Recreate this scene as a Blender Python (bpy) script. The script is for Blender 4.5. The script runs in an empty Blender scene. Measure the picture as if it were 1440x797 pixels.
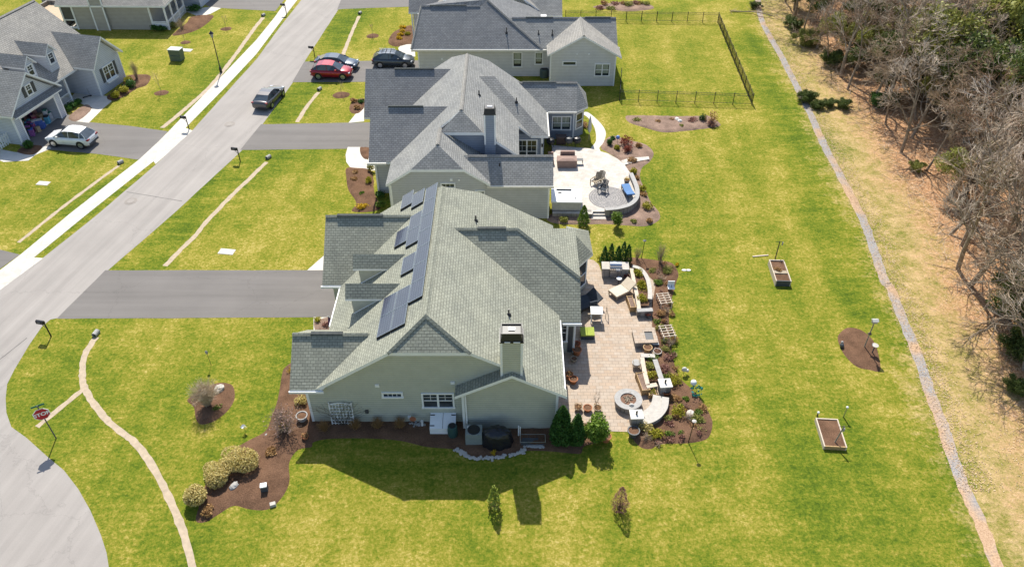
import bpy, bmesh, math, random
from mathutils import Vector, Matrix, geometry
random.seed(7)
R=math.radians
scn=bpy.context.scene
# ---------------- camera, world, sun, exposure
F=1080.0; TH=R(39.7); H=37.0; S_=math.sin(TH); C_=math.cos(TH)
cd=bpy.data.cameras.new('camera'); cam=bpy.data.objects.new('camera',cd); scn.collection.objects.link(cam)
cam.location=(0,0,H); cam.rotation_euler=(math.pi/2-TH,0,0)
cd.sensor_width=36; cd.lens=36*F/1440; cd.clip_end=4000; cd.clip_start=.5
scn.camera=cam
AZ=R(9); EL=R(49.8)
w=bpy.data.worlds.new("World"); scn.world=w; w.use_nodes=True
nt=w.node_tree; sky=nt.nodes.new('ShaderNodeTexSky'); sky.sky_type='NISHITA'; sky.sun_disc=False
sky.sun_elevation=EL; sky.sun_rotation=-AZ
bg=nt.nodes['Background']; bg.inputs['Strength'].default_value=.115
nt.links.new(sky.outputs[0],bg.inputs['Color'])
sd=bpy.data.lights.new('sun','SUN'); sd.energy=4.6; sd.angle=R(.53); sd.color=(1,.95,.86)
sun=bpy.data.objects.new('sun',sd); scn.collection.objects.link(sun)
sv=Vector((-math.sin(AZ)*math.cos(EL),math.cos(AZ)*math.cos(EL),math.sin(EL)))
sun.rotation_euler=sv.to_track_quat('Z','Y').to_euler(); sun.location=(-10,60,60)
scn.view_settings.view_transform='Standard'; scn.view_settings.look='None'
scn.view_settings.exposure=.65; scn.view_settings.gamma=1
try: scn.view_settings.use_curve_mapping=False
except Exception: pass

# ---------------- helpers
def G(px,py,z=0.0):
    v=(py-398.5)/F; d=(H-z)/(S_+v*C_); return Vector(((px-720)/F*d, d*(C_-v*S_), z))
def link(o): scn.collection.objects.link(o); return o
def tag(o,label=None,cat=None,group=None,kind=None):
    if label: o['label']=label
    if cat: o['category']=cat
    if group: o['group']=group
    if kind: o['kind']=kind
    return o
def thing(name,label,cat,loc=(0,0,0),rz=0,group=None):
    o=bpy.data.objects.new(name,None); link(o); o.empty_display_size=.3
    o.location=loc; o.rotation_euler=(0,0,rz); return tag(o,label,cat,group)
def copy_tree(o,parent=None):
    c=o.copy(); link(c)
    if parent: c.parent=parent
    for ch in o.children: copy_tree(ch,c)
    return c
SPLIT={'corner_board','gutter','porch_column','porch_post','downspout','chimney_trim','vent_hood','hatch_door','hinge','armrest','knob','ridge_vent','log','conduit','plank','mount_rail','porch_floor','upright_rail'}
class MB:
    def __init__(s): s.v=[]; s.f=[]; s.m=[]
    def add(s,vs,fs,mi=0):
        b=len(s.v); s.v+= [tuple(p) for p in vs]
        for f in fs: s.f.append(tuple(b+i for i in f)); s.m.append(mi)
        return s
    def box(s,x0,x1,y0,y1,z0,z1,mi=0):
        return s.add([(x,y,z) for z in (z0,z1) for x,y in ((x0,y0),(x1,y0),(x1,y1),(x0,y1))],
          [(3,2,1,0),(4,5,6,7),(0,1,5,4),(1,2,6,5),(2,3,7,6),(3,0,4,7)],mi)
    def obox(s,c,sx,sy,z0,z1,rz=0,mi=0,tx=0,ty=0):
        ca,sa=math.cos(rz),math.sin(rz); o=[]
        for z in (z0,z1):
            k=1 if z==z1 else 0
            for a,b in ((-1,-1),(1,-1),(1,1),(-1,1)):
                x=a*(sx/2-k*tx); y=b*(sy/2-k*ty); o.append((c[0]+x*ca-y*sa,c[1]+x*sa+y*ca,z))
        return s.add(o,[(3,2,1,0),(4,5,6,7),(0,1,5,4),(1,2,6,5),(2,3,7,6),(3,0,4,7)],mi)
    def prism(s,pts,z0,z1,mi=0,ms=None):
        n=len(pts); vs=[(p[0],p[1],z0) for p in pts]+[(p[0],p[1],z1) for p in pts]
        ms=mi if ms is None else ms
        s.add(vs,[tuple(range(n,2*n))],mi); b=len(s.v)-2*n
        for i in range(n):
            j=(i+1)%n; s.f.append((b+i,b+j,b+n+j,b+n+i)); s.m.append(ms)
        s.f.append(tuple(b+i for i in range(n-1,-1,-1))); s.m.append(ms)
        return s
    def slab(s,pts,t=.2,mi=0,ms=1):
        n=len(pts); vs=[tuple(p) for p in pts]+[(p[0],p[1],p[2]-t) for p in pts]
        a=sum((pts[i][0]*pts[(i+1)%n][1]-pts[(i+1)%n][0]*pts[i][1]) for i in range(n))
        if a<0:
            pts=list(reversed(pts)); vs=[tuple(p) for p in pts]+[(p[0],p[1],p[2]-t) for p in pts]
        b=len(s.v); s.v+=vs; s.f.append(tuple(b+i for i in range(n))); s.m.append(mi)
        s.f.append(tuple(b+n+i for i in range(n-1,-1,-1))); s.m.append(ms)
        for i in range(n):
            j=(i+1)%n; s.f.append((b+n+i,b+n+j,b+j,b+i)); s.m.append(ms)
        return s
    def prismY(s,prof,y0,y1,mi=0):
        n=len(prof); b=len(s.v); s.v+=[(x,y0,z) for x,z in prof]+[(x,y1,z) for x,z in prof]
        s.f.append(tuple(b+i for i in range(n))); s.m.append(mi)
        s.f.append(tuple(b+n+i for i in range(n-1,-1,-1))); s.m.append(mi)
        for i in range(n):
            j=(i+1)%n; s.f.append((b+j,b+i,b+n+i,b+n+j)); s.m.append(mi)
        return s
    def prismX(s,prof,x0,x1,mi=0):
        n=len(prof); b=len(s.v); s.v+=[(x0,y,z) for y,z in prof]+[(x1,y,z) for y,z in prof]
        s.f.append(tuple(b+i for i in range(n-1,-1,-1))); s.m.append(mi)
        s.f.append(tuple(b+n+i for i in range(n))); s.m.append(mi)
        for i in range(n):
            j=(i+1)%n; s.f.append((b+i,b+j,b+n+j,b+n+i)); s.m.append(mi)
        return s
    def tube(s,p0,p1,r0,r1=None,n=8,mi=0,cap=True):
        r1=r0 if r1 is None else r1; p0=Vector(p0);p1=Vector(p1); d=(p1-p0)
        if d.length<1e-6: return s
        d.normalize(); u=d.orthogonal().normalized(); w_=d.cross(u); b=len(s.v)
        for p,r in ((p0,r0),(p1,r1)):
            for i in range(n):
                a=2*math.pi*i/n; s.v.append(tuple(p+u*(r*math.cos(a))+w_*(r*math.sin(a))))
        for i in range(n):
            j=(i+1)%n; s.f.append((b+i,b+j,b+n+j,b+n+i)); s.m.append(mi)
        if cap and n>3:
            s.f.append(tuple(b+n-1-i for i in range(n))); s.m.append(mi)
            s.f.append(tuple(b+n+i for i in range(n))); s.m.append(mi)
        return s
    def path(s,pts,r,n=8,mi=0):
        for i in range(len(pts)-1): s.tube(pts[i],pts[i+1],r,r,n,mi)
        return s
    def lathe(s,prof,c=(0,0,0),n=18,mi=0,sx=1,sy=1):
        b=len(s.v); m=len(prof)
        for r,z in prof:
            for i in range(n):
                a=2*math.pi*i/n; s.v.append((c[0]+r*sx*math.cos(a),c[1]+r*sy*math.sin(a),c[2]+z))
        for k in range(m-1):
            for i in range(n):
                j=(i+1)%n; s.f.append((b+k*n+i,b+k*n+j,b+(k+1)*n+j,b+(k+1)*n+i)); s.m.append(mi)
        s.f.append(tuple(b+i for i in range(n-1,-1,-1))); s.m.append(mi)
        s.f.append(tuple(b+(m-1)*n+i for i in range(n))); s.m.append(mi)
        return s
    def ball(s,c,rx,ry=None,rz=None,n=12,m=8,mi=0,jit=0):
        ry=ry or rx; rz=rz or rx; b=len(s.v)
        for k in range(1,m):
            t=math.pi*k/m
            for i in range(n):
                a=2*math.pi*i/n; q=1+random.uniform(-jit,jit)
                s.v.append((c[0]+rx*q*math.sin(t)*math.cos(a),c[1]+ry*q*math.sin(t)*math.sin(a),c[2]+rz*q*math.cos(t)))
        s.v.append((c[0],c[1],c[2]+rz)); s.v.append((c[0],c[1],c[2]-rz)); T=len(s.v)-2
        for i in range(n):
            j=(i+1)%n; s.f.append((T,b+i,b+j)); s.m.append(mi); s.f.append((T+1,b+(m-2)*n+j,b+(m-2)*n+i)); s.m.append(mi)
            for k in range(m-2): s.f.append((b+k*n+i,b+(k+1)*n+i,b+(k+1)*n+j,b+k*n+j)); s.m.append(mi)
        return s
    def leaf(s,c,sz,mi=0,up=.0):
        n=Vector((random.gauss(0,1),random.gauss(0,1),random.gauss(0,1)+up)).normalized()
        u=n.orthogonal().normalized(); q=random.uniform(0,6.28); w_=n.cross(u)
        a=u*math.cos(q)+w_*math.sin(q); b_=n.cross(a); c=Vector(c); a*=sz; b_*=sz*.6
        i=len(s.v); s.v+=[tuple(c-a),tuple(c+b_),tuple(c+a),tuple(c-b_)]; s.f.append((i,i+1,i+2,i+3)); s.m.append(mi)
    def build(s,name,mats,parent=None,world=True,smooth=False,uv=True):
        if name in SPLIT and len(s.v)>8:
            par=list(range(len(s.v)))
            def fd(i):
                while par[i]!=i: par[i]=par[par[i]]; i=par[i]
                return i
            for f in s.f:
                for j in f[1:]: par[fd(j)]=fd(f[0])
            gr={}
            for f,m_ in zip(s.f,s.m): gr.setdefault(fd(f[0]),[]).append((f,m_))
            if len(gr)>1:
                o=None
                for fs in gr.values():
                    ids=sorted({i for f,_ in fs for i in f}); mp={i:k for k,i in enumerate(ids)}; q=MB(); q.v=[s.v[i] for i in ids]; q.f=[tuple(mp[i] for i in f) for f,_ in fs]; q.m=[m_ for _,m_ in fs]; o=q.build(name,mats,parent,world,smooth,uv)
                return o
        if not isinstance(mats,(list,tuple)): mats=[mats]
        off=Vector((0,0,0))
        if parent is not None and world:
            off=Vector(parent.location); pp=parent.parent
            while pp is not None: off=off+Vector(pp.location); pp=pp.parent
        me=bpy.data.meshes.new(name); me.from_pydata([(a-off.x,b-off.y,c-off.z) for a,b,c in s.v],[],s.f)
        for m_ in mats: me.materials.append(m_)
        me.polygons.foreach_set('material_index',s.m)
        if smooth: me.polygons.foreach_set('use_smooth',[True]*len(s.f))
        if uv:
            L=me.uv_layers.new(name='UVMap'); dat=[0.0]*(2*len(me.loops))
            for p in me.polygons:
                n=p.normal
                if abs(n.z)>.995: U=Vector((1,0,0)); V=Vector((0,1,0))
                else:
                    U=Vector((-n.y,n.x,0)).normalized(); V=n.cross(U)
                for li in p.loop_indices:
                    co=me.vertices[me.loops[li].vertex_index].co; dat[2*li]=co.dot(U); dat[2*li+1]=co.dot(V)
            L.data.foreach_set('uv',dat)
        me.validate(); me.update()
        o=bpy.data.objects.new(name,me); link(o)
        if parent is not None: o.parent=parent
        return o

# ---------------- materials
def nm(name):
    m=bpy.data.materials.new(name); m.use_nodes=True; n=m.node_tree.nodes; return m,n,m.node_tree.links,n['Principled BSDF']
def ramp(n,stops):
    r=n.new('ShaderNodeValToRGB'); e=r.color_ramp.elements
    e[0].position=stops[0][0]; e[0].color=(*stops[0][1],1)
    e[1].position=stops[-1][0]; e[1].color=(*stops[-1][1],1)
    for p,c in stops[1:-1]: x=e.new(p); x.color=(*c,1)
    return r
def noise(n,l,vec,scale,detail=4,rough=.6):
    t=n.new('ShaderNodeTexNoise'); t.inputs['Scale'].default_value=scale; t.inputs['Detail'].default_value=detail
    t.inputs['Roughness'].default_value=rough
    if vec is not None: l.new(vec,t.inputs['Vector'])
    return t
def mixc(n,l,fac,a,b,mode='MIX'):
    m=n.new('ShaderNodeMix'); m.data_type='RGBA'; m.blend_type=mode
    for sock,val in ((m.inputs[0],fac),(m.inputs[6],a),(m.inputs[7],b)):
        if hasattr(val,'is_linked'): l.new(val,sock)
        elif isinstance(val,tuple): sock.default_value=(*val,1)
        else: sock.default_value=val
    return m.outputs[2]
def mth(n,l,op,a,b=None,clamp=False):
    m=n.new('ShaderNodeMath'); m.operation=op; m.use_clamp=clamp
    for i,v in enumerate((a,b)):
        if v is None: continue
        if hasattr(v,'is_linked'): l.new(v,m.inputs[i])
        else: m.inputs[i].default_value=v
    return m.outputs[0]
def M(name,c,rough=.75,var=.12,scale=3,metal=0,bump=0,bscale=40,spec=.4):
    m,n,l,b=nm(name); g=n.new('ShaderNodeNewGeometry')
    t=noise(n,l,g.outputs['Position'],scale,5,.65)
    r=ramp(n,[(.25,tuple(x*(1-var*1.6) for x in c)),(.75,tuple(min(1,x*(1+var)) for x in c))])
    l.new(t.outputs[0],r.inputs[0]); l.new(r.outputs[0],b.inputs['Base Color'])
    b.inputs['Roughness'].default_value=rough; b.inputs['Metallic'].default_value=metal
    b.inputs['Specular IOR Level'].default_value=spec
    if bump:
        t2=noise(n,l,g.outputs['Position'],bscale,4,.7); bp=n.new('ShaderNodeBump'); bp.inputs['Strength'].default_value=bump; bp.inputs['Distance'].default_value=.03
        l.new(t2.outputs[0],bp.inputs['Height']); l.new(bp.outputs[0],b.inputs['Normal'])
    return m
def shingle(name,c):
    m,n,l,b=nm(name); uv=n.new('ShaderNodeUVMap')
    br=n.new('ShaderNodeTexBrick'); l.new(uv.outputs[0],br.inputs['Vector']); br.offset=.5; br.squash=1
    br.inputs['Scale'].default_value=1; br.inputs['Brick Width'].default_value=.31; br.inputs['Row Height'].default_value=.18
    br.inputs['Mortar Size'].default_value=.017; br.inputs['Mortar Smooth'].default_value=.3; br.inputs['Bias'].default_value=-.1
    br.inputs['Color1'].default_value=(*[x*1.10 for x in c],1); br.inputs['Color2'].default_value=(*[x*.88 for x in c],1)
    br.inputs['Mortar'].default_value=(*[x*.5 for x in c],1)
    t=noise(n,l,uv.outputs[0],.5,6,.7); r=ramp(n,[(.3,(.80,.81,.82)),(.7,(1.14,1.13,1.09))]); l.new(t.outputs[0],r.inputs[0])
    t3=noise(n,l,uv.outputs[0],7,4,.8); r3=ramp(n,[(.3,(.82,.82,.82)),(.7,(1.18,1.18,1.18))]); l.new(t3.outputs[0],r3.inputs[0])
    c1=mixc(n,l,1.0,br.outputs['Color'],r.outputs[0],'MULTIPLY'); c2=mixc(n,l,1.0,c1,r3.outputs[0],'MULTIPLY')
    l.new(c2,b.inputs['Base Color']); b.inputs['Roughness'].default_value=.92; b.inputs['Specular IOR Level'].default_value=.2
    # saw-tooth courses so that each course casts a line
    sp=n.new('ShaderNodeSeparateXYZ'); l.new(uv.outputs[0],sp.inputs[0])
    fr=mth(n,l,'FRACT',mth(n,l,'DIVIDE',sp.outputs[1],.18)); inv=mth(n,l,'SUBTRACT',1.0,fr)
    h=mth(n,l,'ADD',mth(n,l,'MULTIPLY',inv,.8),mth(n,l,'MULTIPLY',t3.outputs[0],.5))
    bp=n.new('ShaderNodeBump'); bp.inputs['Strength'].default_value=.9; bp.inputs['Distance'].default_value=.014
    l.new(h,bp.inputs['Height']); l.new(bp.outputs[0],b.inputs['Normal'])
    return m
def siding(name,c,row=.17):
    m,n,l,b=nm(name); uv=n.new('ShaderNodeUVMap'); sp=n.new('ShaderNodeSeparateXYZ'); l.new(uv.outputs[0],sp.inputs[0])
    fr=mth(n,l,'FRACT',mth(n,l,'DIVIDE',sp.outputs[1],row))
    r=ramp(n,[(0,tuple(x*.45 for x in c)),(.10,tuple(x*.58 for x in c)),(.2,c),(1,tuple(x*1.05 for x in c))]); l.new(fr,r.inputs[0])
    t=noise(n,l,uv.outputs[0],1.2,5,.7); r2=ramp(n,[(.3,(.9,.9,.9)),(.7,(1.06,1.06,1.06))]); l.new(t.outputs[0],r2.inputs[0])
    c1=mixc(n,l,1.0,r.outputs[0],r2.outputs[0],'MULTIPLY'); l.new(c1,b.inputs['Base Color'])
    b.inputs['Roughness'].default_value=.6
    bp=n.new('ShaderNodeBump'); bp.inputs['Strength'].default_value=.5; bp.inputs['Distance'].default_value=.02; bp.invert=True
    l.new(fr,bp.inputs['Height']); l.new(bp.outputs[0],b.inputs['Normal'])
    return m
def leafm(name,c1,c2,rough=.6,trans=.25):
    m,n,l,b=nm(name); g=n.new('ShaderNodeNewGeometry'); r=ramp(n,[(0,c1),(1,c2)])
    t=noise(n,l,g.outputs['Position'],2.5,3,.6)
    f=mth(n,l,'ADD',mth(n,l,'MULTIPLY',g.outputs['Random Per Island'],.65),mth(n,l,'MULTIPLY',mth(n,l,'SUBTRACT',t.outputs[0],.3),.8))
    l.new(f,r.inputs[0]); l.new(r.outputs[0],b.inputs['Base Color']); b.inputs['Roughness'].default_value=rough
    b.inputs['Specular IOR Level'].default_value=.25
    tr=n.new('ShaderNodeBsdfTranslucent'); l.new(r.outputs[0],tr.inputs['Color']); mx=n.new('ShaderNodeMixShader'); mx.inputs[0].default_value=trans
    l.new(b.outputs[0],mx.inputs[1]); l.new(tr.outputs[0],mx.inputs[2]); l.new(mx.outputs[0],n['Material Output'].inputs['Surface'])
    return m
def pavers(name,c,bw=.45,bh=.3,var=.16,mort=.55,ms=.012,rot=0,warm=None):
    m,n,l,b=nm(name); g=n.new('ShaderNodeNewGeometry'); mp=n.new('ShaderNodeMapping'); mp.inputs['Rotation'].default_value=(0,0,rot)
    l.new(g.outputs['Position'],mp.inputs[0])
    br=n.new('ShaderNodeTexBrick'); l.new(mp.outputs[0],br.inputs['Vector']); br.inputs['Scale'].default_value=1
    br.inputs['Brick Width'].default_value=bw; br.inputs['Row Height'].default_value=bh; br.inputs['Mortar Size'].default_value=ms
    br.inputs['Color1'].default_value=(*[x*(1+var) for x in c],1); br.inputs['Color2'].default_value=(*(warm or [x*(1-var) for x in c]),1)
    br.inputs['Mortar'].default_value=(*[x*mort for x in c],1)
    t=noise(n,l,g.outputs['Position'],1.3,6,.7); r=ramp(n,[(.3,(.82,.82,.82)),(.7,(1.12,1.12,1.12))]); l.new(t.outputs[0],r.inputs[0])
    l.new(mixc(n,l,1.0,br.outputs['Color'],r.outputs[0],'MULTIPLY'),b.inputs['Base Color']); b.inputs['Roughness'].default_value=.85
    bp=n.new('ShaderNodeBump'); bp.inputs['Strength'].default_value=.4; bp.inputs['Distance'].default_value=.01; l.new(br.outputs['Fac'],bp.inputs['Height']); bp.invert=True
    l.new(bp.outputs[0],b.inputs['Normal']); return m
def asphalt(name,c,streak=None):
    m,n,l,b=nm(name); g=n.new('ShaderNodeNewGeometry')
    t=noise(n,l,g.outputs['Position'],.25,6,.6); t2=noise(n,l,g.outputs['Position'],14,5,.8)
    mp=n.new('ShaderNodeMapping'); l.new(g.outputs['Position'],mp.inputs[0])
    mp.inputs['Rotation'].default_value=(0,0,-(streak if streak is not None else R(78))); ms=n.new('ShaderNodeMapping'); ms.inputs['Scale'].default_value=(.05,1.1,1); l.new(mp.outputs[0],ms.inputs[0])
    t3=noise(n,l,ms.outputs[0],1.0,4,.6)
    f=mth(n,l,'ADD',mth(n,l,'ADD',mth(n,l,'MULTIPLY',t.outputs[0],.3),mth(n,l,'MULTIPLY',t3.outputs[0],.45)),mth(n,l,'MULTIPLY',t2.outputs[0],.25))
    r=ramp(n,[(.33,tuple(x*.76 for x in c)),(.67,tuple(x*1.2 for x in c))]); l.new(f,r.inputs[0])
    # hairline cracks
    v=n.new('ShaderNodeTexVoronoi'); v.feature='DISTANCE_TO_EDGE'; v.inputs['Scale'].default_value=.13; 
    dn=noise(n,l,g.outputs['Position'],.8,5,.7); vm=n.new('ShaderNodeVectorMath'); vm.operation='ADD'
    sc=n.new('ShaderNodeVectorMath'); sc.operation='SCALE'; sc.inputs['Scale'].default_value=1.6; l.new(dn.outputs['Color'],sc.inputs[0])
    l.new(g.outputs['Position'],vm.inputs[0]); l.new(sc.outputs[0],vm.inputs[1]); l.new(vm.outputs[0],v.inputs['Vector'])
    cr=mth(n,l,'LESS_THAN',v.outputs['Distance'],.0035)
    col=mixc(n,l,mth(n,l,'MULTIPLY',cr,.22),r.outputs[0],tuple(x*.45 for x in c))
    l.new(col,b.inputs['Base Color']); b.inputs['Roughness'].default_value=.9
    bp=n.new('ShaderNodeBump'); bp.inputs['Strength'].default_value=.3; bp.inputs['Distance'].default_value=.01; l.new(t2.outputs[0],bp.inputs['Height']); l.new(bp.outputs[0],b.inputs['Normal'])
    return m
def mulchm(name,c):
    m,n,l,b=nm(name); g=n.new('ShaderNodeNewGeometry')
    t=noise(n,l,g.outputs['Position'],16,5,.85); t2=noise(n,l,g.outputs['Position'],1.0,4,.6)
    f=mth(n,l,'ADD',mth(n,l,'MULTIPLY',t.outputs[0],.65),mth(n,l,'MULTIPLY',t2.outputs[0],.35))
    r=ramp(n,[(.32,tuple(x*.35 for x in c)),(.5,c),(.68,tuple(x*1.8 for x in c))]); l.new(f,r.inputs[0]); l.new(r.outputs[0],b.inputs['Base Color'])
    b.inputs['Roughness'].default_value=1; b.inputs['Specular IOR Level'].default_value=.1
    bp=n.new('ShaderNodeBump'); bp.inputs['Strength'].default_value=1; bp.inputs['Distance'].default_value=.05; l.new(t.outputs[0],bp.inputs['Height']); l.new(bp.outputs[0],b.inputs['Normal'])
    return m
def glass(name,c=(.02,.025,.03),rough=.08):
    m,n,l,b=nm(name); g=n.new('ShaderNodeNewGeometry'); t=noise(n,l,g.outputs['Position'],.9,2)
    r=ramp(n,[(.3,c),(.7,tuple(x*2.2 for x in c))]); l.new(t.outputs[0],r.inputs[0]); l.new(r.outputs[0],b.inputs['Base Color'])
    b.inputs['Roughness'].default_value=rough; b.inputs['Specular IOR Level'].default_value=.6; return m
SH_G=shingle('shingle_green_grey',(.285,.29,.235)); SH_D=shingle('shingle_slate_grey',(.27,.27,.26)); SH_S=shingle('shingle_slate_dark',(.215,.218,.222)); SH_T=shingle('shingle_taupe',(.31,.295,.27))
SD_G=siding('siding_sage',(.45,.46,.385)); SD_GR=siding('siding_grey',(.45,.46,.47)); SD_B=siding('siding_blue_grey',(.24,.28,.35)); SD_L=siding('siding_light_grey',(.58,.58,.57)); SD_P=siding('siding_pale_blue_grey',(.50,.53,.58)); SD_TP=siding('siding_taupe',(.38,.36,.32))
WHITE=M('white_trim',(.78,.79,.78),.5,.05,1.5); CREAM=M('cream_trim',(.62,.6,.54),.6,.06); BLACK=M('black_metal',(.02,.02,.022),.4,.2); DKGREY=M('dark_grey',(.07,.075,.08),.5,.15)
GLASS=glass('window_glass'); CURT=M('window_blind',(.30,.33,.27),.3,.2,6)
CONC=pavers('concrete_slabs',(.53,.50,.44),1.5,1.5,.05,.7,.012,R(-14)); CONC2=M('concrete_plain',(.56,.53,.47),.85,.1,1.2,bump=.2)
STREET=asphalt('street_asphalt',(.295,.27,.245)); DRIVE=asphalt('driveway_asphalt',(.155,.142,.13),0.0); GRAVEL=M('trail_gravel',(.30,.265,.23),.95,.45,2.2,bump=.8,bscale=30)
def trailm():
    m,n,l,b=nm('trail_gravel_leaves'); g=n.new('ShaderNodeNewGeometry'); P=g.outputs['Position']
    a=noise(n,l,P,.22,3,.6); f=noise(n,l,P,9,4,.8); r1=ramp(n,[(.3,(.17,.16,.155)),(.7,(.40,.38,.365))]); r2=ramp(n,[(.3,(.26,.15,.08)),(.7,(.60,.42,.27))]); l.new(f.outputs[0],r1.inputs[0]); l.new(f.outputs[0],r2.inputs[0])
    q=n.new('ShaderNodeMapRange'); q.inputs[1].default_value=.48; q.inputs[2].default_value=.60; l.new(mth(n,l,'ADD',mth(n,l,'MULTIPLY',a.outputs[0],.8),mth(n,l,'MULTIPLY',f.outputs[0],.2)),q.inputs[0])
    l.new(mixc(n,l,q.outputs[0],r1.outputs[0],r2.outputs[0]),b.inputs['Base Color']); b.inputs['Roughness'].default_value=1
    bp=n.new('ShaderNodeBump'); bp.inputs['Strength'].default_value=.8; bp.inputs['Distance'].default_value=.03; l.new(f.outputs[0],bp.inputs['Height']); l.new(bp.outputs[0],b.inputs['Normal']); return m
TRAILM=trailm()
CHAN=M('channel_stone',(.43,.345,.245),.95,.16,3,bump=.25,bscale=18)
MULCH=mulchm('mulch',(.145,.082,.050)); MULCHP=mulchm('mulch_pale',(.24,.165,.125))
PAVE1=pavers('patio_pavers',(.375,.31,.245),.42,.28,.12,.6,.01,0,(.40,.30,.215)); PAVE2=pavers('patio_stone_pale',(.52,.475,.415),.5,.4,.1,.8,.012,R(20)); PAVE3=M('round_paver_stone',(.27,.26,.25),.9,.3,9,bump=.4)
BLOCK=pavers('retaining_block',(.27,.25,.225),.4,.16,.16,.5,.014); CAPST=M('cap_stone',(.46,.43,.38),.85,.12,4,bump=.2); CAPG=M('cap_stone_grey',(.36,.35,.33),.85,.12,4,bump=.2)
WOOD=M('planter_wood',(.42,.27,.12),.7,.25,7); WOODG=M('weathered_wood',(.34,.28,.2),.85,.25,6); WOODP=M('pale_wood',(.55,.46,.36),.8,.15,6)
TERRA=M('terracotta',(.36,.13,.05),.8,.2,6); STEEL=M('stainless_steel',(.55,.57,.6),.25,.08,4,metal=.9); CUSH=M('cream_cushion',(.62,.53,.40),.9,.07,4); CUSHD=M('charcoal_cushion',(.05,.06,.075),.9,.2,4); LIME=M('lime_cushion',(.30,.36,.06),.9,.1)
BARK=M('grey_bark',(.30,.24,.175),.95,.4,4,bump=.6,bscale=12); TWIG=M('twig_bark',(.43,.325,.225),.95,.3,1.2); BARKD=M('dark_bark',(.10,.08,.06),.95,.3,4)
# ---------------- ground
def catmull(pts,closed=True,sub=6):
    n=len(pts); out=[]
    rng=range(n) if closed else range(n-1)
    for i in rng:
        p=[pts[(i+k-1)%n] if closed else pts[max(0,min(n-1,i+k-1))] for k in range(4)]
        for s in range(sub):
            t=s/sub; out.append(tuple(.5*((2*p[1][a])+(-p[0][a]+p[2][a])*t+(2*p[0][a]-5*p[1][a]+4*p[2][a]-p[3][a])*t*t+(-p[0][a]+3*p[1][a]-3*p[2][a]+p[3][a])*t**3) for a in range(2)))
    if not closed: out.append(tuple(pts[-1]))
    return out
def jitter(pts,step=.5,amp=.05):
    out=[]; n=len(pts)
    for i in range(n):
        a=Vector(pts[i]); b=Vector(pts[(i+1)%n]); L=(b-a).length; k=max(1,int(L/step)); d=(b-a)/L if L>0 else Vector((0,0)); q=Vector((-d.y,d.x))
        for s in range(k):
            out.append(a+(b-a)*(s/k)+q*(random.uniform(-amp,amp) if s else 0))
    return out
def sheet(name,px,z,m,label=None,cat=None,kind='structure',smooth=False,amp=.05,step=.5,world=False,group=None,sub=5):
    pts=[(p[0],p[1]) for p in px] if world else [tuple(G(*p))[:2] for p in px]
    if smooth: pts=catmull(pts,True,sub)
    if amp: pts=[tuple(p) for p in jitter(pts,step,amp)]
    me=bpy.data.meshes.new(name); bm=bmesh.new()
    c=Vector((sum(p[0] for p in pts)/len(pts),sum(p[1] for p in pts)/len(pts)))
    q=[Vector((p[0]-c.x,p[1]-c.y)) for p in pts]; ov,oe,of,_,_,_=geometry.delaunay_2d_cdt(q,[(i,(i+1)%len(q)) for i in range(len(q))],[],1,1e-5); V=[bm.verts.new((p.x,p.y,0)) for p in ov]
    for f in of: bm.faces.new([V[i] for i in f])
    for f in bm.faces:
        f.normal_update()
        if f.normal.z<0: f.normal_flip()
    bm.to_mesh(me); bm.free(); me.materials.append(m); o=bpy.data.objects.new(name,me); link(o); o.location=(c.x,c.y,z)
    return tag(o,label,cat,group,kind if label is None or kind=='stuff' else None)
def bed(px,m,label,z=.03,group='mulched planting beds',amp=.05,smooth=True,world=False,rise=.09,name='mulch_bed'):
    # a low mulch mound with a sloped rim
    pts=[(p[0],p[1]) for p in px] if world else [tuple(G(*p))[:2] for p in px]
    if smooth: pts=catmull(pts,True,5)
    pts=[Vector(p) for p in jitter(pts,.35,amp)]; n=len(pts)
    c=sum(pts,Vector((0,0)))/n; q=[p-c for p in pts]
    def inside(p):
        r=False; j=n-1
        for i in range(n):
            if (q[i].y>p.y)!=(q[j].y>p.y) and p.x<(q[j].x-q[i].x)*(p.y-q[i].y)/(q[j].y-q[i].y)+q[i].x: r=not r
            j=i
        return r
    def dist(p): return min((p-(q[i]+(q[(i+1)%n]-q[i])*max(0,min(1,(p-q[i]).dot(q[(i+1)%n]-q[i])/max(1e-9,(q[(i+1)%n]-q[i]).length_squared))))).length for i in range(n))
    P=[p.copy() for p in q]; st_=.3 if z<.1 else .2
    x0,x1=min(p.x for p in q),max(p.x for p in q); y0,y1=min(p.y for p in q),max(p.y for p in q); y=y0
    big=(x1-x0)*(y1-y0)>150
    if big: st_=.45
    while y<y1:
        x=x0
        while x<x1:
            p=Vector((x+random.uniform(-.1,.1),y+random.uniform(-.1,.1)))
            if inside(p) and dist(p)>.08: P.append(p)
            x+=st_
        y+=st_
    ov,oe,of,_,_,_=geometry.delaunay_2d_cdt(P,[(i,(i+1)%n) for i in range(n)],[],1,1e-4)
    bm=bmesh.new(); V=[]
    for p in ov:
        d=dist(p); V.append(bm.verts.new((p.x,p.y,-.03 if d<.03 else rise*min(1,d/.14)+random.uniform(-.03,.035)-(.03 if d<.3 else 0))))
    for f in of:
        cc=(ov[f[0]]+ov[f[1]]+ov[f[2]])/3
        if not inside(cc): continue
        try: bm.faces.new([V[i] for i in f])
        except ValueError: pass
    bmesh.ops.recalc_face_normals(bm,faces=bm.faces)
    for f in bm.faces:
        if f.normal.z<0: f.normal_flip()
        f.smooth=True
    me=bpy.data.meshes.new(name); bm.to_mesh(me); bm.free(); me.materials.append(m)
    o=bpy.data.objects.new(name,me); link(o); o.location=(c.x,c.y,z)
    return tag(o,label,'planting bed',group)
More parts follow.
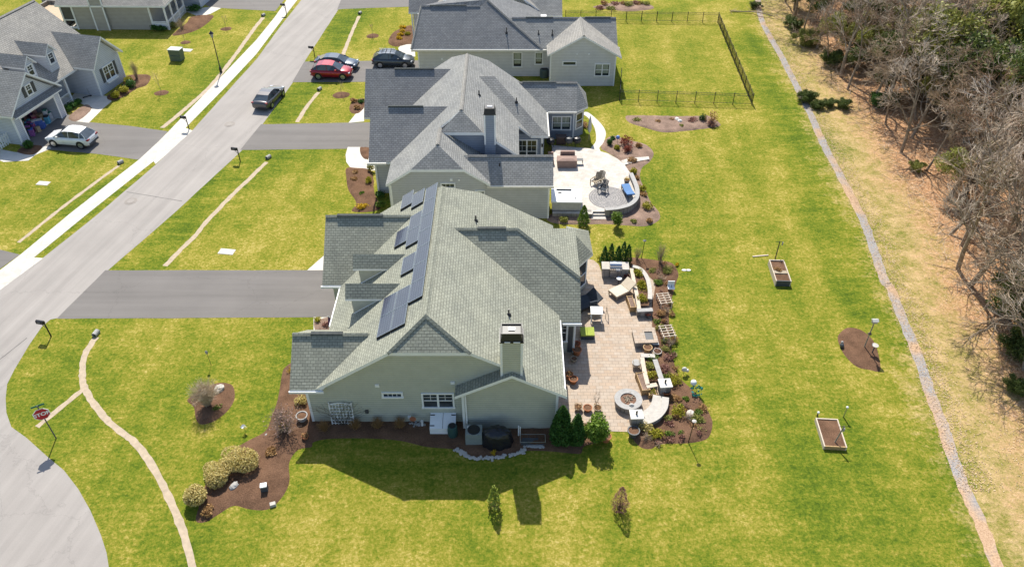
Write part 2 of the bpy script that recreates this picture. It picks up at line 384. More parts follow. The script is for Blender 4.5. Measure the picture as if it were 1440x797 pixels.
def strip(name,px,wd,z,m,label=None,cat=None,group=None,kind=None,amp=.04,world=False):
    pts=[(p[0],p[1]) for p in px] if world else [tuple(G(*p))[:2] for p in px]
    pts=[Vector(p) for p in catmull(pts,False,6)]
    # resample
    L=[]; 
    for i in range(len(pts)-1):
        k=max(1,int((pts[i+1]-pts[i]).length/.4)); L+=[pts[i].lerp(pts[i+1],s/k) for s in range(k)]
    L.append(pts[-1]); vs=[];fs=[]; c=L[len(L)//2]
    for i,p in enumerate(L):
        d=(L[min(i+1,len(L)-1)]-L[max(i-1,0)]).normalized(); q=Vector((-d.y,d.x))
        for s in (1,-1):
            e=p+q*s*(wd/2+random.uniform(-amp,amp)); vs.append((e.x-c.x,e.y-c.y,0))
        if i: fs.append((2*i-2,2*i-1,2*i+1,2*i))
    me=bpy.data.meshes.new(name); me.from_pydata(vs,[],fs); me.materials.append(m); o=bpy.data.objects.new(name,me); link(o); o.location=(c.x,c.y,z)
    return tag(o,label,cat,group,kind)
TRAIL=[(1058,-40),(1066,0),(1070,25),(1080,47),(1100,82),(1117,115),(1142,165),(1157,200),(1187,257),(1215,312),(1242,390),(1252,405),(1270,450),(1295,512),(1307,550),(1325,595),(1332,620),(1347,664),(1364,704),(1382,742),(1402,796),(1432,870),(1470,960)]
TW=[Vector(tuple(G(*p))[:2]) for p in TRAIL]
def trail_x(y):
    a=TW[-1]; b=TW[-2]
    if y<=TW[-1].y: return TW[-1].x
    for i in range(len(TW)-1):
        p,q=TW[i],TW[i+1]
        if q.y<=y<=p.y: t=(y-q.y)/(p.y-q.y+1e-9); return q.x+(p.x-q.x)*t
    return TW[0].x+(y-TW[0].y)*.03
LUSH=[((165,372),(370,212),2.3,1),((385,168),(440,110),2.0,1),((440,80),(495,18),2.0,.9),((40,350),(215,226),1.2,.9),((235,178),(400,20),1.4,.8),((30,470),(10,560),1.5,.5),((60,610),(200,790),3.0,.35),((160,600),(265,790),1.6,.5),((130,470),(115,540),1.6,.7),((430,640),(270,740),1.8,.8),((420,460),(260,560),1.5,.4),((420,500),(330,640),1.5,.6),
 ((940,330),(1000,640),1.8,.55),((1060,60),(1230,430),1.7,.8),((1240,440),(1370,790),1.6,.6),((880,120),(1000,125),1.6,.4),((1020,250),(1060,480),2,.35),((1180,560),(1280,780),4,.5),((900,200),(960,300),1.5,.4),((500,700),(900,790),2,.0),((130,180),(230,170),2,.4),((20,310),(100,320),3,.5),((200,90),(260,150),3,.2),((420,640),(800,640),1.3,.7),((1000,800),(1300,800),3,.6)]
LW=[(Vector(tuple(G(*a))[:2]),Vector(tuple(G(*b))[:2]),r,v) for a,b,r,v in LUSH]
def segd(p,a,b):
    d=b-a; t=max(0,min(1,(p-a).dot(d)/d.length_squared)); return (p-a-d*t).length
def make_lawn():
    xs=[-2500,-700,-200,-110]+[-75+.6*i for i in range(226)]+[80,130,300,900,2500]
    ys=[-1500,-300,-60,-10]+[6+.6*i for i in range(200)]+[150,220,400,1000,3000]
    vs=[];wood=[];lush=[]
    for y in ys:
        tx=trail_x(y)
        for x in xs:
            vs.append((x,y,0)); wood.append(max(-12,min(25,(x-tx)*.93)))
            p=Vector((x,y)); l_=0
            if -80<x<70 and 5<y<130:
                for a,b,r,v in LW:
                    dd=segd(p,a,b)
                    if dd<r*2: l_=max(l_,v*max(0,min(1,(2*r-dd)/r)))
            lush.append(l_)
    nx=len(xs); fs=[(j*nx+i,j*nx+i+1,(j+1)*nx+i+1,(j+1)*nx+i) for j in range(len(ys)-1) for i in range(nx-1)]
    me=bpy.data.meshes.new('lawn'); me.from_pydata(vs,[],fs)
    for nme,dat in (('wood',wood),('lush',lush)):
        at=me.attributes.new(nme,'FLOAT','POINT'); at.data.foreach_set('value',dat)
    m,n,l,b=nm('lawn_ground'); g=n.new('ShaderNodeNewGeometry'); P=g.outputs['Position']
    aw=n.new('ShaderNodeAttribute'); aw.attribute_name='wood'; al=n.new('ShaderNodeAttribute'); al.attribute_name='lush'
    grain=noise(n,l,P,3.6,4,.8); big=noise(n,l,P,.13,4,.6); mid=noise(n,l,P,.8,5,.7); fine=noise(n,l,P,6.5,5,.9); fine2=noise(n,l,P,3.2,5,.75)
    mp=n.new('ShaderNodeMapping'); mp.inputs['Rotation'].default_value=(0,0,R(-8)); mp.inputs['Scale'].default_value=(.28,1.5,1); l.new(P,mp.inputs[0]); st=noise(n,l,mp.outputs[0],1.0,4,.65)
    mp2=n.new('ShaderNodeMapping'); mp2.inputs['Rotation'].default_value=(0,0,R(-86)); l.new(P,mp2.inputs[0]); mp3=n.new('ShaderNodeMapping'); mp3.inputs['Scale'].default_value=(.05,.42,1); l.new(mp2.outputs[0],mp3.inputs[0]); mow=noise(n,l,mp3.outputs[0],1.0,3,.5)
    f=mth(n,l,'ADD',mth(n,l,'MULTIPLY',big.outputs[0],1.5),mth(n,l,'MULTIPLY',mid.outputs[0],1.15))
    f=mth(n,l,'ADD',f,mth(n,l,'MULTIPLY',mow.outputs[0],.9)); f=mth(n,l,'ADD',f,mth(n,l,'MULTIPLY',fine2.outputs[0],.95))
    f=mth(n,l,'ADD',f,mth(n,l,'MULTIPLY',fine.outputs[0],1.15))
    f=mth(n,l,'SUBTRACT',f,mth(n,l,'MULTIPLY',mth(n,l,'MULTIPLY',al.outputs['Fac'],.8),mth(n,l,'MULTIPLY',mth(n,l,'SUBTRACT',st.outputs[0],.30),1.9)))
    f=mth(n,l,'ADD',mth(n,l,'MULTIPLY',mth(n,l,'SUBTRACT',f,2.825),.262),.515); f=mth(n,l,'ADD',f,mth(n,l,'MULTIPLY',mth(n,l,'SUBTRACT',mth(n,l,'ADD',mth(n,l,'MULTIPLY',grain.outputs[0],.5),mth(n,l,'MULTIPLY',fine.outputs[0],.5)),.5),mth(n,l,'ADD',.35,mth(n,l,'MULTIPLY',mid.outputs[0],1.0))))
    r=ramp(n,[(.28,(.052,.092,.009)),(.41,(.118,.162,.013)),(.51,(.212,.208,.024)),(.61,(.34,.28,.058)),(.74,(.54,.43,.16))]); l.new(f,r.inputs[0])
    # straw margin near the wood
    wn=mth(n,l,'ADD',aw.outputs['Fac'],mth(n,l,'MULTIPLY',mth(n,l,'SUBTRACT',mid.outputs[0],.5),5)); wn=mth(n,l,'ADD',wn,mth(n,l,'MULTIPLY',mth(n,l,'SUBTRACT',fine2.outputs[0],.5),6)); wn=mth(n,l,'ADD',wn,mth(n,l,'MULTIPLY',mth(n,l,'SUBTRACT',big.outputs[0],.5),6))
    sf=n.new('ShaderNodeMapRange'); sf.inputs[1].default_value=-1.2; sf.inputs[2].default_value=2.2; sf.inputs[3].default_value=0; sf.inputs[4].default_value=.88; l.new(wn,sf.inputs[0])
    rs=ramp(n,[(.34,(.14,.15,.03)),(.44,(.30,.24,.08)),(.52,(.43,.31,.14)),(.62,(.60,.43,.24))]); l.new(mth(n,l,'ADD',mth(n,l,'MULTIPLY',fine.outputs[0],.5),mth(n,l,'MULTIPLY',mid.outputs[0],.5)),rs.inputs[0])
    c1=mixc(n,l,sf.outputs[0],r.outputs[0],rs.outputs[0])
    lf=n.new('ShaderNodeMapRange'); lf.inputs[1].default_value=2.6; lf.inputs[2].default_value=6.0; l.new(wn,lf.inputs[0])
    vo=n.new('ShaderNodeTexVoronoi'); vo.inputs['Scale'].default_value=11; l.new(P,vo.inputs['Vector'])
    lsum=mth(n,l,'ADD',mth(n,l,'MULTIPLY',vo.outputs['Color'],.3),mth(n,l,'MULTIPLY',fine2.outputs[0],.75))
    rl=ramp(n,[(.3,(.17,.09,.045)),(.45,(.36,.19,.095)),(.6,(.50,.30,.165)),(.75,(.68,.49,.31))]); l.new(lsum,rl.inputs[0])
    c2=mixc(n,l,lf.outputs[0],c1,rl.outputs[0])
    l.new(c2,b.inputs['Base Color']); b.inputs['Roughness'].default_value=1; b.inputs['Specular IOR Level'].default_value=.08
    bp=n.new('ShaderNodeBump'); bp.inputs['Strength'].default_value=.9; bp.inputs['Distance'].default_value=.06
    l.new(mth(n,l,'ADD',fine.outputs[0],mth(n,l,'MULTIPLY',fine2.outputs[0],1.4)),bp.inputs['Height']); l.new(bp.outputs[0],b.inputs['Normal'])
    me.materials.append(m); o=bpy.data.objects.new('lawn',me); link(o); tag(o,kind='structure')
make_lawn()
sheet('street',[(-260,610),(0,408),(11,399),(61,362),(139,300),(222,229),(252,200),(272,182),(325,123),(362,82),(394,38),(424,0),(440,-30),(500,-30),(483,0),(475,15),(429,86),(412,116),(370,174),(342,210),(248,297),(152,380),(82,447),(71,449),(59,459),(41,485),(20,520),(10,540),(8,560),(9,580),(16,600),(37,615),(67,642),(90,661),(110,687),(127,717),(142,752),(150,777),(153,797),(156,870),(120,1000),(-700,1000)],.004,STREET,amp=.02,step=1.5)
sheet('sidewalk',[(-60,425),(0,380),(30,357),(99,300),(195,225),(222,200),(237,185),(297,123),(360,57),(386,25),(405,-2),(424,-32),(438,-32),(420,-2),(403,20),(360,77),(317,123),(261,180),(271,184),(252,201),(219,231),(216,227),(124,300),(48,362),(61,363),(11,400),(-60,452)],.012,CONC,amp=0)
for i,q in enumerate([[(148,380),(470,380),(472,446),(80,448)],[(367,175),(533,172),(533,209),(338,211)],[(428,87),(600,85),(600,115),(411,116)],[(474,14),(483,13),(600,9),(600,-9),(484,-10)],
  [(28,206),(30,200),(90,158),(100,163),(125,172),(180,177),(236,185),(218,205),(196,225),(140,217),(72,211)],[(-60,340),(0,351),(28,358),(0,378),(-60,420)],[(298,11),(330,13),(387,16),(404,-5),(404,-14),(310,-12),(270,0)]]):
    sheet('driveway',q,.008,DRIVE,amp=.02,step=1)
def scr(p,z=0): return G(*p,z)
CG='stone lined drainage channels in the lawns'
strip('drainage_channel',[(135,474),(120,497),(116,520),(117,540),(130,565),(150,590),(172,608),(192,624),(217,660),(240,705),(257,747),(271,800),(280,850)],.42,.006,CHAN,'long curving tan drainage channel round the corner lawn beside the stop sign','drainage channel',CG)
strip('drainage_channel',[(117,547),(85,573),(52,600)],.36,.0075,CHAN,'short tan channel spur running from the curving channel to the stop sign','drainage channel',CG)
strip('drainage_channel',[(232,374),(255,350),(274,332),(290,312),(320,281),(350,252),(375,228)],.42,.006,CHAN,'straight tan drainage channel through the lawn above the solar house driveway','drainage channel',CG)
strip('drainage_channel',[(418,172),(430,152),(448,130)],.42,.006,CHAN,'short tan drainage channel in the small lawn below the red car','drainage channel',CG)
strip('drainage_channel',[(482,78),(493,50),(505,23)],.42,.006,CHAN,'tan drainage channel in the lawn above the blue car','drainage channel',CG)
strip('drainage_channel',[(26,341),(95,286),(167,233)],.34,.006,CHAN,'straight tan drainage channel on the lawn across the street, at the left edge','drainage channel',CG)
strip('drainage_channel',[(228,180),(262,152),(300,117),(335,72),(355,44),(370,25)],.5,.006,CHAN,'tan drainage channel beside the black street lamp','drainage channel',CG)
strip('trail',TRAIL,.72,.006,TRAILM,kind='structure',amp=.05)
strip('seam',[(178,270),(256,283)],.05,.0065,M('asphalt_joint',(.09,.085,.08),.9),kind='structure',amp=.01)
strip('seam',[(0,505),(38,475)],.05,.0065,bpy.data.materials['asphalt_joint'],kind='structure',amp=.01)
# walkways
sheet('walkway',[(441,446),(461,446),(461,474),(441,469)],.012,CONC2,amp=0)
sheet('walkway',[(432,380),(457,380),(457,358)],.012,CONC2,amp=0)
sheet('walkway',[(489,207),(486,218),(487,228),(492,235),(510,240),(535,240),(535,226),(520,227),(508,219),(507,207)],.012,CONC2,amp=0)
sheet('walkway',[(490,173),(512,171),(512,150),(503,157)],.012,CONC2,amp=0)
sheet('walkway',[(560,68),(565,63),(583,61),(584,80),(572,78),(562,74)],.012,CONC2,amp=0)
sheet('walkway',[(107,171),(125,173),(146,152),(157,143),(154,137),(140,133),(110,126),(97,140),(130,152)],.012,CONC2,amp=0)
sheet('walkway',[(5,228),(40,226),(50,218),(72,209),(70,206),(60,206),(46,216),(20,214),(0,210),(0,226)],.012,CONC2,amp=0)
sheet('walkway',[(262,17),(280,24),(296,20),(311,12),(298,10),(262,14)],.012,CONC2,amp=0)
# beds
k=lambda x,y:(250+x/3.32,500+y/3.32)
bed([k(*p) for p in [(550,28),(500,55),(485,95),(475,160),(462,220),(440,280),(410,350),(330,395),(270,430),(235,460),(135,590),(100,700),(85,770),(130,775),(190,740),(260,700),(330,715),(400,720),(450,700),(500,640),(522,580),(520,500),(560,440),(625,425)]]+[(440,622),(460,617),(510,616),(560,619),(600,628),(642,632),(657,642),(685,644),(719,639),(737,634),(770,634),(802,637),(817,637),(822,627),(848,620),(850,606),(800,592),(500,585),(440,560),(432,520)],MULCH,'long dark mulch bed wrapping the corner of the sage green house')
bed([k(*p) for p in [(45,205),(110,160),(160,135),(205,125),(250,135),(265,165),(262,210),(230,260),(170,305),(110,320),(85,295),(75,240)]],MULCH,'kidney shaped dark mulch bed around the bare shrub in the corner lawn')
bed([(957,532),(972,546),(985,561),(997,580),(1002,595),(998,612),(989,619),(966,623),(930,624),(915,631),(900,628),(887,613),(884,606),(900,590),(930,570),(925,520),(915,440),(920,400),(900,380),(868,372),(870,364),(890,362),(925,366),(945,370),(954,385),(950,400),(941,440),(943,480),(948,510)],MULCH,'dark mulch bed wrapping the far side of the sage house patio')
bed([(845,208),(852,196),(863,191),(880,196),(907,203),(919,215),(914,227),(903,236),(900,250),(908,268),(915,284),(927,299),(926,310),(908,318),(880,317),(850,315),(815,316),(780,314),(770,306),(800,290),(870,290),(885,260),(875,230),(855,215)],MULCHP,'pale brown planting bed curving round the pale stone patio')
bed([(487,237),(500,236),(522,241),(527,272),(535,292),(520,298),(495,297),(501,285),(490,267),(487,250)],MULCH,'dark mulch bed before the front of the middle grey house')
bed([(506,208),(512,207),(521,209),(522,222),(513,224),(507,217)],MULCH,'tiny mulch bed inside the bend of the white front walk')
bed([(546,60),(552,47),(565,40),(580,37),(584,60),(572,63),(556,66)],MULCH,'mulch bed with yellow shrubs before the dark hip roofed house')
bed([(493,158),(492,148),(500,141),(512,139),(512,152),(503,160)],MULCH,'small mulch bed with tan shrubs by the garage of the middle grey house')
bed([(174,112),(180,106),(205,105),(212,109),(206,120),(192,125),(178,134),(160,142),(150,136),(172,118)],MULCH,'mulch bed with round yellow green shrubs under the shuttered window')
bed([(108,171),(96,165),(118,148),(128,150),(126,158)],MULCHP,'small mulch patch between garage and front walk of the house with the open garage')
bed([(24,214),(36,205),(60,206),(46,218)],MULCH,'small mulch bed round a bush left of the open garage')
bed([(242,50),(262,33),(270,24),(300,22),(288,36),(268,46)],MULCH,'mulch bed beside the porch of the taupe house')
bed([(441.5,448),(452,447),(466,447),(464,467),(443,466)],MULCHP,'small flower bed beside the front porch of the sage house',z=.02)
K3=lambda x,y:(720+x/4,y/4)
bed([K3(*p) for p in [(640,655),(700,650),(1050,655),(1100,650),(1165,690),(1150,715),(950,740),(850,745),(750,720),(660,690)]],MULCHP,'long oval pale mulch bed below the black fence')
bed([K3(*p) for p in [(455,40),(560,18),(700,12),(790,35),(780,55),(650,65),(520,52)]],MULCHP,'pale oval bed beyond the fence at the top edge')
K5=lambda x,y:(1060+x/2.568,330+y/2.568)
bed([K5(*p) for p in [(303,375),(318,348),(345,335),(390,345),(430,380),(450,430),(456,490),(420,488),(370,475),(325,430)]],MULCH,'teardrop dark mulch bed in the back lawn around the bird house pole')
TR='small round mulch rings round the saplings'
for px,py,r,lb in [(227,131,.75,'mulch ring of the sapling nearest the white car driveway'),(261,60,.6,'mulch ring of the sapling beside the green utility box'),(318,41,.7,'mulch ring of the sapling beyond the street lamp'),(480,134,.9,'mulch ring in the small lawn below the red car'),(524,51,.8,'mulch ring in the lawn above the dark grey car'),(695,711,.3,'mulch ring of the green sapling in the front lawn')]:
    c=G(px,py); bed([(c.x+r*math.cos(a*math.pi/5)*random.uniform(.9,1.1),c.y+r*.9*math.sin(a*math.pi/5)*random.uniform(.9,1.1)) for a in range(10)],MULCH,lb,group=TR,world=True)
# patios
PZ=.42
def wallstrip(name,pts,wd,z0,z1,mats,parent=None,cap=.06,capo=.04):
    mb=MB(); mc=MB(); L=[Vector(p) for p in pts]
    def rail(off):
        o=[]
        for i,p in enumerate(L):
            d=(L[min(i+1,len(L)-1)]-L[max(i-1,0)]).normalized(); o.append(p+Vector((-d.y,d.x))*off)
        return o
    A,B=rail(wd/2),rail(-wd/2); mb.prism([tuple(p) for p in A+B[::-1]],z0,z1-cap)
    A,B=rail(wd/2+capo),rail(-wd/2-capo)
    for i in range(len(L)-1): mc.prism([tuple(A[i]),tuple(A[i+1]),tuple(B[i+1]),tuple(B[i])][::-1],z1-cap,z1)
    o=mb.build(name,mats[0],parent); 
    return o,mc
# neighbouring pale patio (raised)
pp=[tuple(G(*p,PZ))[:2] for p in [(777,300),(778,236),(776,204),(830,209),(842,212),(855,216),(868,223),(878,231),(886,243)]]
arc=[tuple(G(*p,PZ))[:2] for p in [(890,250),(895,265),(896,277),(890,287),(878,293),(862,296),(850,297.5)]]
arc=catmull(arc,False,5)
end=[tuple(G(*p,PZ))[:2] for p in [(834,297.5),(833,301)]]
mb=MB(); poly=pp+arc+end; 
if sum(poly[i][0]*poly[(i+1)%len(poly)][1]-poly[(i+1)%len(poly)][0]*poly[i][1] for i in range(len(poly)))<0: poly=poly[::-1]
mb.prism(poly,.0,PZ,0,1); o=mb.build('raised_patio',[PAVE2,BLOCK]); tag(o,kind='structure')
sheet('walkway',[(830,210),(838,198),(836,180),(827,166),(819,160),(826,158),(838,167),(848,178),(852,188),(849,200),(843,208),(844,213),(836,214)],.014,CONC2,amp=0,smooth=True)
sheet('walkway',[(873,228),(885,224),(900,223),(912,222),(913,226),(900,228),(888,231),(878,234)],.15,PAVE2,amp=0)
sheet('patio',[(818,362),(835,366),(842,372),(846,383),(905,383),(925,400),(930,470),(940,545),(935,580),(915,600),(884,607),(852,606),(800,604),(770,560),(770,430)],.016,PAVE1,amp=0)
strip('seam',[(828,381.5),(845,381.5)],.03,.02,M('patio_joint',(.2,.16,.12)),kind='structure',amp=0)
# ---------------- house helpers
SH_V=M('ridge_vent_felt',(.055,.062,.06),.9,.3,4)
def window(parent,c,w,h,axis='-y',grid=(2,2),twin=1,fw=.11,blind=False,name='window'):
    # c = centre on the wall plane; axis gives the outward side, all in the parent's own frame
    ux,uy,nx,ny={'-y':(1,0,0,-1),'+y':(-1,0,0,1),'+x':(0,1,1,0),'-x':(0,-1,-1,0)}[axis]
    def bx(mb,a0,a1,z0,z1,d0,d1):
        P=[(c[0]+ux*a0+nx*d0,c[1]+uy*a0+ny*d0),(c[0]+ux*a1+nx*d1,c[1]+uy*a1+ny*d1)]
        mb.box(min(P[0][0],P[1][0]),max(P[0][0],P[1][0]),min(P[0][1],P[1][1]),max(P[0][1],P[1][1]),c[2]+z0,c[2]+z1)
    g=MB(); bx(g,-w/2,w/2,-h/2,h/2,-.05,.02)
    o=g.build(name,GLASS,parent,world=False)
    f=MB(); e=.07
    bx(f,-w/2-fw,w/2+fw,h/2,h/2+fw,-.02,e); bx(f,-w/2-fw-.03,w/2+fw+.03,-h/2-fw,-h/2,-.02,e+.03)
    bx(f,-w/2-fw,-w/2,-h/2,h/2,-.02,e); bx(f,w/2,w/2+fw,-h/2,h/2,-.02,e)
    f.build('window_frame',WHITE,o,world=False)
    q=MB(); tw=w/twin
    for t in range(twin):
        a=-w/2+t*tw
        if t: bx(q,a-.06,a+.06,-h/2,h/2,.018,.06)
        if h>.7: bx(q,a+.03,a+tw-.03,-.03,.03,.019,.045)
        for i in range(1,grid[0]): bx(q,a+tw*i/grid[0]-.014,a+tw*i/grid[0]+.014,(0 if h>.7 else -h/2),h/2,.021,.035)
        if h>.7 and grid[1]>1: bx(q,a,a+tw,h*.25-.014,h*.25+.014,.022,.034)
    q.build('glazing_bar',WHITE,o,world=False)
    if blind:
        b=MB()
        for t in range(twin):
            a=-w/2+t*tw; bx(b,a+.08,a+tw-.08,h*.02,h*.48,.008,.024); bx(b,a+.08,a+tw-.08,-h*.30,-h*.05,.008,.024)
        b.build('blind',CURT,o,world=False)
    return o
def shutters(parent,c,w,h,axis):
    for s in (-1,1):
        mb=MB(); ux,uy,nx,ny={'-y':(1,0,0,-1)}[axis]; a=c[0]+s*(w/2+.32)
        mb.box(a-.17,a+.17,c[1]-.06,c[1]-.003,c[2]-h/2,c[2]+h/2)
        for k in range(8): mb.box(a-.13,a+.13,c[1]-.075,c[1]-.061,c[2]-h/2+.08+k*h/8.3,c[2]-h/2+.08+k*h/8.3+h/16)
        mb.build('shutter',DKGREY,parent,world=False)
def pipe_vent(parent,x,y,z,h=.45):
    mb=MB(); mb.tube((x,y,z-.1),(x,y,z+h),.05,.05,8); mb.lathe([(.17,-.08),(.15,.03),(.06,.10)],(x,y,z),10); mb.build('roof_vent_pipe',BLACK,parent)
def roofobj(parent,slabs,sh,name='roof',t=.2,trim=None,world=True):
    mb=MB()
    for s in slabs: mb.slab(s,t)
    return mb.build(name,[sh,trim or WHITE],parent,world=world)
def cap(parent,a,b,m,w=.16,h=.05,name='ridge_cap',world=True):
    # low inverted V lying on a ridge or hip
    a=Vector(a);b=Vector(b); d=(b-a).normalized(); q=Vector((-d.y,d.x,0)).normalized(); mb=MB()
    vs=[]
    for p in (a,b):
        for o,z in ((-w,-w*.42),(0,h),(w,-w*.42),(0,-.12)): vs.append(p+q*o+Vector((0,0,z)))
    mb.add(vs,[(0,1,5,4),(1,2,6,5),(2,3,7,6),(3,0,4,7),(3,2,1,0),(4,5,6,7)]); return mb.build(name,m,parent,world=world)
def corner(mb,x,y,z0,z1,w=.12,o=.025): mb.box(x-w if x>0 else x-o,x+o if x>0 else x+w,y-o,y+w,z0,z1)

# ================= HOUSE 1 : sage green with solar panels
h1=thing('house','sage green house with solar panels on its roof, nearest the camera','house',(-4.5,39,0),group='one storey houses')
ZR=7.75
zW=lambda x:ZR+.66*(x+4.9); zE=lambda x:ZR-.545*(x+4.9)
CB=6.35; XA=-4.9-(ZR-CB)/.66; XB=-4.9+(ZR-CB)/.545
wv=MB()
wv.prismY([(-11.3,0),(2.7,0),(2.7,zE(2.7)-.22),(XB,CB-.23),(XA,CB-.23),(-11.3,zW(-11.3)-.22)],31.1,46.7)
wv.box(-12.3,-11.3,31.1,35.9,0,3.15)
wv.prismX([(31.1,3.15),(35.9,3.15),(33.4,5.1)],-12.3,-11.3)
wv.box(-12.4,-11.3,40.75,48.2,0,3.15); wv.prismX([(40.75,3.15),(48.2,3.15),(44.3,6.1)],-12.4,-11.3)
wv.box(2.7,4.2,37.2,46.8,0,3.05); wv.prismX([(37.2,3.05),(46.8,3.05),(44.6,4.8),(39.4,4.8)],2.7,4.2)
wv.prismY([(-2.95,0),(2.72,0),(2.72,3.38),(0,4.86),(-2.95,3.3)],30.56,31.1)
wv.prism([(4.2,43.0),(4.65,43.1),(5.5,44.2),(5.45,46.4),(4.2,47)],0,3.1)
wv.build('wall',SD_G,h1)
YS=30.8; YR=32.45; YF=45.9; YG=47.3
roofobj(h1,[[(-11.75,YS,zW(-11.75)),(XA,YS,CB),(-4.9,YR,ZR),(-4.9,YF,ZR),(XA,YG,CB),(-11.75,YG,zW(-11.75))],
  [(-4.9,YR,ZR),(XB,YS,CB),(3.1,YS,zE(3.1)),(3.1,YG,zE(3.1)),(XB,YG,CB),(-4.9,YF,ZR)],
  [(XA,YS,CB),(XB,YS,CB),(-4.9,YR,ZR)],[(XA,YG,CB),(-4.9,YF,ZR),(XB,YG,CB)]],SH_G,'main_roof',.24)
roofobj(h1,[[(-13.1,30.77,3.3),(-11.3,30.77,3.3),(-8.3,33.35,5.42),(-13.1,33.35,5.42)],[(-13.1,33.35,5.42),(-8.3,33.35,5.42),(-11.3,35.95,3.3),(-13.1,35.95,3.3)]],SH_G,'wing_roof')
roofobj(h1,[[(-13.0,40.4,3.3),(-11.4,40.4,3.3),(-6.8,44.25,6.4),(-13.0,44.25,6.4)],[(-13.0,44.25,6.4),(-6.8,44.25,6.4),(-11.4,48.1,3.3),(-13,48.1,3.3)]],SH_G,'garage_roof')
ye=36.85
roofobj(h1,[[(2.8,ye,3.1),(4.5,ye,3.1),(4.5,39.15,5.0),(.4,41.7,7.12),(-4.1,41.7,7.12)],[(-4.1,41.7,7.12),(.4,41.7,7.12),(4.5,44.7,5.0),(4.5,47.15,3.1),(2.8,47.15,3.1)],
  [(.4,41.7,7.12),(4.5,39.15,5.0),(4.5,44.7,5.0)]],SH_G,'rear_wing_roof')
roofobj(h1,[[(-3.35,30.22,3.34),(0,30.22,5.10),(0,31.08,5.10),(-3.35,31.08,3.34)],[(0,30.22,5.10),(3.22,30.22,3.345),(3.22,30.79,3.345),(0,30.79,5.10)]],SH_G,'bump_roof',.22)
A=(4.1,44.7,5.0)
roofobj(h1,[[A,(5.85,44.05,3.2),(5.75,46.9,3.2)],[A,(4.7,42.6,3.2),(5.85,44.05,3.2)],[A,(4.1,42.4,3.2),(4.7,42.6,3.2)],[A,(5.75,46.9,3.2),(4.1,47.5,3.2)]],SH_G,'bay_roof',.16)
for a,b,mm in [((-4.9,YR,ZR+.02),(-4.9,YF,ZR+.02),SH_G),((-4.9,YR,ZR+.02),(XA,YS,CB+.02),SH_G),((-4.9,YR,ZR+.02),(XB,YS,CB+.02),SH_G),((-13,44.25,6.42),(-7.1,44.25,6.42),SH_G),((-3.9,41.7,7.14),(.4,41.7,7.14),SH_G),((.4,41.7,7.14),(4.5,39.15,5.02),SH_G),((-13.1,33.35,5.44),(-8.6,33.35,5.44),SH_G)]: cap(h1,a,b,mm)
for x0,x1,y,z in [(-12.2,-9,44.17,6.46),(-2.3,-.4,41.62,7.18),(-12.0,-10.1,33.27,5.48)]:
    mb=MB(); mb.box(x0,x1,y-.05,y+.2,z-.07,z+.03); mb.build('ridge_vent',SH_V,h1)
for yr in (39.85,36.85):
    d=MB(); d.box(-10.05,-7.5,yr-.5,yr+.5,4.0,5.7); d.prismX([(yr-.5,5.7),(yr+.5,5.7),(yr,6.2)],-10.05,-7.5); 
    dm=d.build('dormer',SD_G,h1)
    r=MB(); r.slab([(-10.4,yr-.66,5.68),(-7.9,yr-.66,5.68),(-7.0,yr,6.4),(-10.4,yr,6.4)],.13); r.slab([(-10.4,yr,6.4),(-7.0,yr,6.4),(-7.9,yr+.66,5.68),(-10.4,yr+.66,5.68)],.13)
    ro=r.build('dormer_roof',[SH_G,WHITE],dm,world=False); 
    for v in ro.data.vertices: v.co-=Vector(h1.location)
    r=MB(); r.add([(-10.05,yr-.56,zW(-10.05)+.01),(-7.9,yr-.56,zW(-7.9)+.01),(-7.9,yr-.48,zW(-7.9)+.05),(-10.05,yr-.48,zW(-10.05)+.05)],[(0,1,2,3)]); ro=r.build('flashing',WHITE,dm,world=False)
    for v in ro.data.vertices: v.co-=Vector(h1.location)
    q=MB(); q.box(-10.12,-10.04,yr-.3,yr+.3,4.75,5.6); wo=q.build('dormer_window',GLASS,dm,world=False)
    for v in wo.data.vertices: v.co-=Vector(h1.location)
# trims
t=MB()
t.box(-12.33,-12.18,31.07,31.22,0,3.1); t.box(-2.98,-2.83,30.53,30.68,0,3.45); t.box(2.6,2.745,30.53,30.7,0,3.3); t.box(4.1,4.225,37.17,37.3,0,2.95); t.box(2.725,2.85,37.17,37.3,0,2.95)
t.box(-11.2,-7.3,46.68,46.9,3,3.2)
t.build('corner_board',WHITE,h1)
g=MB()
g.box(-13.15,-11.1,30.68,30.76,3.08,3.24); g.box(3.105,3.17,30.8,36.8,zE(3.1)-.16,zE(3.1)-.04); g.box(-13.1,-11.5,40.31,40.39,3.08,3.24); g.box(-11.83,-11.76,36.4,40.2,zW(-11.75)-.16,zW(-11.75)-.04); g.box(3.3,4.55,36.76,36.84,2.88,3.04)
g.build('gutter',WHITE,h1)
g=MB(); g.tube((-2.75,30.45,3.2),(-2.72,30.45,.2),.05); g.tube((-11.9,40.5,3.0),(-11.9,40.5,.1),.05); g.build('downspout',WHITE,h1)
W=lambda x,y,z:(x-h1.location.x,y-h1.location.y,z-h1.location.z)
window(h1,W(-4.45,31.1,2.05),1.75,1.12,'-y',(2,2),2)
window(h1,W(-7.15,31.1,2.55),1.05,.26,'-y',(4,1),1)
window(h1,W(3.35,37.2,1.9),.5,1.5,'-y',(2,2),1)
dd=MB(); dd.box(3.75,4.05,37.15,37.21,.1,2.4); dd.build('shutter_panel',DKGREY,h1)
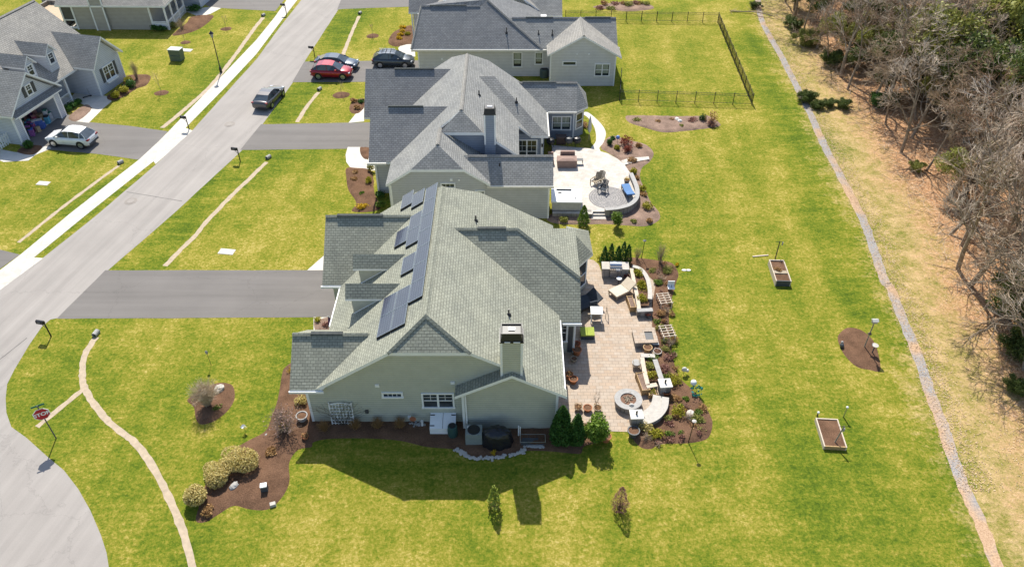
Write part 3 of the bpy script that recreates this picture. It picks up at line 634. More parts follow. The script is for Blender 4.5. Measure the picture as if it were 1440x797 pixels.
# bay glazing
for (a,b) in (((4.65,43.1),(5.5,44.2)),):
    a=Vector(a);b=Vector(b);d=(b-a).normalized();n=Vector((d.y,-d.x)); 
    def qd(mb,s0,s1,z0,z1,o0,o1):
        P=[a+d*s0+n*o0,a+d*s1+n*o0,a+d*s1+n*o1,a+d*s0+n*o1]; mb.prism([tuple(p) for p in P],z0,z1)
    gq=MB(); qd(gq,.2,1.2,.5,2.6,-.02,.03); gw=gq.build('window',GLASS,h1)
    fq=MB()
    for s0,s1,z0,z1 in ((.08,.2,.4,2.7),(1.2,1.32,.4,2.7),(.2,1.2,2.6,2.7),(.2,1.2,.4,.5),(.2,1.2,1.5,1.57)): qd(fq,s0,s1,z0,z1,.0,.07)
    o=fq.build('window_frame',WHITE,gw)
ch=MB(); ch.box(-.63,.58,30.53,31.55,4.2,7.42); cho=ch.build('chimney',SD_G,h1)
c2=MB()
for x in (-.66,.48): c2.box(x,x+.13,30.5,30.62,4.6,7.42); c2.box(x,x+.13,31.46,31.58,4.6,7.42)
def sub(mb,name,m,parent): return mb.build(name,m,parent,world=True)
sub(c2,'chimney_trim',WHITE,cho)
c3=MB(); c3.obox((-.025,31.04),1.34,1.16,7.42,7.5); c3.obox((-.025,31.04),1.26,1.08,7.5,7.93,0,0,.12,.1); c3.box(-.62,.57,30.6,30.64,7.93,8.02);c3.box(-.62,.57,31.4,31.44,7.93,8.02);c3.box(-.62,-.58,30.64,31.4,7.93,8.02);c3.box(.53,.57,30.64,31.4,7.93,8.02)
sub(c3,'chimney_cap',BLACK,cho)
c4=MB(); c4.box(-.2,.15,30.95,31.15,7.93,8.0); sub(c4,'flue',STEEL,cho); c4=MB(); c4.box(-.42,-.1,30.44,30.47,7.45,7.52); c4.box(.08,.45,30.44,30.47,7.45,7.52); sub(c4,'vent_slot',WHITE,cho)
pipe_vent(h1,-.2,35.3,zE(-.2)); pipe_vent(h1,-2.5,43.6,zE(-2.5)); 
# small wall fittings
f=MB(); f.box(-8.1,-7.85,31.04,31.1,3.25,3.45); f.box(-3.62,-3.38,31.04,31.1,3.5,3.7); f.box(-6.4,-6.2,31.0,31.1,.5,.65); f.build('vent_hood',WHITE,h1)
f=MB(); f.box(-8.95,-8.75,31.0,31.1,.95,1.2); f.build('meter_box',DKGREY,h1)
# bulkhead doors
b=MB(); b.box(-4.95,-3.45,30.25,31.09,.0,.62); bo=b.build('cellar_hatch',CREAM,h1)
b=MB()
for x0,x1 in ((-4.98,-4.215),(-4.185,-3.42)): b.add([(x0,30.12,.62),(x1,30.12,.62),(x1,31.08,.95),(x0,31.08,.95),(x0,30.12,.56),(x1,30.12,.56),(x1,31.08,.89),(x0,31.08,.89)],[(0,1,2,3),(7,6,5,4),(0,4,5,1),(1,5,6,2),(2,6,7,3),(3,7,4,0)]); 
b.box(-4.98,-3.42,30.1,30.14,.05,.61); b.build('hatch_door',WHITE,bo)
b=MB()
for x0,x1 in ((-4.97,-4.7),(-3.7,-3.43)):
    for y in (30.25,30.9): z=.62+(y-30.12)*.344+.01; b.box(x0,x1,y,y+.05,z,z+.03)
b.build('hinge',BLACK,bo)
# porch bits on the street side
p=MB()
for y in (36.2,38.3,40.2): p.box(-11.55,-11.35,y,y+.2,0,3.1)
p.build('porch_column',WHITE,h1)
p=MB(); p.box(-11.6,-11.3,35.8,40.7,0,.18); p.build('porch_floor',CONC2,h1)
# solar panels : each a thing on the roof
PAN,n_,l_,b_=nm('solar_cells')
uvn=n_.new('ShaderNodeUVMap'); br=n_.new('ShaderNodeTexBrick'); br.offset=0; br.inputs['Scale'].default_value=1; br.inputs['Brick Width'].default_value=.175; br.inputs['Row Height'].default_value=.175; br.inputs['Mortar Size'].default_value=.009
br.inputs['Color1'].default_value=(.028,.032,.055,1); br.inputs['Color2'].default_value=(.036,.04,.066,1); br.inputs['Mortar'].default_value=(.14,.15,.18,1); l_.new(uvn.outputs[0],br.inputs['Vector']); l_.new(br.outputs[0],b_.inputs['Base Color']); b_.inputs['Roughness'].default_value=.28; b_.inputs['Specular IOR Level'].default_value=.8; b_.inputs['Coat Weight'].default_value=.3
def panel(xr,y0):
    y0=y0*1.012+.1; th=math.atan(.66); L=1.03*math.cos(th); x1=xr-L
    z=lambda x,o: zW(x)+o
    o=thing('solar_panel',None,'solar panel',((xr+x1)/2,y0+.86,zW((xr+x1)/2)),group='solar panels on the street side roof')
    a=MB(); 
    def sheetp(mb,xa,xb,ya,yb,o0,o1):
        vs=[(xa,ya,z(xa,o0)),(xb,ya,z(xb,o0)),(xb,yb,z(xb,o0)),(xa,yb,z(xa,o0)),(xa,ya,z(xa,o1)),(xb,ya,z(xb,o1)),(xb,yb,z(xb,o1)),(xa,yb,z(xa,o1))]
        mb.add(vs,[(3,2,1,0),(4,5,6,7),(0,1,5,4),(1,2,6,5),(2,3,7,6),(3,0,4,7)])
    sheetp(a,x1+.02,xr-.02,y0+.025,y0+1.695,.12,.165); a.build('cells',PAN,o)
    q=MB(); 
    sheetp(q,x1,x1+.02,y0,y0+1.72,.11,.175);sheetp(q,xr-.02,xr,y0,y0+1.72,.11,.175);sheetp(q,x1+.02,xr-.02,y0,y0+.025,.11,.175);sheetp(q,x1+.02,xr-.02,y0+1.695,y0+1.72,.11,.175)
    q.build('panel_frame',STEEL,o)
    q=MB(); sheetp(q,x1,xr,y0-.03,y0-.003,.0,.15); sheetp(q,x1+.1,xr-.1,y0+.4,y0+.45,.0,.11); sheetp(q,x1+.1,xr-.1,y0+1.2,y0+1.25,.0,.11); q.build('mount_rail',BLACK,o)
    return o
P1=-5.28; P2=-6.17; P3=-7.06
lab={}
col=[panel(P1,33.72+1.75*i) for i in range(7)]
for i,o in enumerate(col): o['label']=['lowest panel of the long column beside the ridge','second panel from the bottom of the long column beside the ridge','third panel from the bottom of the long column beside the ridge','middle panel of the long column beside the ridge','fifth panel from the bottom of the long column beside the ridge','second panel from the top of the long column beside the ridge','topmost panel of the long column beside the ridge'][i].replace('panel','dark solar panel')
for x,y,lb in [(P2,32.0,'dark solar panel of the bottom block of four, corner nearest the camera and ridge'),(P2,33.75,'dark solar panel of the bottom block of four, upper right one'),(P3,32.0,'dark solar panel of the bottom block of four, lower left one'),(P3,33.75,'dark solar panel of the bottom block of four, upper left one'),
  (P2,37.0,'lone dark solar panel beside the two dormers'),(P2,39.9,'lower panel of the stacked pair left of the long solar column'),(P2,41.65,'upper panel of the stacked pair left of the long solar column'),(P3,40.65,'lone dark solar panel above the upper dormer, left of the stacked pair'),(P2-.1,44.5,'far end solar panel next to the long column, right of its twin'),(P3-.1,45.2,'far end solar panel at the far left, separate from the rest')]:
    o=panel(x,y); o['label']=lb
# ================= HOUSE 2
h2=thing('house','blue grey house in the middle, between the sage house and the dark hip roofed one','house',(-4,62,0),group='one storey houses')
w2=lambda x:3.4+.66*(x+10.4)
wl=MB(); wl.prismY([(-9.9,0),(-2.2,0),(-2.2,3.4),(-3.9,4.7),(-8.0,4.7),(-9.9,3.4)],53.05,57)
wl.box(-2.2,3.05,53.1,56,0,3.3); wl.prismX([(53.1,3.3),(56,3.3),(55,4.6)],-2.2,3.05)
wl.box(-9.9,-2.2,57,61,0,3.3); wl.box(-11.7,-9.9,57,64,0,3.3); wl.box(-13.2,-9.9,65,71.3,0,3.2); wl.box(-9.9,.3,61,70.5,0,3.2)
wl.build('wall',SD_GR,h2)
wl=MB(); wl.prismY([(-6.3,3.3),(.2,3.3),(.2,4.05),(-2.4,5.95),(-5.9,5.95),(-6.3,5.8)],56.8,61)
wl.box(.3,2.9,61.75,68.5,0,3.2); wl.box(-.2,.3,56.1,61.7,0,4.0)
wl.box(2.9,5.95,66.55,70.5,0,3.1); wl.prism([(5.95,66.6),(6.95,67.6),(6.95,69.9),(5.95,70.5)],0,3.1)
wl.build('rear_wall',SD_B,h2)
m1z=lambda x:6.34-.66*abs(x+5.95)
roofobj(h2,[[(-10.2,52.75,m1z(-10.2)),(-8.05,52.75,4.95),(-5.95,54.3,6.34),(-5.95,57.2,6.34),(-4.2,58.0,7.49),(-4.2,69.3,7.49),(-5.8,71,6.43),(-10.8,71,w2(-10.8)),(-10.8,60,w2(-10.8)),(-10.2,56,w2(-10.2))],
 [(-8.05,52.75,4.95),(-3.85,52.75,4.95),(-5.95,54.3,6.34)],
 [(-5.95,54.3,6.34),(-3.85,52.75,4.95),(-1.75,52.75,m1z(-1.75)),(-1.75,57,m1z(-1.75)),(-5.95,57,6.34)]],SH_D,'front_roof',.22)
m2z=lambda x:7.49-.72*(x+4.2)
roofobj(h2,[[(-4.2,58,7.49),(-2.4,56.5,m2z(-2.4)),(.6,56.5,m2z(.6)),(.6,61.6,m2z(.6)),(1.7,61.4,m2z(1.7)),(1.7,71,m2z(1.7)),(-2.3,71,6.12),(-4.2,69.3,7.49)],[(-6.0,56.5,6.19),(-2.4,56.5,6.19),(-4.2,58,7.49)]],SH_D,'main_roof',.24)
roofobj(h2,[[(-3.1,66.2,6.65),(-1.6,66.2,6.65),(3.25,61.35,3.2),(1.7,61.35,3.2)],[(-1.6,66.2,6.65),(3.25,61.35,3.2),(3.25,71,3.2)],[(-3.1,66.2,6.65),(-1.6,66.2,6.65),(3.25,71,3.2),(1.7,71,3.2)]],SH_D,'hip_roof')
roofobj(h2,[[(-12.1,56.35,3.5),(-10.1,56.35,3.5),(-5.4,60.25,6.65),(-12.1,60.25,6.65)],[(-12.1,60.25,6.65),(-5.4,60.25,6.65),(-10.1,64.3,3.5),(-12.1,64.6,3.5)]],SH_S,'street_wing_roof')
roofobj(h2,[[(-13.7,64.5,3.4),(-10.2,64.5,3.4),(-5.7,68.15,6.5),(-13.7,68.15,6.5)],[(-13.7,68.15,6.5),(-5.7,68.15,6.5),(-10.2,72,3.4),(-13.7,72,3.4)]],SH_S,'garage_roof')
roofobj(h2,[[(-1.9,52.83,3.42),(3.35,52.83,3.42),(3.35,54.8,5.05),(-3.9,54.8,5.05)],[(-3.9,54.8,5.05),(3.35,54.8,5.05),(3.35,57.2,3.42),(-1.9,57.2,3.42)]],SH_D,'rear_wing_roof')
roofobj(h2,[[(.9,66.1,3.2),(6.1,66.1,3.2),(6.2,68.4,5.05),(-.2,68.4,5.05)],[(6.2,68.4,5.05),(6.1,66.1,3.2),(7.25,67.1,3.2)],[(6.2,68.4,5.05),(7.25,67.1,3.2),(7.25,70,3.2)],[(-.2,68.4,5.05),(6.2,68.4,5.05),(7.25,70,3.2),(6.1,70.8,3.2),(.9,70.8,3.2)]],SH_D,'bay_roof',.18)
for a,b in [((-4.2,58,7.51),(-4.2,69.3,7.51)),((-5.95,54.3,6.37),(-5.95,57,6.37)),((-3.6,54.8,5.07),(3.35,54.8,5.07)),((-.2,68.4,5.07),(6.2,68.4,5.07))]: cap(h2,a,b,SH_T)
for x0,x1,y,z in [(-11,-7.3,68.07,6.55),(-10.6,-7.6,60.17,6.7),(1,4.2,68.33,5.1)]:
    mb=MB(); mb.box(x0,x1,y-.03,y+.16,z-.05,z+.03); mb.build('ridge_vent',SH_V,h2)
W=lambda x,y,z:(x-h2.location.x,y-h2.location.y,z)
window(h2,W(4.75,66.55,1.75),1.65,1.3,'-y',(2,1),2,blind=True)
window(h2,W(1.35,61.75,1.45),1.7,2.2,'-y',(2,2),2,name='french_door')
window(h2,W(-2.62,53.05,2.45),.62,.55,'-y',(2,1),1,blind=True); window(h2,W(-5.2,53.05,3.3),1.0,.3,'-y',(3,1),1)
# bay diagonal window
mb=MB(); a=Vector((5.98,66.63)); b=Vector((6.93,67.58)); d=(b-a).normalized(); n_=Vector((d.y,-d.x))
mb.prism([tuple(a+d*.25+n_*-.02),tuple(a+d*.25+n_*.03),tuple(a+d*1.1+n_*.03),tuple(a+d*1.1+n_*-.02)][::-1],1.0,2.5); gw=mb.build('window',GLASS,h2)
mb=MB()
for s0,s1,z0,z1 in ((.12,.25,.9,2.6),(1.1,1.22,.9,2.6),(.25,1.1,2.5,2.6),(.25,1.1,.9,1),(.25,1.1,1.72,1.79)): mb.prism([tuple(a+d*s0),tuple(a+d*s0+n_*.07),tuple(a+d*s1+n_*.07),tuple(a+d*s1)][::-1],z0,z1)
mb.build('window_frame',WHITE,gw)
t=MB(); t.box(-9.93,-9.8,53.02,53.15,0,3.3); t.box(-10.1,-9.98,53.4,53.55,0,3.4); t.box(2.95,3.08,53.07,53.2,0,3.25); t.box(5.85,5.98,66.52,66.62,0,3.0); t.box(2.62,2.8,61.6,61.75,0,3.1); t.box(-11.75,-11.6,56.9,57.1,0,3.2)
t.build('corner_board',WHITE,h2)
g=MB(); g.box(-2,3.4,52.74,52.82,3.2,3.38); g.box(3.26,3.38,61.4,69,3.0,3.16); g.box(1,6.1,65.98,66.1,3.0,3.16); g.box(-12.2,-10.6,56.2,56.35,3.26,3.46); g.box(-12.25,-12.1,56.3,62.4,3.2,3.34); g.build('gutter',CREAM,h2)
ch=MB(); ch.box(-2.25,-1.36,56.3,57.25,4.2,7.9); cho=ch.build('chimney',SD_B,h2)
c=MB()
for x in (-2.28,-1.45): c.box(x,x+.12,56.26,56.38,5.2,7.9)
c.build('chimney_trim',WHITE,cho)
c=MB(); c.obox((-1.805,56.77),1.02,1.06,7.9,7.98); c.obox((-1.805,56.77),.96,1.0,7.98,8.42,0,0,.1,.1); c.build('chimney_cap',BLACK,cho)
c=MB(); c.box(-2.0,-1.6,56.6,56.8,8.42,8.48); c.build('flue',STEEL,cho)
pipe_vent(h2,-1.0,54.1,4.3); pipe_vent(h2,-2.9,62.6,m2z(-2.9)); pipe_vent(h2,.4,64.1,5.15)
f=MB(); f.box(-5.0,-4.8,52.99,53.05,3.75,3.95); f.box(-4.35,-4.2,52.99,53.05,3.75,3.9); f.build('vent_hood',WHITE,h2)
l=MB(); l.tube((2.75,61.55,2.0),(2.75,61.55,2.3),.08); l.build('wall_lantern',BLACK,h2)
# ================= HOUSE 3
h3=thing('house','light grey house with dark hip roof, beside the fenced lawn','house',(0,86,0),group='one storey houses')
wl=MB(); wl.box(-10.3,4.1,80.75,92,0,3.2); wl.prismY([(4.1,0),(11.1,0),(11.1,3.45),(7.5,5.45),(4.1,3.5)],78.3,80.75); wl.box(4.1,11.1,80.75,87,0,3.2)
wl.build('wall',SD_L,h3)
roofobj(h3,[[(-10.9,80.4,3.3),(3.4,80.4,3.3),(-2.7,84.9,7.05),(-3.4,84.4,6.55),(-9.95,84.4,6.55)],[(-10.9,80.4,3.3),(-9.95,84.4,6.55),(-10.9,88.4,3.3)],[(3.4,80.4,3.3),(3.4,92,3.3),(-2.7,87.5,7.05),(-2.7,84.9,7.05)],[(-10.9,92,3.3),(-9.95,84.4,6.55),(-3.4,84.4,6.55),(-2.7,84.9,7.05),(-2.7,87.5,7.05),(3.4,92,3.3)]],SH_S,'hip_roof')
roofobj(h3,[[(.5,80.4,3.25),(11.5,80.4,3.25),(11.4,83.4,5.6),(-.6,83.4,5.6)],[(-.6,83.4,5.6),(11.4,83.4,5.6),(11.5,86.5,3.25),(.5,86.5,3.25)]],SH_D,'rear_wing_roof')
roofobj(h3,[[(3.75,78.0,3.62),(7.5,78.0,5.72),(7.5,83.3,5.72),(3.75,80.6,3.62)],[(7.5,78,5.72),(11.65,78,3.4),(11.65,80.6,3.4),(7.5,83.3,5.72)]],SH_T,'gable_roof')
cap(h3,(7.5,78,5.75),(7.5,83.2,5.75),SH_T); cap(h3,(-9.9,84.4,6.57),(-3.5,84.4,6.57),SH_S); cap(h3,(-2.7,84.9,7.07),(3.3,80.4,3.35),SH_T); cap(h3,(0,83.4,5.62),(11.4,83.4,5.62),SH_S); cap(h3,(-9.95,84.4,6.57),(-10.9,80.4,3.35),SH_T)
for x0,x1,y,z in [(-9,-5,84.33,6.6),(1.5,4.5,83.33,5.66),(8,10.8,83.33,5.66)]:
    mb=MB(); mb.box(x0,x1,y-.03,y+.16,z-.05,z+.03); mb.build('ridge_vent',SH_V,h3)
W=lambda x,y,z:(x-h3.location.x,y-h3.location.y,z)
window(h3,W(.6,80.75,1.95),.85,1.55,'-y',(1,1),1,blind=True); window(h3,W(2.95,80.75,2.1),.7,1.25,'-y',(1,1),1,blind=True)
window(h3,W(6.15,78.3,2.6),1.3,.3,'-y',(1,1),1); window(h3,W(9.7,78.3,1.85),1.45,1.25,'-y',(1,1),2,blind=True)
t=MB(); t.box(-10.33,-10.2,80.72,80.85,0,3.1); t.box(4.07,4.2,78.27,78.4,0,3.5); t.box(11.0,11.13,78.27,78.4,0,3.35); t.box(11.5,11.7,80.5,80.6,3.2,3.4); t.build('corner_board',WHITE,h3)
g=MB(); g.box(-10.95,3.75,80.26,80.4,3.04,3.24); g.build('gutter',CREAM,h3)
f=MB(); f.box(6.85,7.0,78.24,78.3,3.55,3.7); f.box(8.1,8.25,78.24,78.3,3.55,3.7); f.box(-7.8,-7.6,80.7,80.75,1.9,2.1); f.build('vent_hood',WHITE,h3)
pipe_vent(h3,-.6,81.9,4.5,.6); pipe_vent(h3,2.9,81.9,4.35); pipe_vent(h3,4.4,81.8,4.3,.6)
# ================= HOUSE 4 (far, only its near roofs are in the picture)
h4=thing('house','farthest grey roofed house, cut off by the top edge of the photo','house',(-3,98,0),group='one storey houses')
wl=MB(); wl.box(-11.3,5.4,91.2,104,0,3.1); wl.prism([(-12.0,92.5),(-11.3,92.5),(-11.3,98),(-12.0,98)],0,3.1); wl.build('wall',SD_L,h4)
z4=lambda x:8.2-.72*abs(x+3.2)
roofobj(h4,[[(-10.2,91.3,z4(-10.2)),(-3.2,91.3,8.2),(-3.2,105,8.2),(-10.2,105,z4(-10.2))],[(-3.2,91.3,8.2),(3.7,91.3,z4(3.7)),(3.7,105,z4(3.7)),(-3.2,105,8.2)]],SH_T,'main_roof')
roofobj(h4,[[(-12.4,91.5,3.2),(-9,91.5,3.2),(-5,96.2,7.2),(-12.4,96.2,7.2)],[(-12.4,96.2,7.2),(-5,96.2,7.2),(-9,101,3.2),(-12.4,101,3.2)]],SH_S,'street_wing_roof')
roofobj(h4,[[(3,90.7,3.1),(6,90.7,3.1),(6,96,6.9),(-1.5,96,6.9)],[(-1.5,96,6.9),(6,96,6.9),(6,101,3.1),(3,101,3.1)]],SH_D,'rear_wing_roof')
t=MB(); t.box(-12.1,-11.95,91.4,91.6,0,3.0); t.box(5.3,5.45,91.15,91.3,0,3.0); t.build('corner_board',WHITE,h4)
window(h4,(-8.0+3,91.2-98,1.9),1.2,1.3,'-y',(2,2),2)
# ================= TOP LEFT HOUSE with open garage (own frame: x along facade, y into the house)
t1=thing('house','pale blue grey house with open garage and two dormers, across the street','house',(-47.0,65.37,0),R(77),group='one storey houses')
mr=lambda v:3.2+.77*(v-1.3)
wl=MB()
wl.box(0,.9,0,7,0,3.1); wl.box(5.5,6.3,0,7,0,3.1); wl.box(.9,5.5,0,7,2.35,3.1); wl.box(.9,5.5,6.8,7,0,2.35); wl.prismY([(0,3.1),(6.3,3.1),(3.15,5.7)],.06,6); wl.box(6.3,10.9,3.1,11,0,3.1); wl.box(0,10.9,7,13,0,3.1)
wl.box(10.9,15.2,-.85,13,0,3.1); wl.prismY([(10.9,3.1),(15.2,3.1),(13.05,5.3)],-.85,3)
wl.build('wall',SD_P,t1,world=False)
wl=MB(); wl.box(.9,5.5,.5,6.8,.0,.03); wl.build('garage_floor',CONC2,t1,world=False)
roofobj(t1,[[(-.5,1.0,mr(1.0)),(15.4,1.0,mr(1.0)),(15.4,7.5,mr(7.5)),(-.5,7.5,mr(7.5))],[(-.5,7.5,mr(7.5)),(15.4,7.5,mr(7.5)),(15.4,13.6,3.2),(-.5,13.6,3.2)]],SH_T,'main_roof',world=False)
roofobj(t1,[[(-.35,-.45,3.2),(3.15,-.45,6.1),(3.15,5.2,6.1),(-.35,1.6,3.2)],[(3.15,-.45,6.1),(6.65,-.45,3.2),(6.65,1.6,3.2),(3.15,5.2,6.1)]],SH_D,'garage_roof',world=False)
roofobj(t1,[[(10.6,-1.3,3.2),(13.05,-1.3,5.75),(13.05,4.7,5.75),(10.6,1.4,3.2)],[(13.05,-1.3,5.75),(15.5,-1.3,3.2),(15.5,1.4,3.2),(13.05,4.7,5.75)]],SH_D,'gable_roof',world=False)
roofobj(t1,[[(-.1,-.55,2.9),(6.4,-.55,2.9),(6.4,0,3.3),(-.1,0,3.3)]],SH_S,'canopy',.1,world=False)
cap(t1,(-.5,7.5,mr(7.5)+.02),(15.4,7.5,mr(7.5)+.02),SH_T,world=False)
for u in (5.9,8.9):
    d=MB(); d.box(u-.62,u+.62,1.75,4.6,3.4,5.5); d.prismY([(u-.62,5.5),(u+.62,5.5),(u,6.15)],1.75,4.6); dm=d.build('dormer',SD_P,t1,world=False)
    r=MB(); r.slab([(u-.85,1.5,5.4),(u,1.5,6.35),(u,5.9,6.35),(u-.85,4.4,5.4)],.13); r.slab([(u,1.5,6.35),(u+.85,1.5,5.4),(u+.85,4.4,5.4),(u,5.9,6.35)],.13); r.build('dormer_roof',[SH_D,WHITE],dm,world=False)
    window(t1,(u,1.75,4.85),.6,.95,'-y',(2,2),1,name='dormer_window')
window(t1,(3.2,.06,4.25),.55,.85,'-y',(2,2),1); shutters(t1,(3.2,.06,4.25),.62,1.0,'-y')
wn=window(t1,(13.05,-.85,1.85),1.5,1.35,'-y',(2,2),2); shutters(t1,(13.05,-.85,1.85),1.55,1.5,'-y')
b=MB(); b.box(12.2,13.9,-1.12,-.88,.86,1.06); b.build('window_box',WHITE,t1,world=False)
window(t1,(8.4,3.1,1.2),.8,2.1,'-y',(1,1),1,name='front_door'); bpy.context.view_layer.update()
rd=MB(); rd.box(8.05,8.75,3.02,3.09,.2,2.2); rd.build('door_leaf',M('red_door',(.28,.03,.03),.5),t1,world=False)
t=MB()
for x,y in ((-.03,-.03),(6.2,-.03),(10.87,-.88),(15.1,-.88)): t.box(x,x+.13,y,y+.13,0,3.1)
t.box(.75,.9,-.04,.1,0,2.4); t.box(5.5,5.65,-.04,.1,0,2.4); t.box(.75,5.65,-.04,.1,2.352,2.52); t.build('corner_board',WHITE,t1,world=False)
t=MB()
for u in (7.0,9.1): t.box(u-.1,u+.1,1.35,1.55,.15,3.1)
t.build('porch_column',WHITE,t1,world=False)
t=MB(); t.box(6.32,9.5,1.2,3.1,0,.18); t.build('porch_floor',CONC2,t1,world=False)
t=MB(); t.box(6.4,9.1,1.38,1.44,1.0,1.08); t.box(6.4,9.1,1.38,1.44,.3,.36)
for i in range(20): t.box(6.45+i*.135,6.48+i*.135,1.39,1.43,.36,1.0)
t.build('porch_railing',WHITE,t1,world=False)
# ================= TOP LEFT taupe house
t2=thing('house','taupe house with screened porch and side chimney at the top left','house',(-49,97,0),R(-1),group='one storey houses')
wl=MB(); wl.box(-5.2,4.2,-2.7,10,0,3.0); wl.build('wall',SD_TP,t2,world=False)
wl=MB(); wl.box(-2.7,-1.1,-3.05,-2.7,0,6.5); co=wl.build('chimney',SD_TP,t2,world=False)
t=MB(); t.box(-2.76,-2.6,-3.1,-3.0,0,6.5); t.box(-1.2,-1.04,-3.1,-3.0,0,6.5); t.build('chimney_trim',WHITE,co,world=False)
roofobj(t2,[[(-7.0,-3.1,3.1),(6.6,-3.1,3.1),(2.4,3.4,7.4),(-7.0,3.4,7.4)],[(6.6,-3.1,3.1),(6.6,10.4,3.1),(2.4,3.4,7.4)],[(-7,3.4,7.4),(2.4,3.4,7.4),(6.6,10.4,3.1),(-7,10.4,3.1)]],SH_T,'hip_roof',world=False)
t=MB()
for x,y in ((-6.75,-2.75),(-5.3,-2.8),(4.2,-2.75),(6.1,-2.75),(6.1,-.9),(6.1,1.0),(6.1,3.0)): t.box(x,x+.18,y,y+.18,0,3.0)
t.box(-6.75,-5.3,-2.72,-2.6,1.1,1.22); t.box(-6.75,-5.3,-2.72,-2.6,.15,.3)
t.box(4.2,6.1,-2.7,-2.6,.95,1.05); t.box(4.2,6.1,-2.7,-2.6,.2,.9); t.box(6.15,6.25,-2.6,3.0,.95,1.05); t.box(6.16,6.24,-2.6,3,.3,.36)
for i in range(34): t.box(6.18,6.22,-2.5+i*.165,-2.46+i*.165,.3,.95)
t.build('porch_post',WHITE,t2,world=False)
t=MB(); t.box(-6.7,-5.2,-2.6,6,0,.2); t.box(4.2,6.2,-2.6,6,0,.2); t.build('porch_floor',CONC2,t2,world=False)
t=MB(); t.box(-6.62,-6.58,-2.6,6,.2,3); t.box(-6.6,-5.3,-2.65,-2.62,1.25,3.0); t.build('porch_screen',DKGREY,t2,world=False)
dk=thing('deck','tan paved terrace with a low border wall at the top left edge','terrace',tuple(G(85,20)))
c=G(85,20); d=MB(); d.obox((c.x-.5,c.y-.3),5.5,6,0,.25,R(-10)); d.build('terrace_floor',M('tan_paving',(.5,.38,.26),.85),dk)
d=MB(); d.obox((c.x-.8,c.y+2.7),5.8,.25,.25,.75,R(-10)); d.obox((c.x-3.3,c.y-.2),.25,6,.25,.75,R(-10)); d.build('border_wall',BLOCK,dk)
# another roof corner at the very top
t3=thing('house','pale blue house corner at the top edge, beyond the taupe house','house',tuple(G(285,-8)),group='one storey houses')
c=G(277,12); wl=MB(); wl.obox((c.x-3.0,c.y+5),8,9,0,3.1,R(-6)); wl.build('wall',SD_P,t3)
r=MB(); r.obox((c.x-3.0,c.y+5),9,10,3.1,3.25,R(-6),1); r.obox((c.x-3.0,c.y+5),9,10,3.25,6.4,R(-6),0,4.3,2.5); r.build('roof',[SH_T,WHITE],t3)
# ---------------- vehicles (x forward)
TYRE=M('tyre_rubber',(.02,.02,.02),.9,.2,9); RIM=M('alloy_rim',(.45,.46,.48),.3,.1,metal=.8); CGL=glass('car_glass',(.025,.035,.045),.05); TAIL=M('tail_lamp',(.25,.01,.012),.3); HEADL=M('head_lamp',(.6,.62,.65),.2)
def paint(name,c,metal=.3):
    m,n,l,b=nm(name); b.inputs['Base Color'].default_value=(*c,1); b.inputs['Metallic'].default_value=metal; b.inputs['Roughness'].default_value=.32; b.inputs['Coat Weight'].default_value=.7; b.inputs['Coat Roughness'].default_value=.06
    g=n.new('ShaderNodeNewGeometry'); t=noise(n,l,g.outputs['Position'],2,3); r=ramp(n,[(.3,tuple(x*.85 for x in c)),(.7,c)]); l.new(t.outputs[0],r.inputs[0]); l.new(r.outputs[0],b.inputs['Base Color']); return m
def loft(mb,st,ring,mi=0):
    b=len(mb.v); m=len(ring(st[0]))
    for s in st: mb.v+=ring(s)
    for k in range(len(st)-1):
        for i in range(m):
            j=(i+1)%m; mb.f.append((b+k*m+i,b+k*m+j,b+(k+1)*m+j,b+(k+1)*m+i)); mb.m.append(mi)
    mb.f.append(tuple(b+i for i in range(m-1,-1,-1))); mb.m.append(mi); b2=b+(len(st)-1)*m
    mb.f.append(tuple(b2+i for i in range(m))); mb.m.append(mi)
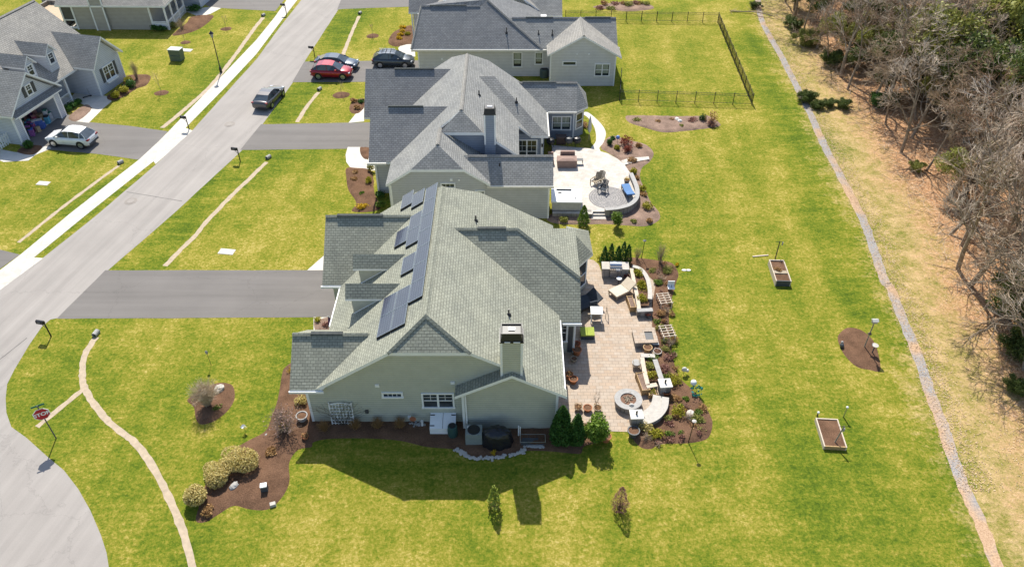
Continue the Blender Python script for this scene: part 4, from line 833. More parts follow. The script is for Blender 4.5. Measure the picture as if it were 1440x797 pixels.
def car(name,label,c,px,py,heading,L=4.6,suv=True,group=None,pm=None,rails=False,pano=False):
    g0=G(px,py); o=thing(name,label,'car',(g0.x,g0.y,.012),heading,group); k=L/4.6; m=pm or paint('paint_'+name,c)
    if suv: st=[(-2.27,.70,.50,.82),(-2.22,.84,.36,.98),(-1.95,.91,.30,1.12),(-1.0,.93,.26,1.10),(0,.93,.26,1.07),(.95,.93,.26,1.06),(1.3,.92,.27,1.04),(1.9,.87,.3,.95),(2.18,.74,.36,.82),(2.3,.55,.42,.66)]; rf=[(-2.18,.76,1.10),(-1.50,.65,1.53),(-.85,.67,1.65),(-.1,.67,1.64),(.32,.63,1.55),(1.28,.78,1.04)]
    else: st=[(-2.35,.68,.46,.80),(-2.28,.82,.32,.98),(-1.9,.89,.26,1.0),(-1.0,.91,.22,.96),(0,.91,.22,.92),(.95,.91,.22,.90),(1.3,.90,.24,.88),(1.9,.86,.26,.78),(2.25,.74,.32,.66),(2.36,.58,.38,.55)]; rf=[(-2.05,.74,.97),(-1.25,.62,1.34),(-.7,.64,1.44),(.0,.64,1.42),(.30,.61,1.36),(1.15,.78,.9)]
    ring=lambda s:[(s[0]*k,-s[1]*.86,s[2]),(s[0]*k,-s[1],s[2]+.16),(s[0]*k,-s[1]*1.01,(s[2]+s[3])/2+.1),(s[0]*k,-s[1]*.93,s[3]-.04),(s[0]*k,-s[1]*.7,s[3]+.015),(s[0]*k,0,s[3]+.035),(s[0]*k,s[1]*.7,s[3]+.015),(s[0]*k,s[1]*.93,s[3]-.04),(s[0]*k,s[1]*1.01,(s[2]+s[3])/2+.1),(s[0]*k,s[1],s[2]+.16),(s[0]*k,s[1]*.86,s[2])]
    b=MB(); loft(b,st,ring); bo=b.build('body',m,o,world=False,smooth=True)
    # greenhouse
    base=1.07 if suv else .9
    g=MB(); vs=[]
    bot=[(x,w,z) for x,w,z in rf]
    n=len(rf)
    # side glass : from belt to roof line
    for x,w,z in rf: vs+=[(x*k,-w,z),(x*k,w,z)]
    bl=[(x*k,-.83 if abs(x)<2 else -.76,base) for x,_,_ in rf]; br_=[(x,-y,z) for x,y,z in bl]
    g.v=vs+bl+br_; fs=[]
    for i in range(n-1):
        fs+= [(2*i,2*i+1,2*i+3,2*i+2),(2*n+i,2*i,2*i+2,2*n+i+1),(3*n+i,3*n+i+1,2*i+3,2*i+1)]
    g.f=fs; g.m=[0]*len(fs); g.build('glazing',CGL,o,world=False)
    # roof skin and pillars
    r=MB(); q=rf[1:-1]
    for i in range(len(q)-1):
        a,c2=q[i],q[i+1]; r.add([(a[0]*k,-a[1]*.97,a[2]+.012),(c2[0]*k,-c2[1]*.97,c2[2]+.012),(c2[0]*k,c2[1]*.97,c2[2]+.012),(a[0]*k,a[1]*.97,a[2]+.012),(a[0]*k,-a[1]*1.02,a[2]-.05),(c2[0]*k,-c2[1]*1.02,c2[2]-.05),(c2[0]*k,c2[1]*1.02,c2[2]-.05),(a[0]*k,a[1]*1.02,a[2]-.05)],[(0,1,2,3),(4,5,1,0),(3,2,6,7)])
    for s in (-1,1):
        for (xa,za),(xb,zb),yt in (((1.15,base),(.42,rf[4][2]),rf[4][1]),((-.35,base),(-.38,rf[2][2]),.67),((-2.1,base),(-1.75 if suv else -1.25,rf[1][2]),rf[1][1]),((-1.45,base),(-1.5 if suv else -1.2,rf[1][2]),rf[1][1])):
            r.tube((xa*k,s*.835,za),(xb*k,s*(yt+.01),zb),.028,.022,5)
    r.build('roof_panel',m,o,world=False)
    if pano:
        r=MB(); r.add([(-.8*k,-.45,1.685),(.25*k,-.45,1.625),(.25*k,.45,1.625),(-.8*k,.45,1.685)],[(0,1,2,3)]); r.build('sunroof',CGL,o,world=False)
    if rails:
        for s in (-1,1):
            r=MB(); r.tube((-1.6*k,s*.62,1.70),(.2*k,s*.62,1.70),.025); r.build('roof_rail',STEEL,o,world=False)
        for x in (-1.15,-.7,-.2): r=MB(); r.tube((x*k,-.62,1.71),(x*k,.62,1.71),.03); r.build('roof_rail',BLACK,o,world=False)
    wr=.37 if suv else .33
    for x in (-1.38,1.40):
        for s in (-1,1):
            t=MB(); t.tube((x*k,s*.70,wr),(x*k,s*.945,wr),wr,wr,20); to=t.build('wheel',TYRE,o,world=False)
            t=MB(); t.tube((x*k,s*.93,wr),(x*k,s*.957,wr),wr*.68,wr*.66,14); t.build('rim',RIM,to,world=False)
            t=MB(); t.tube((x*k,s*.80,wr+.02),(x*k,s*.937,wr+.02),wr+.06,wr+.06,20); t.build('wheel_arch',BLACK,o,world=False)
    for s in (-1,1):
        t=MB(); t.box(2.02*k,2.20*k,min(s*.5,s*.80),max(s*.5,s*.80),.70 if suv else .6,.83 if suv else .73); t.build('headlight',HEADL,o,world=False)
        t=MB(); t.box(-2.29*k,-2.1*k,min(s*.5,s*.86),max(s*.5,s*.86),.86,.98); t.build('tail_light',TAIL,o,world=False)
        t=MB(); t.box(.62*k,.80*k,min(s*.93,s*1.08),max(s*.93,s*1.08),base+.02,base+.16); t.build('wing_mirror',m,o,world=False)
    t=MB(); t.box(2.22*k,2.33*k,-.42,.42,.42,.66); t.build('grille',BLACK,o,world=False)
    t=MB(); t.box(-2.32*k,-2.22*k,-.72,.72,.40,.56); t.build('bumper',DKGREY,o,world=False)
    t=MB(); t.box(-2.30*k,-2.27*k,-.25,.25,.66,.79); t.build('number_plate',CREAM,o,world=False)
    return o
car('car','white car on the driveway before the open garage',(.80,.80,.80),104,202,R(172),4.6,True,None,paint('paint_white',(.8,.8,.8),0))
car('car','bright red car parked beside the blue sedan',(.30,.008,.015),468,108,R(-3),4.5,True,'cars on the driveway of the hip roofed house',paint('paint_red',(.36,.008,.018),.35))
car('car','dark blue sedan parked behind the red car',(.03,.06,.10),475,95,R(-6),4.8,False,'cars on the driveway of the hip roofed house',paint('paint_blue',(.018,.04,.075),.2))
car('car','dark grey car with roof rails nearest the garage of the hip roofed house',(.06,.07,.08),554,92,R(-2),4.7,True,'cars on the driveway of the hip roofed house',paint('paint_dark_grey',(.05,.065,.08),.3),rails=True)
car('car','grey sedan parked at the edge of the street',(.09,.085,.085),380,143,R(80),4.7,False,None,paint('paint_grey',(.11,.105,.105),.5))
# ---------------- street furniture
def at(px,py,z=0): return G(px,py,z)
def mailbox(px,py,lb,side=-1):
    c=at(px,py); o=thing('mailbox',lb,'mailbox',c,R(-12),'mailboxes along the street'); b=MB(); b.tube((0,0,0),(0,0,1.45),.05,.045,8); b.build('post',BLACK,o,world=False)
    b=MB(); b.tube((0,0,1.15),(side*.45,0,1.15),.03); b.tube((side*.03,0,.8),(side*.3,0,1.13),.02); b.build('bracket',BLACK,o,world=False)
    b=MB(); b.box(side*.30-.28,side*.30+.28,-.11,.11,1.18,1.34); b.tube((side*.30-.28,0,1.34),(side*.30+.28,0,1.34),.11,.11,10); b.build('box',BLACK,o,world=False)
    b=MB(); b.box(side*.3-.1,side*.3+.1,-.13,-.115,1.22,1.4); b.build('flag',DKGREY,o,world=False)
mailbox(72,473,'black mailbox on a post at the corner of the solar house driveway')
mailbox(338,227,'black mailbox on a post at the street end of the long straight tan channel')
mailbox(443,82,'black mailbox on a post by the blue sedan')
mailbox(266,182,'black mailbox on a post on the grass verge across the street',-1)
mailbox(403,21,'black mailbox on a post on the verge near the top edge')
c=at(311,102); o=thing('street_lamp','tall black street lamp post beside the tan channel and sidewalk','street lamp',c)
b=MB(); b.lathe([(.16,0),(.14,.5),(.08,.6),(.07,.7)],(0,0,0),12); b.tube((0,0,.7),(0,0,4.0),.06,.045,10); b.build('pole',BLACK,o,world=False)
b=MB(); b.lathe([(.06,4.0),(.12,4.06),(.2,4.45),(.22,4.47)],(0,0,0),8); b.build('lantern',glass('lantern_glass',(.2,.2,.18),.3),o,world=False); b=MB(); b.lathe([(.26,4.47),(.24,4.52),(.06,4.7),(.02,4.8)],(0,0,0),8); b.build('lantern_cap',BLACK,o,world=False)
# stop sign
c=at(79,616); o=thing('stop_sign','red octagonal STOP sign with a green street name blade on the corner lawn','road sign',c)
b=MB(); b.box(-.03,.03,-.03,.03,0,2.95); b.build('post',M('galvanised_post',(.10,.095,.09),.6),o,world=False)
RED=M('sign_red',(.42,.008,.02),.45,.04); WP=M('sign_white',(.8,.8,.8),.45,.04)
def octo(r): return [(r*math.cos(R(22.5+45*i)),2.28+r*math.sin(R(22.5+45*i))) for i in range(8)]
b=MB(); b.prismY(octo(.46),-.075,-.055); so=b.build('plate',WP,o,world=False); b=MB(); b.prismY(octo(.43),-.079,-.0752); b.build('plate_face',RED,so,world=False)
def text(body,size,loc,rot,m,parent,name='lettering'):
    cu=bpy.data.curves.new(name,'FONT'); cu.body=body; cu.size=size; cu.align_x='CENTER'; cu.align_y='CENTER'; cu.extrude=.003; cu.offset=size*.03
    t=bpy.data.objects.new(name,cu); link(t); bpy.context.view_layer.update(); dg=bpy.context.evaluated_depsgraph_get(); me=bpy.data.meshes.new_from_object(t.evaluated_get(dg)); bpy.data.objects.remove(t,do_unlink=True)
    me.materials.clear(); me.materials.append(m); t=bpy.data.objects.new(name,me); link(t); t.location=loc; t.rotation_euler=rot; t.parent=parent; return t
text('STOP',.36,(0,-.084,2.28),(R(90),0,0),WP,so)
for ch in o.children: 
    pass
b=MB(); b.box(-.36,.36,.04,.055,2.82,2.95); b.build('street_name_blade',M('sign_green',(.02,.16,.08),.5),o,world=False); 
o.rotation_euler=(0,0,R(30)); 
# transformer + lids
c=at(250,84); o=thing('utility_box','green metal utility box on the lawn across the street','utility box',c,R(-8)); UG=M('utility_green',(.10,.14,.10),.5,.1)
b=MB(); b.box(-.65,.65,-.5,.5,0,.6); b.build('base',UG,o,world=False); b=MB(); b.box(-.7,.7,-.4,.5,.6,1.25); b.build('cabinet',UG,o,world=False); b=MB(); b.box(-.74,.74,-.45,.55,1.25,1.32); b.build('lid',M('utility_top',(.45,.5,.45),.5),o,world=False)
LIDM=M('lid_plastic',(.66,.63,.56),.7,.08)
for px,py,w_,lb in [(61,258,.55,'pale rectangular lid in the lawn left of the street'),(319,354,.62,'pale rectangular lid in the lawn above the solar house driveway'),(262,71,.7,'pale lid beside the green utility box')]:
    c=at(px,py); o=thing('ground_lid',lb,'utility cover',c,R(-8),'pale covers set in the lawns'); b=MB(); b.box(-w_,w_,-w_*.55,w_*.55,-.02,.03); b.build('rim',CONC2,o,world=False); b=MB(); b.box(-w_*.85,w_*.85,-w_*.42,w_*.42,.03,.045); b.build('cover',LIDM,o,world=False)
for px,py,lb in [(184,283,'round manhole cover in the street beside the asphalt joint'),(323,175,'round manhole cover in the street above the mailbox')]:
    c=at(px,py); o=thing('manhole',lb,'manhole cover',c,0,'manhole covers in the street'); b=MB(); b.lathe([(.52,0),(.52,.015),(.0,.016)],(0,0,.003),24); b.build('ring',asphalt('patch',(.27,.24,.21)),o,world=False); b=MB(); b.lathe([(.33,0),(.33,.012),(0,.013)],(0,0,.02),20); b.build('cover',M('iron_cover',(.30,.27,.24),.8,.2,20),o,world=False)
def culvert(px,py,ang,lb):
    c=at(px,py); o=thing('culvert_pipe',lb,'drain pipe',c,ang,'drain pipe mouths at the channel ends'); o.scale=(.62,.6,.62)
    b=MB(); n=14
    for i in range(n):
        a,a2=2*math.pi*i/n,2*math.pi*(i+1)/n; ro,ri=.30,.24
        P=[(math.cos(t)*r,yy,.2+math.sin(t)*r) for t in (a,a2) for r in (ro,ri) for yy in (-.3,.5)]
        b.add(P,[(0,4,6,2),(0,1,5,4),(2,6,7,3)])
    b.build('pipe',CAPG,o,world=False); b=MB(); b.prismY([(.23*math.cos(2*math.pi*i/12),.2+.23*math.sin(2*math.pi*i/12)) for i in range(12)],-.05,-.03); b.build('dark_mouth',BLACK,o,world=False)
for px,py,a,lb in [(135,471,-8,'drain pipe mouth at the top of the curving channel'),(377,223,-30,'drain pipe mouth at the end of the long straight channel'),(449,127,-25,'drain pipe mouth below the red car'),(506,20,-20,'drain pipe mouth above the blue sedan'),(169,230,-35,'drain pipe mouth at the end of the channel left of the street'),(370,23,-30,'drain pipe mouth at the top end of the channel beside the street lamp')]: culvert(px,py,R(a),lb)
# ---------------- fence
fo=thing('fence','black metal picket fence around the lawn behind the light grey house','fence',tuple(G(960,145)))
fp=[G(873,112),G(871,142),G(1057,148),G(1009,32),G(795,29)]
for i in range(4):
    a,b2=Vector(fp[i][:2]),Vector(fp[i+1][:2]); L=(b2-a).length; k=max(1,round(L/2.0)); d=(b2-a)/L; pm=MB()
    for j in range(k+1):
        if j==k and i<3: continue
        p=a+d*(L*j/k); q=MB(); q.obox((p.x,p.y),.07,.07,0,1.33,math.atan2(d.y,d.x)); q.build('post',BLACK,fo)
    for z in (.15,1.02,1.22): pm.tube((a.x,a.y,z),(b2.x,b2.y,z),.018,.018,4)
    nn=int(L/.13)
    for j in range(nn):
        p=a+d*(L*j/nn); pm.tube((p.x,p.y,.1),(p.x,p.y,1.24),.013,.013,3)
    pm.build('picket_panel',BLACK,fo)
# ---------------- plants
LG=leafm('leaf_fresh',(.05,.12,.012),(.22,.30,.04)); LD=leafm('leaf_evergreen',(.02,.07,.012),(.09,.20,.035)); LY=leafm('leaf_yellow_green',(.16,.17,.01),(.50,.44,.04)); LT=leafm('leaf_tan_green',(.36,.31,.08),(.84,.70,.33),.6,.4); LR=leafm('leaf_red',(.13,.02,.015),(.34,.09,.05)); LTAN=leafm('grass_tan',(.25,.14,.05),(.55,.34,.15)); LYL=leafm('leaf_yellow',(.45,.30,.01),(.75,.52,.03)); LPK=leafm('bloom_mauve',(.20,.12,.10),(.50,.34,.30)); LHOL=leafm('leaf_holly',(.03,.06,.012),(.17,.21,.05)); LOL=leafm('leaf_olive',(.13,.15,.03),(.42,.41,.10)); LPIN=leafm('twig_pink',(.20,.09,.06),(.40,.22,.17)); STEM=M('stem',(.12,.08,.05),.9)
def bush(lb,px,py,r,h,m,n=420,s=.06,group=None,name='shrub',cat='shrub',sx=1,z0=0,hollow=.55,rz=0):
    c=at(px,py,z0); o=thing(name,lb,cat,c,rz,group); b=MB()
    lobes=[(random.gauss(0,.3)*r*sx,random.gauss(0,.3)*r,random.uniform(.35,.62)*h,random.uniform(.5,.72)) for _ in range(6)]+[(0,0,h*.5,.85)]
    for i in range(n):
        L=random.choice(lobes); v=Vector((random.gauss(0,1),random.gauss(0,1),random.gauss(0,1))).normalized()*random.uniform(hollow,1)
        x=L[0]+v.x*r*L[3]*sx; y=L[1]+v.y*r*L[3]; z=L[2]+v.z*h*.5*L[3]
        if z<.02: z=random.uniform(.02,.2)*h
        b.leaf((x,y,z),s*random.uniform(.7,1.3),up=.6)
    b.build('foliage',m,o,world=False,uv=False)
    b=MB()
    for i in range(5): a=random.uniform(0,6.28); b.tube((0,0,0),(math.cos(a)*r*.5*sx,math.sin(a)*r*.5,h*.6),.02,.008,4)
    b.build('stem',STEM,o,world=False,uv=False); return o
def twiggy(lb,px,py,r,h,m,n=60,group=None,name='shrub',cat='shrub',th=.012,z0=0,leaf=None,nl=120,ls=.05):
    c=at(px,py,z0); o=thing(name,lb,cat,c,0,group); b=MB(); q=MB()
    for i in range(n):
        a=random.uniform(0,6.28); rr=random.uniform(.15,1)*r; p=Vector((random.gauss(0,.05),random.gauss(0,.05),0)); e=Vector((math.cos(a)*rr,math.sin(a)*rr,h*random.uniform(.55,1)*(1-.25*rr/r)))
        mdl=p.lerp(e,.5)+Vector((random.gauss(0,.05),random.gauss(0,.05),h*.12)); b.tube(p,mdl,th,th*.7,3,cap=False); b.tube(mdl,e,th*.7,th*.25,3,cap=False)
        for _ in range(3):
            s=mdl.lerp(e,random.uniform(0,.8)); t=s+Vector((random.gauss(0,.16)*r,random.gauss(0,.16)*r,random.uniform(.05,.2)*h)); b.tube(s,t,th*.45,th*.2,3,cap=False)
            if leaf and random.random()<nl/(3*n): q.leaf(t,ls)
    b.build('stem',m,o,world=False,uv=False)
    if leaf: q.build('foliage',leaf,o,world=False,uv=False)
    return o
def conifer(lb,px,py,r,h,m,n=1600,group=None,s=.07):
    c=at(px,py); o=thing('conifer',lb,'evergreen',c,0,group); b=MB()
    for i in range(n):
        t=random.random()**1.3; a=random.uniform(0,6.28); rr=r*(1-t)**.62*min(1,.55+t*3)*random.uniform(.7,1.05)*(1+.12*math.sin(a*5+t*9)); b.leaf((rr*math.cos(a),rr*math.sin(a),.08+t*h),s*random.uniform(.7,1.3))
    b.build('foliage',m,o,world=False,uv=False); b=MB(); b.tube((0,0,0),(0,0,h*.8),.05,.01,5); b.build('trunk',STEM,o,world=False,uv=False); return o
def grow(b,q,p,d,L,r,depth,spread=.6,gn=3,up=.15,minr=.008):
    # recursive limb; b takes the limbs, q takes the fine twigs
    e=p+d*L; mb=b if depth>1 else q; n=6 if depth>3 else (4 if depth>1 else 3)
    mid=p+d*L*.5+Vector((random.gauss(0,.05),random.gauss(0,.05),random.gauss(0,.04)))*L
    mb.tube(p,mid,r,r*.85,n,cap=False); mb.tube(mid,e,r*.85,r*.68,n,cap=False)
    if depth==0: return
    k=gn if depth>1 else gn+1
    for i in range(k):
        nd=(d+Vector((random.gauss(0,spread),random.gauss(0,spread),random.gauss(0,spread*.7)+up))).normalized(); st=mid.lerp(e,random.uniform(.3,1)) if i else e
        grow(b,q,st,nd,L*random.uniform(.62,.86),max(minr,r*(.62 if i else .68)),depth-1,spread,gn,up,minr)
def sapling(lb,px,py,h,group=None,m=None,leaf=None,nl=0,th=.022,depth=3,spread=.35,cat='tree',ls=.06,name='sapling'):
    c=at(px,py); o=thing(name,lb,cat,c,0,group); b=MB(); q=MB(); d=Vector((random.gauss(0,.03),random.gauss(0,.03),1)).normalized()
    grow(b,q,Vector((0,0,0)),d,h*.38,th,depth,spread,3,.35,.004)
    b.build('trunk',m or BARK,o,world=False,uv=False)
    if leaf:
        for i in range(nl): 
            t=random.uniform(.35,1); rr=h*.22*random.random()**.5*(1.25-t); a=random.uniform(0,6.28); q.leaf((rr*math.cos(a),rr*math.sin(a),h*t),ls)
    q.build('crown',leaf or TWIG,o,world=False,uv=False); return o
def rock(lb,px,py,r,group=None,m=None):
    c=at(px,py); b=MB(); b.ball((0,0,r*.35),r,r*.75,r*.55,8,6,0,.16); o=b.build('rock',m or CAPG,None,world=False); o.location=c; o.rotation_euler=(0,0,random.uniform(0,3)); return tag(o,lb,'rock',group)
def potm(lb,px,py,r,h,m,plant=None,group='plant pots',z0=0,pn=50,pr=None,ph=None,name='plant_pot'):
    c=at(px,py,z0); o=thing(name,lb,'plant pot',c,0,group); b=MB(); b.lathe([(r*.68,0),(r*.95,h*.85),(r*1.08,h*.86),(r*1.08,h),(r*.9,h),(r*.86,h*.88)],(0,0,0),16); b.build('pot',m,o,world=False)
    b=MB(); b.lathe([(r*.87,h*.84),(r*.87,h*.9)],(0,0,0),12); b.build('soil',MULCH,o,world=False)
    if plant:
        b=MB()
        for i in range(pn): a=random.uniform(0,6.28); q=random.random()**.5*(pr or r); b.leaf((q*math.cos(a),q*math.sin(a),h+random.random()*(ph or r)),.05)
        b.build('plant',plant,o,world=False,uv=False)
    return o
k=lambda x,y:(250+x/3.32,500+y/3.32)
BG='plants in the corner mulch bed'
bush('pair of merged clipped tan green shrubs, the larger right one',342,655,.95,1.25,LT,5200,.055,BG,hollow=.85,sx=1.35); bush('clipped tan green shrub, middle one touching the larger',308,674,.85,1.15,LT,4600,.055,BG,hollow=.85); bush('round tan green shrub, lowest one by the lawn',278,705,.75,1.15,LT,4000,.055,BG,hollow=.85)
bush('round tan dried grass clump under the lowest round shrub',291,722,.42,.4,LTAN,700,.06,BG,'grass_clump','ornamental grass'); bush('orange tan dried grass clump between the big shrubs and the mauve bush',381,637,.36,.4,LTAN,600,.06,BG,'grass_clump','ornamental grass')
twiggy('wide mauve flowering bare bush in the mulch bed by the house corner',402,606,1.35,1.7,BARK,130,BG,leaf=LPK,nl=700,ls=.055); bush('yellow leaved shrub before the mauve bush',398,603,.3,.5,LYL,160,.06,BG)
twiggy('yellow spiky grass tuft beside the left wing roof',413,523,.5,.45,LYL,60,BG,'grass_clump','ornamental grass',.016)
bush('pale leaved shrub at the house corner',423,567,.5,.7,LT,500,.055,BG)
twiggy('large bare vase shaped shrub in the kidney shaped bed',293,571,1.15,2.4,M('pale_cane',(.55,.45,.32),.9),240,None,th=.016); bush('small green plant at the foot of the bare vase shaped shrub',305,575,.35,.3,LG,120,.06); bush('small pale green tuft at the left of the kidney shaped bed',272,563,.15,.15,LT,50,.05)
rock('pale rock pile beside the bare vase shaped shrub',309,549,.42,None,CAPST); rock('grey rock among the mulch below the big tan green shrubs',330,685,.32)
# front of wall grasses
for i,(px,py,lb) in enumerate([(457,606,'tan grass clump left of the white trellis'),(501,603,'tan grass clump right of the white trellis'),(532,602,'tan grass clump right of the meter on the sage wall'),(563,602,'tan grass clump left of the white hatch')]): twiggy(lb,px,py,.5,.95,LTAN,150,'dormant grass clumps along the sage wall','grass_clump','ornamental grass',.010)
conifer('dark conical evergreen left of its twin at the sage wall corner',789,620,.82,3.1,LD,6000,'conifers at the corner of the sage house'); conifer('dark conical evergreen nearest the patio at the sage wall corner',810,622,.62,2.5,LD,4200,'conifers at the corner of the sage house')
bush('bright green loose evergreen beside the terracotta pot',837,622,.8,2.4,leafm('leaf_bright',(.05,.13,.01),(.26,.36,.05)),4200,.075,None)
for px,py,h,lb in [(849,372,1.7,'first narrow evergreen from the left behind the grill'),(858,371,1.9,'second narrow evergreen from the left behind the grill'),(868,370,1.6,'third narrow evergreen from the left behind the grill'),(875,371,2.1,'tall fourth narrow evergreen from the left behind the grill'),(882,371,1.8,'rightmost narrow evergreen behind the grill')]: conifer(lb,px,py,.36,h,LD,1100,'narrow evergreens behind the grill',.06)
bush('yellow green shrub left of the grill evergreens',843,366,.25,.6,LY,160,.05)
conifer('light green small tree left on the edge of the pale patio',820,317,.55,1.9,LG,900,'small green trees before the pale patio',.08); bush('light green small tree right on the edge of the pale patio',867,319,.55,1.7,LG,800,.08,'small green trees before the pale patio','tree','tree')
conifer('green leaved young tree in the front lawn',695,713,.42,1.9,leafm('leaf_lime',(.10,.16,.02),(.42,.46,.08)),420,None,.085).name='sapling'
conifer('reddish brown cone shaped bare young tree in the front lawn',871,716,.55,2.0,LPIN,1700,None,.032).name='sapling'; twiggy('dark bare twigs inside the foot of the reddish young tree',871,717,.45,.9,STEM,40)
SG='thin bare saplings in the lawns'
sapling('thin bare sapling nearest the white car driveway',227,131,2.2,SG); sapling('thin bare sapling beside the green utility box',261,60,2.4,SG); sapling('thin bare sapling beyond the street lamp',318,41,1.7,SG); sapling('thin bare sapling in the lawn below the red car',480,134,1.7,SG); sapling('thin bare sapling in the lawn above the dark grey car',524,51,1.6,SG)
twiggy('bare multi stemmed bush beside the shuttered window',193,112,.6,2.4,TWIG,60,None)
twiggy('bare tree like bush behind the planter at the patio bed',928,371,.7,2.2,TWIG,50,None); twiggy('smaller bare bush beside the dark pole',896,366,.4,1.5,TWIG,30,None)
# house front shrubs (other houses)
FG='round shrubs under the shuttered window'
for px,py,r,lb in [(163,139,.5,'round yellow green shrub nearest the front walk'),(174,131,.75,'largest round yellow green shrub'),(184,123,.6,'dark green round shrub right of the largest'),(182,117,.5,'yellow green shrub farthest from the walk')]: bush(lb,px,py,r,.9,LY if 'yellow' in lb else LD,600,.08,FG)
bush('dark clipped bush left of the open garage',41,209,.6,.9,LD,700,.08); 
for i,(px,py,lb) in enumerate([(97,157,'dark shrub by the porch rail, nearest the garage'),(103,152,'middle dark shrub by the porch rail'),(110,147,'dark shrub by the porch rail, farthest from the garage')]): bush(lb,px,py,.55,.7,LD,450,.08,'dark shrubs along the porch rail')
for i,(px,py,lb) in enumerate([(219,43,'dark shrub at the corner of the taupe house porch, left'),(228,44,'dark shrub at the corner of the taupe house porch, middle'),(245,39,'olive shrub at the corner of the taupe house porch, right')]): bush(lb,px,py,.6,.8,LD if i<2 else LOL,450,.09,'shrubs round the taupe house porch')
twiggy('tan bare bush in the bed of the taupe house',256,42,.9,1.6,TWIG,60); bush('dark hedge by the pale blue wall at the top',275,16,1.2,1.0,LD,600,.1)
YG='yellow shrubs in the bed of the hip roofed house'
for px,py,lb in [(561,56,'yellow shrub nearest the walk'),(564,51,'yellow shrub second from the walk'),(566,46,'yellow shrub third from the walk'),(567,41,'yellow shrub farthest from the walk'),(573,50,'green yellow shrub nearest the house wall')]: bush(lb,px,py,.42,.5,LYL if 'green' not in lb else LY,320,.08,YG)
for px,py,lb in [(498,144,'tan shrub above in the small bed by the garage'),(502,154,'tan shrub below in the small bed by the garage'),(508,145,'dark pot like shrub at the garage wall')]: bush(lb,px,py,.42,.5,LTAN if 'tan' in lb else LD,260,.08,'shrubs in the small garage bed')
MG='shrubs in the front bed of the middle house'
for px,py,r,h,m,lb in [(521,241,.4,1.0,LY,'tall yellow green shrub at the walk end'),(519,257,.35,.7,LY,'yellow green shrub below the walk end'),(510,292,.5,.4,LYL,'bright yellow flowering plant in the middle house bed'),(499,244,.35,.3,LTAN,'tan low plant at the top of the bed'),(499,253,.35,.3,LTAN,'tan low plant second from the top'),(534,277,.5,.6,LD,'dark green shrub at the middle house wall'),(534,291,.5,.6,LG,'green shrub nearest the sage house roof'),(509,273,.22,.2,LG,'tiny green plant mid bed')]: bush(lb,px,py,r,h,m,350,.07,MG)
PG='shrubs round the pale patio'
for px,py,r,h,m,lb in [(858,205,.35,.9,LD,'dark narrow shrub in the bed beside the pale walk'),(867,211,.35,.6,LY,'yellow green shrub beside the blue ball'),(881,205,.75,1.1,LR,'large red leaved shrub'),(884,214,.5,.8,LR,'smaller red leaved shrub'),(889,228,.5,.5,LTAN,'tan shrub at the path stones'),(890,246,.42,.8,LY,'yellow shrub right of the retaining wall'),(895,252,.3,.4,LTAN,'tan clump below the yellow shrub'),(901,269,.45,.7,LY,'yellow green shrub by the wall curve'),(905,276,.35,.4,LTAN,'tan clump by the wall curve'),(910,294,.5,.8,LY,'yellow orange shrub below the wall curve'),(913,313,.3,.4,LTAN,'dry clump at the bed tip'),(891,313,.28,.3,LOL,'small green clump at the bed tip'),(792,312,.4,.5,LOL,'yellow green plant behind the hot tub wall'),(862,185+12,.3,.4,LD,'small dark plant at the top of the bed'),(898,208,.4,.5,LTAN,'tan shrub at the right of the red shrub'),(822,178,.5,.4,LTAN,'tan shrub beside the curved white walk')]: bush(lb,px,py,r,h,m,380,.07,PG)
# oval beds
OG='plants in the oval bed below the fence'
for px,py,r,h,m,lb in [(897,170,.5,.3,LOL,'flat dark plant at the left of the oval bed'),(925,172,.35,.3,LTAN,'tan tuft in the middle of the oval bed'),(944,169,.25,.25,LTAN,'small tuft near the white stones'),(974,171,.6,.35,LPIN,'brown clump in the right part of the oval bed'),(988,170,.4,.9,LD,'dark upright shrub in the oval bed'),(1001,174,.7,1.5,LTAN,'tall tan feathery grass at the right end of the oval bed'),(999,177,.45,.6,LPIN,'red brown clump at the right end of the oval bed'),(959,178,.25,.2,LOL,'small green tuft at the lower rim')]: bush(lb,px,py,r,h,m,330,.07,OG)
rock('white stone in the oval bed, left one',952,169,.3,None,CREAM); rock('white stone in the oval bed, right one',956,172,.3,None,CREAM)
for i in range(9):
    bush('low brown plant clump in the far oval bed',842+i*8.5+random.uniform(-3,3),10+random.uniform(-4,3),random.uniform(.5,.8),random.uniform(.3,.7),[LPIN,LTAN,LOL][i%3],220,.1,'plants in the far oval bed')
# ---------------- sage house surroundings
c=at(487,603); o=thing('trellis','white lattice trellis with arched top leaning on the sage wall','trellis',(0,0,0))
b=MB(); X0=-11.05; 
for x in (0,1.35): b.tube((X0+x,30.85,.0),(X0+x,31.0,1.95),.045,.045,4)
for i in range(1,7): b.tube((X0+i*1.35/7,30.85,.1),(X0+i*1.35/7,30.99,1.8+.14*math.sin(math.pi*i/7)),.022,.022,4)
b.build('upright',WHITE,o)
b=MB()
for i in range(7): z=.25+i*.25; b.tube((X0,30.83+z*.075,z),(X0+1.35,30.83+z*.075,z),.022,.022,4)
for i in range(7): b.tube((X0+i*1.35/7,30.97,1.8+.14*math.sin(math.pi*i/7)),(X0+(i+1)*1.35/7,30.97,1.8+.14*math.sin(math.pi*(i+1)/7)),.04,.04,4)
b.build('slat',WHITE,o)
o2=thing('vine','thin bare vine growing over the white trellis','vine',(X0+.7,30.8,0)); b=MB()
for i in range(26):
    p=Vector((0,0,0)); d=Vector((random.gauss(0,.5),.03,1))
    for s in range(6): e=p+d.normalized()*.38+Vector((random.gauss(0,.09),random.gauss(0,.02),0)); e.y=min(e.y,.22); b.tube(p,e,.009,.007,3,cap=False); p=e; d+=Vector((random.gauss(0,.45),0,-.1))
b.build('stem',BARKD,o2,world=False,uv=False)
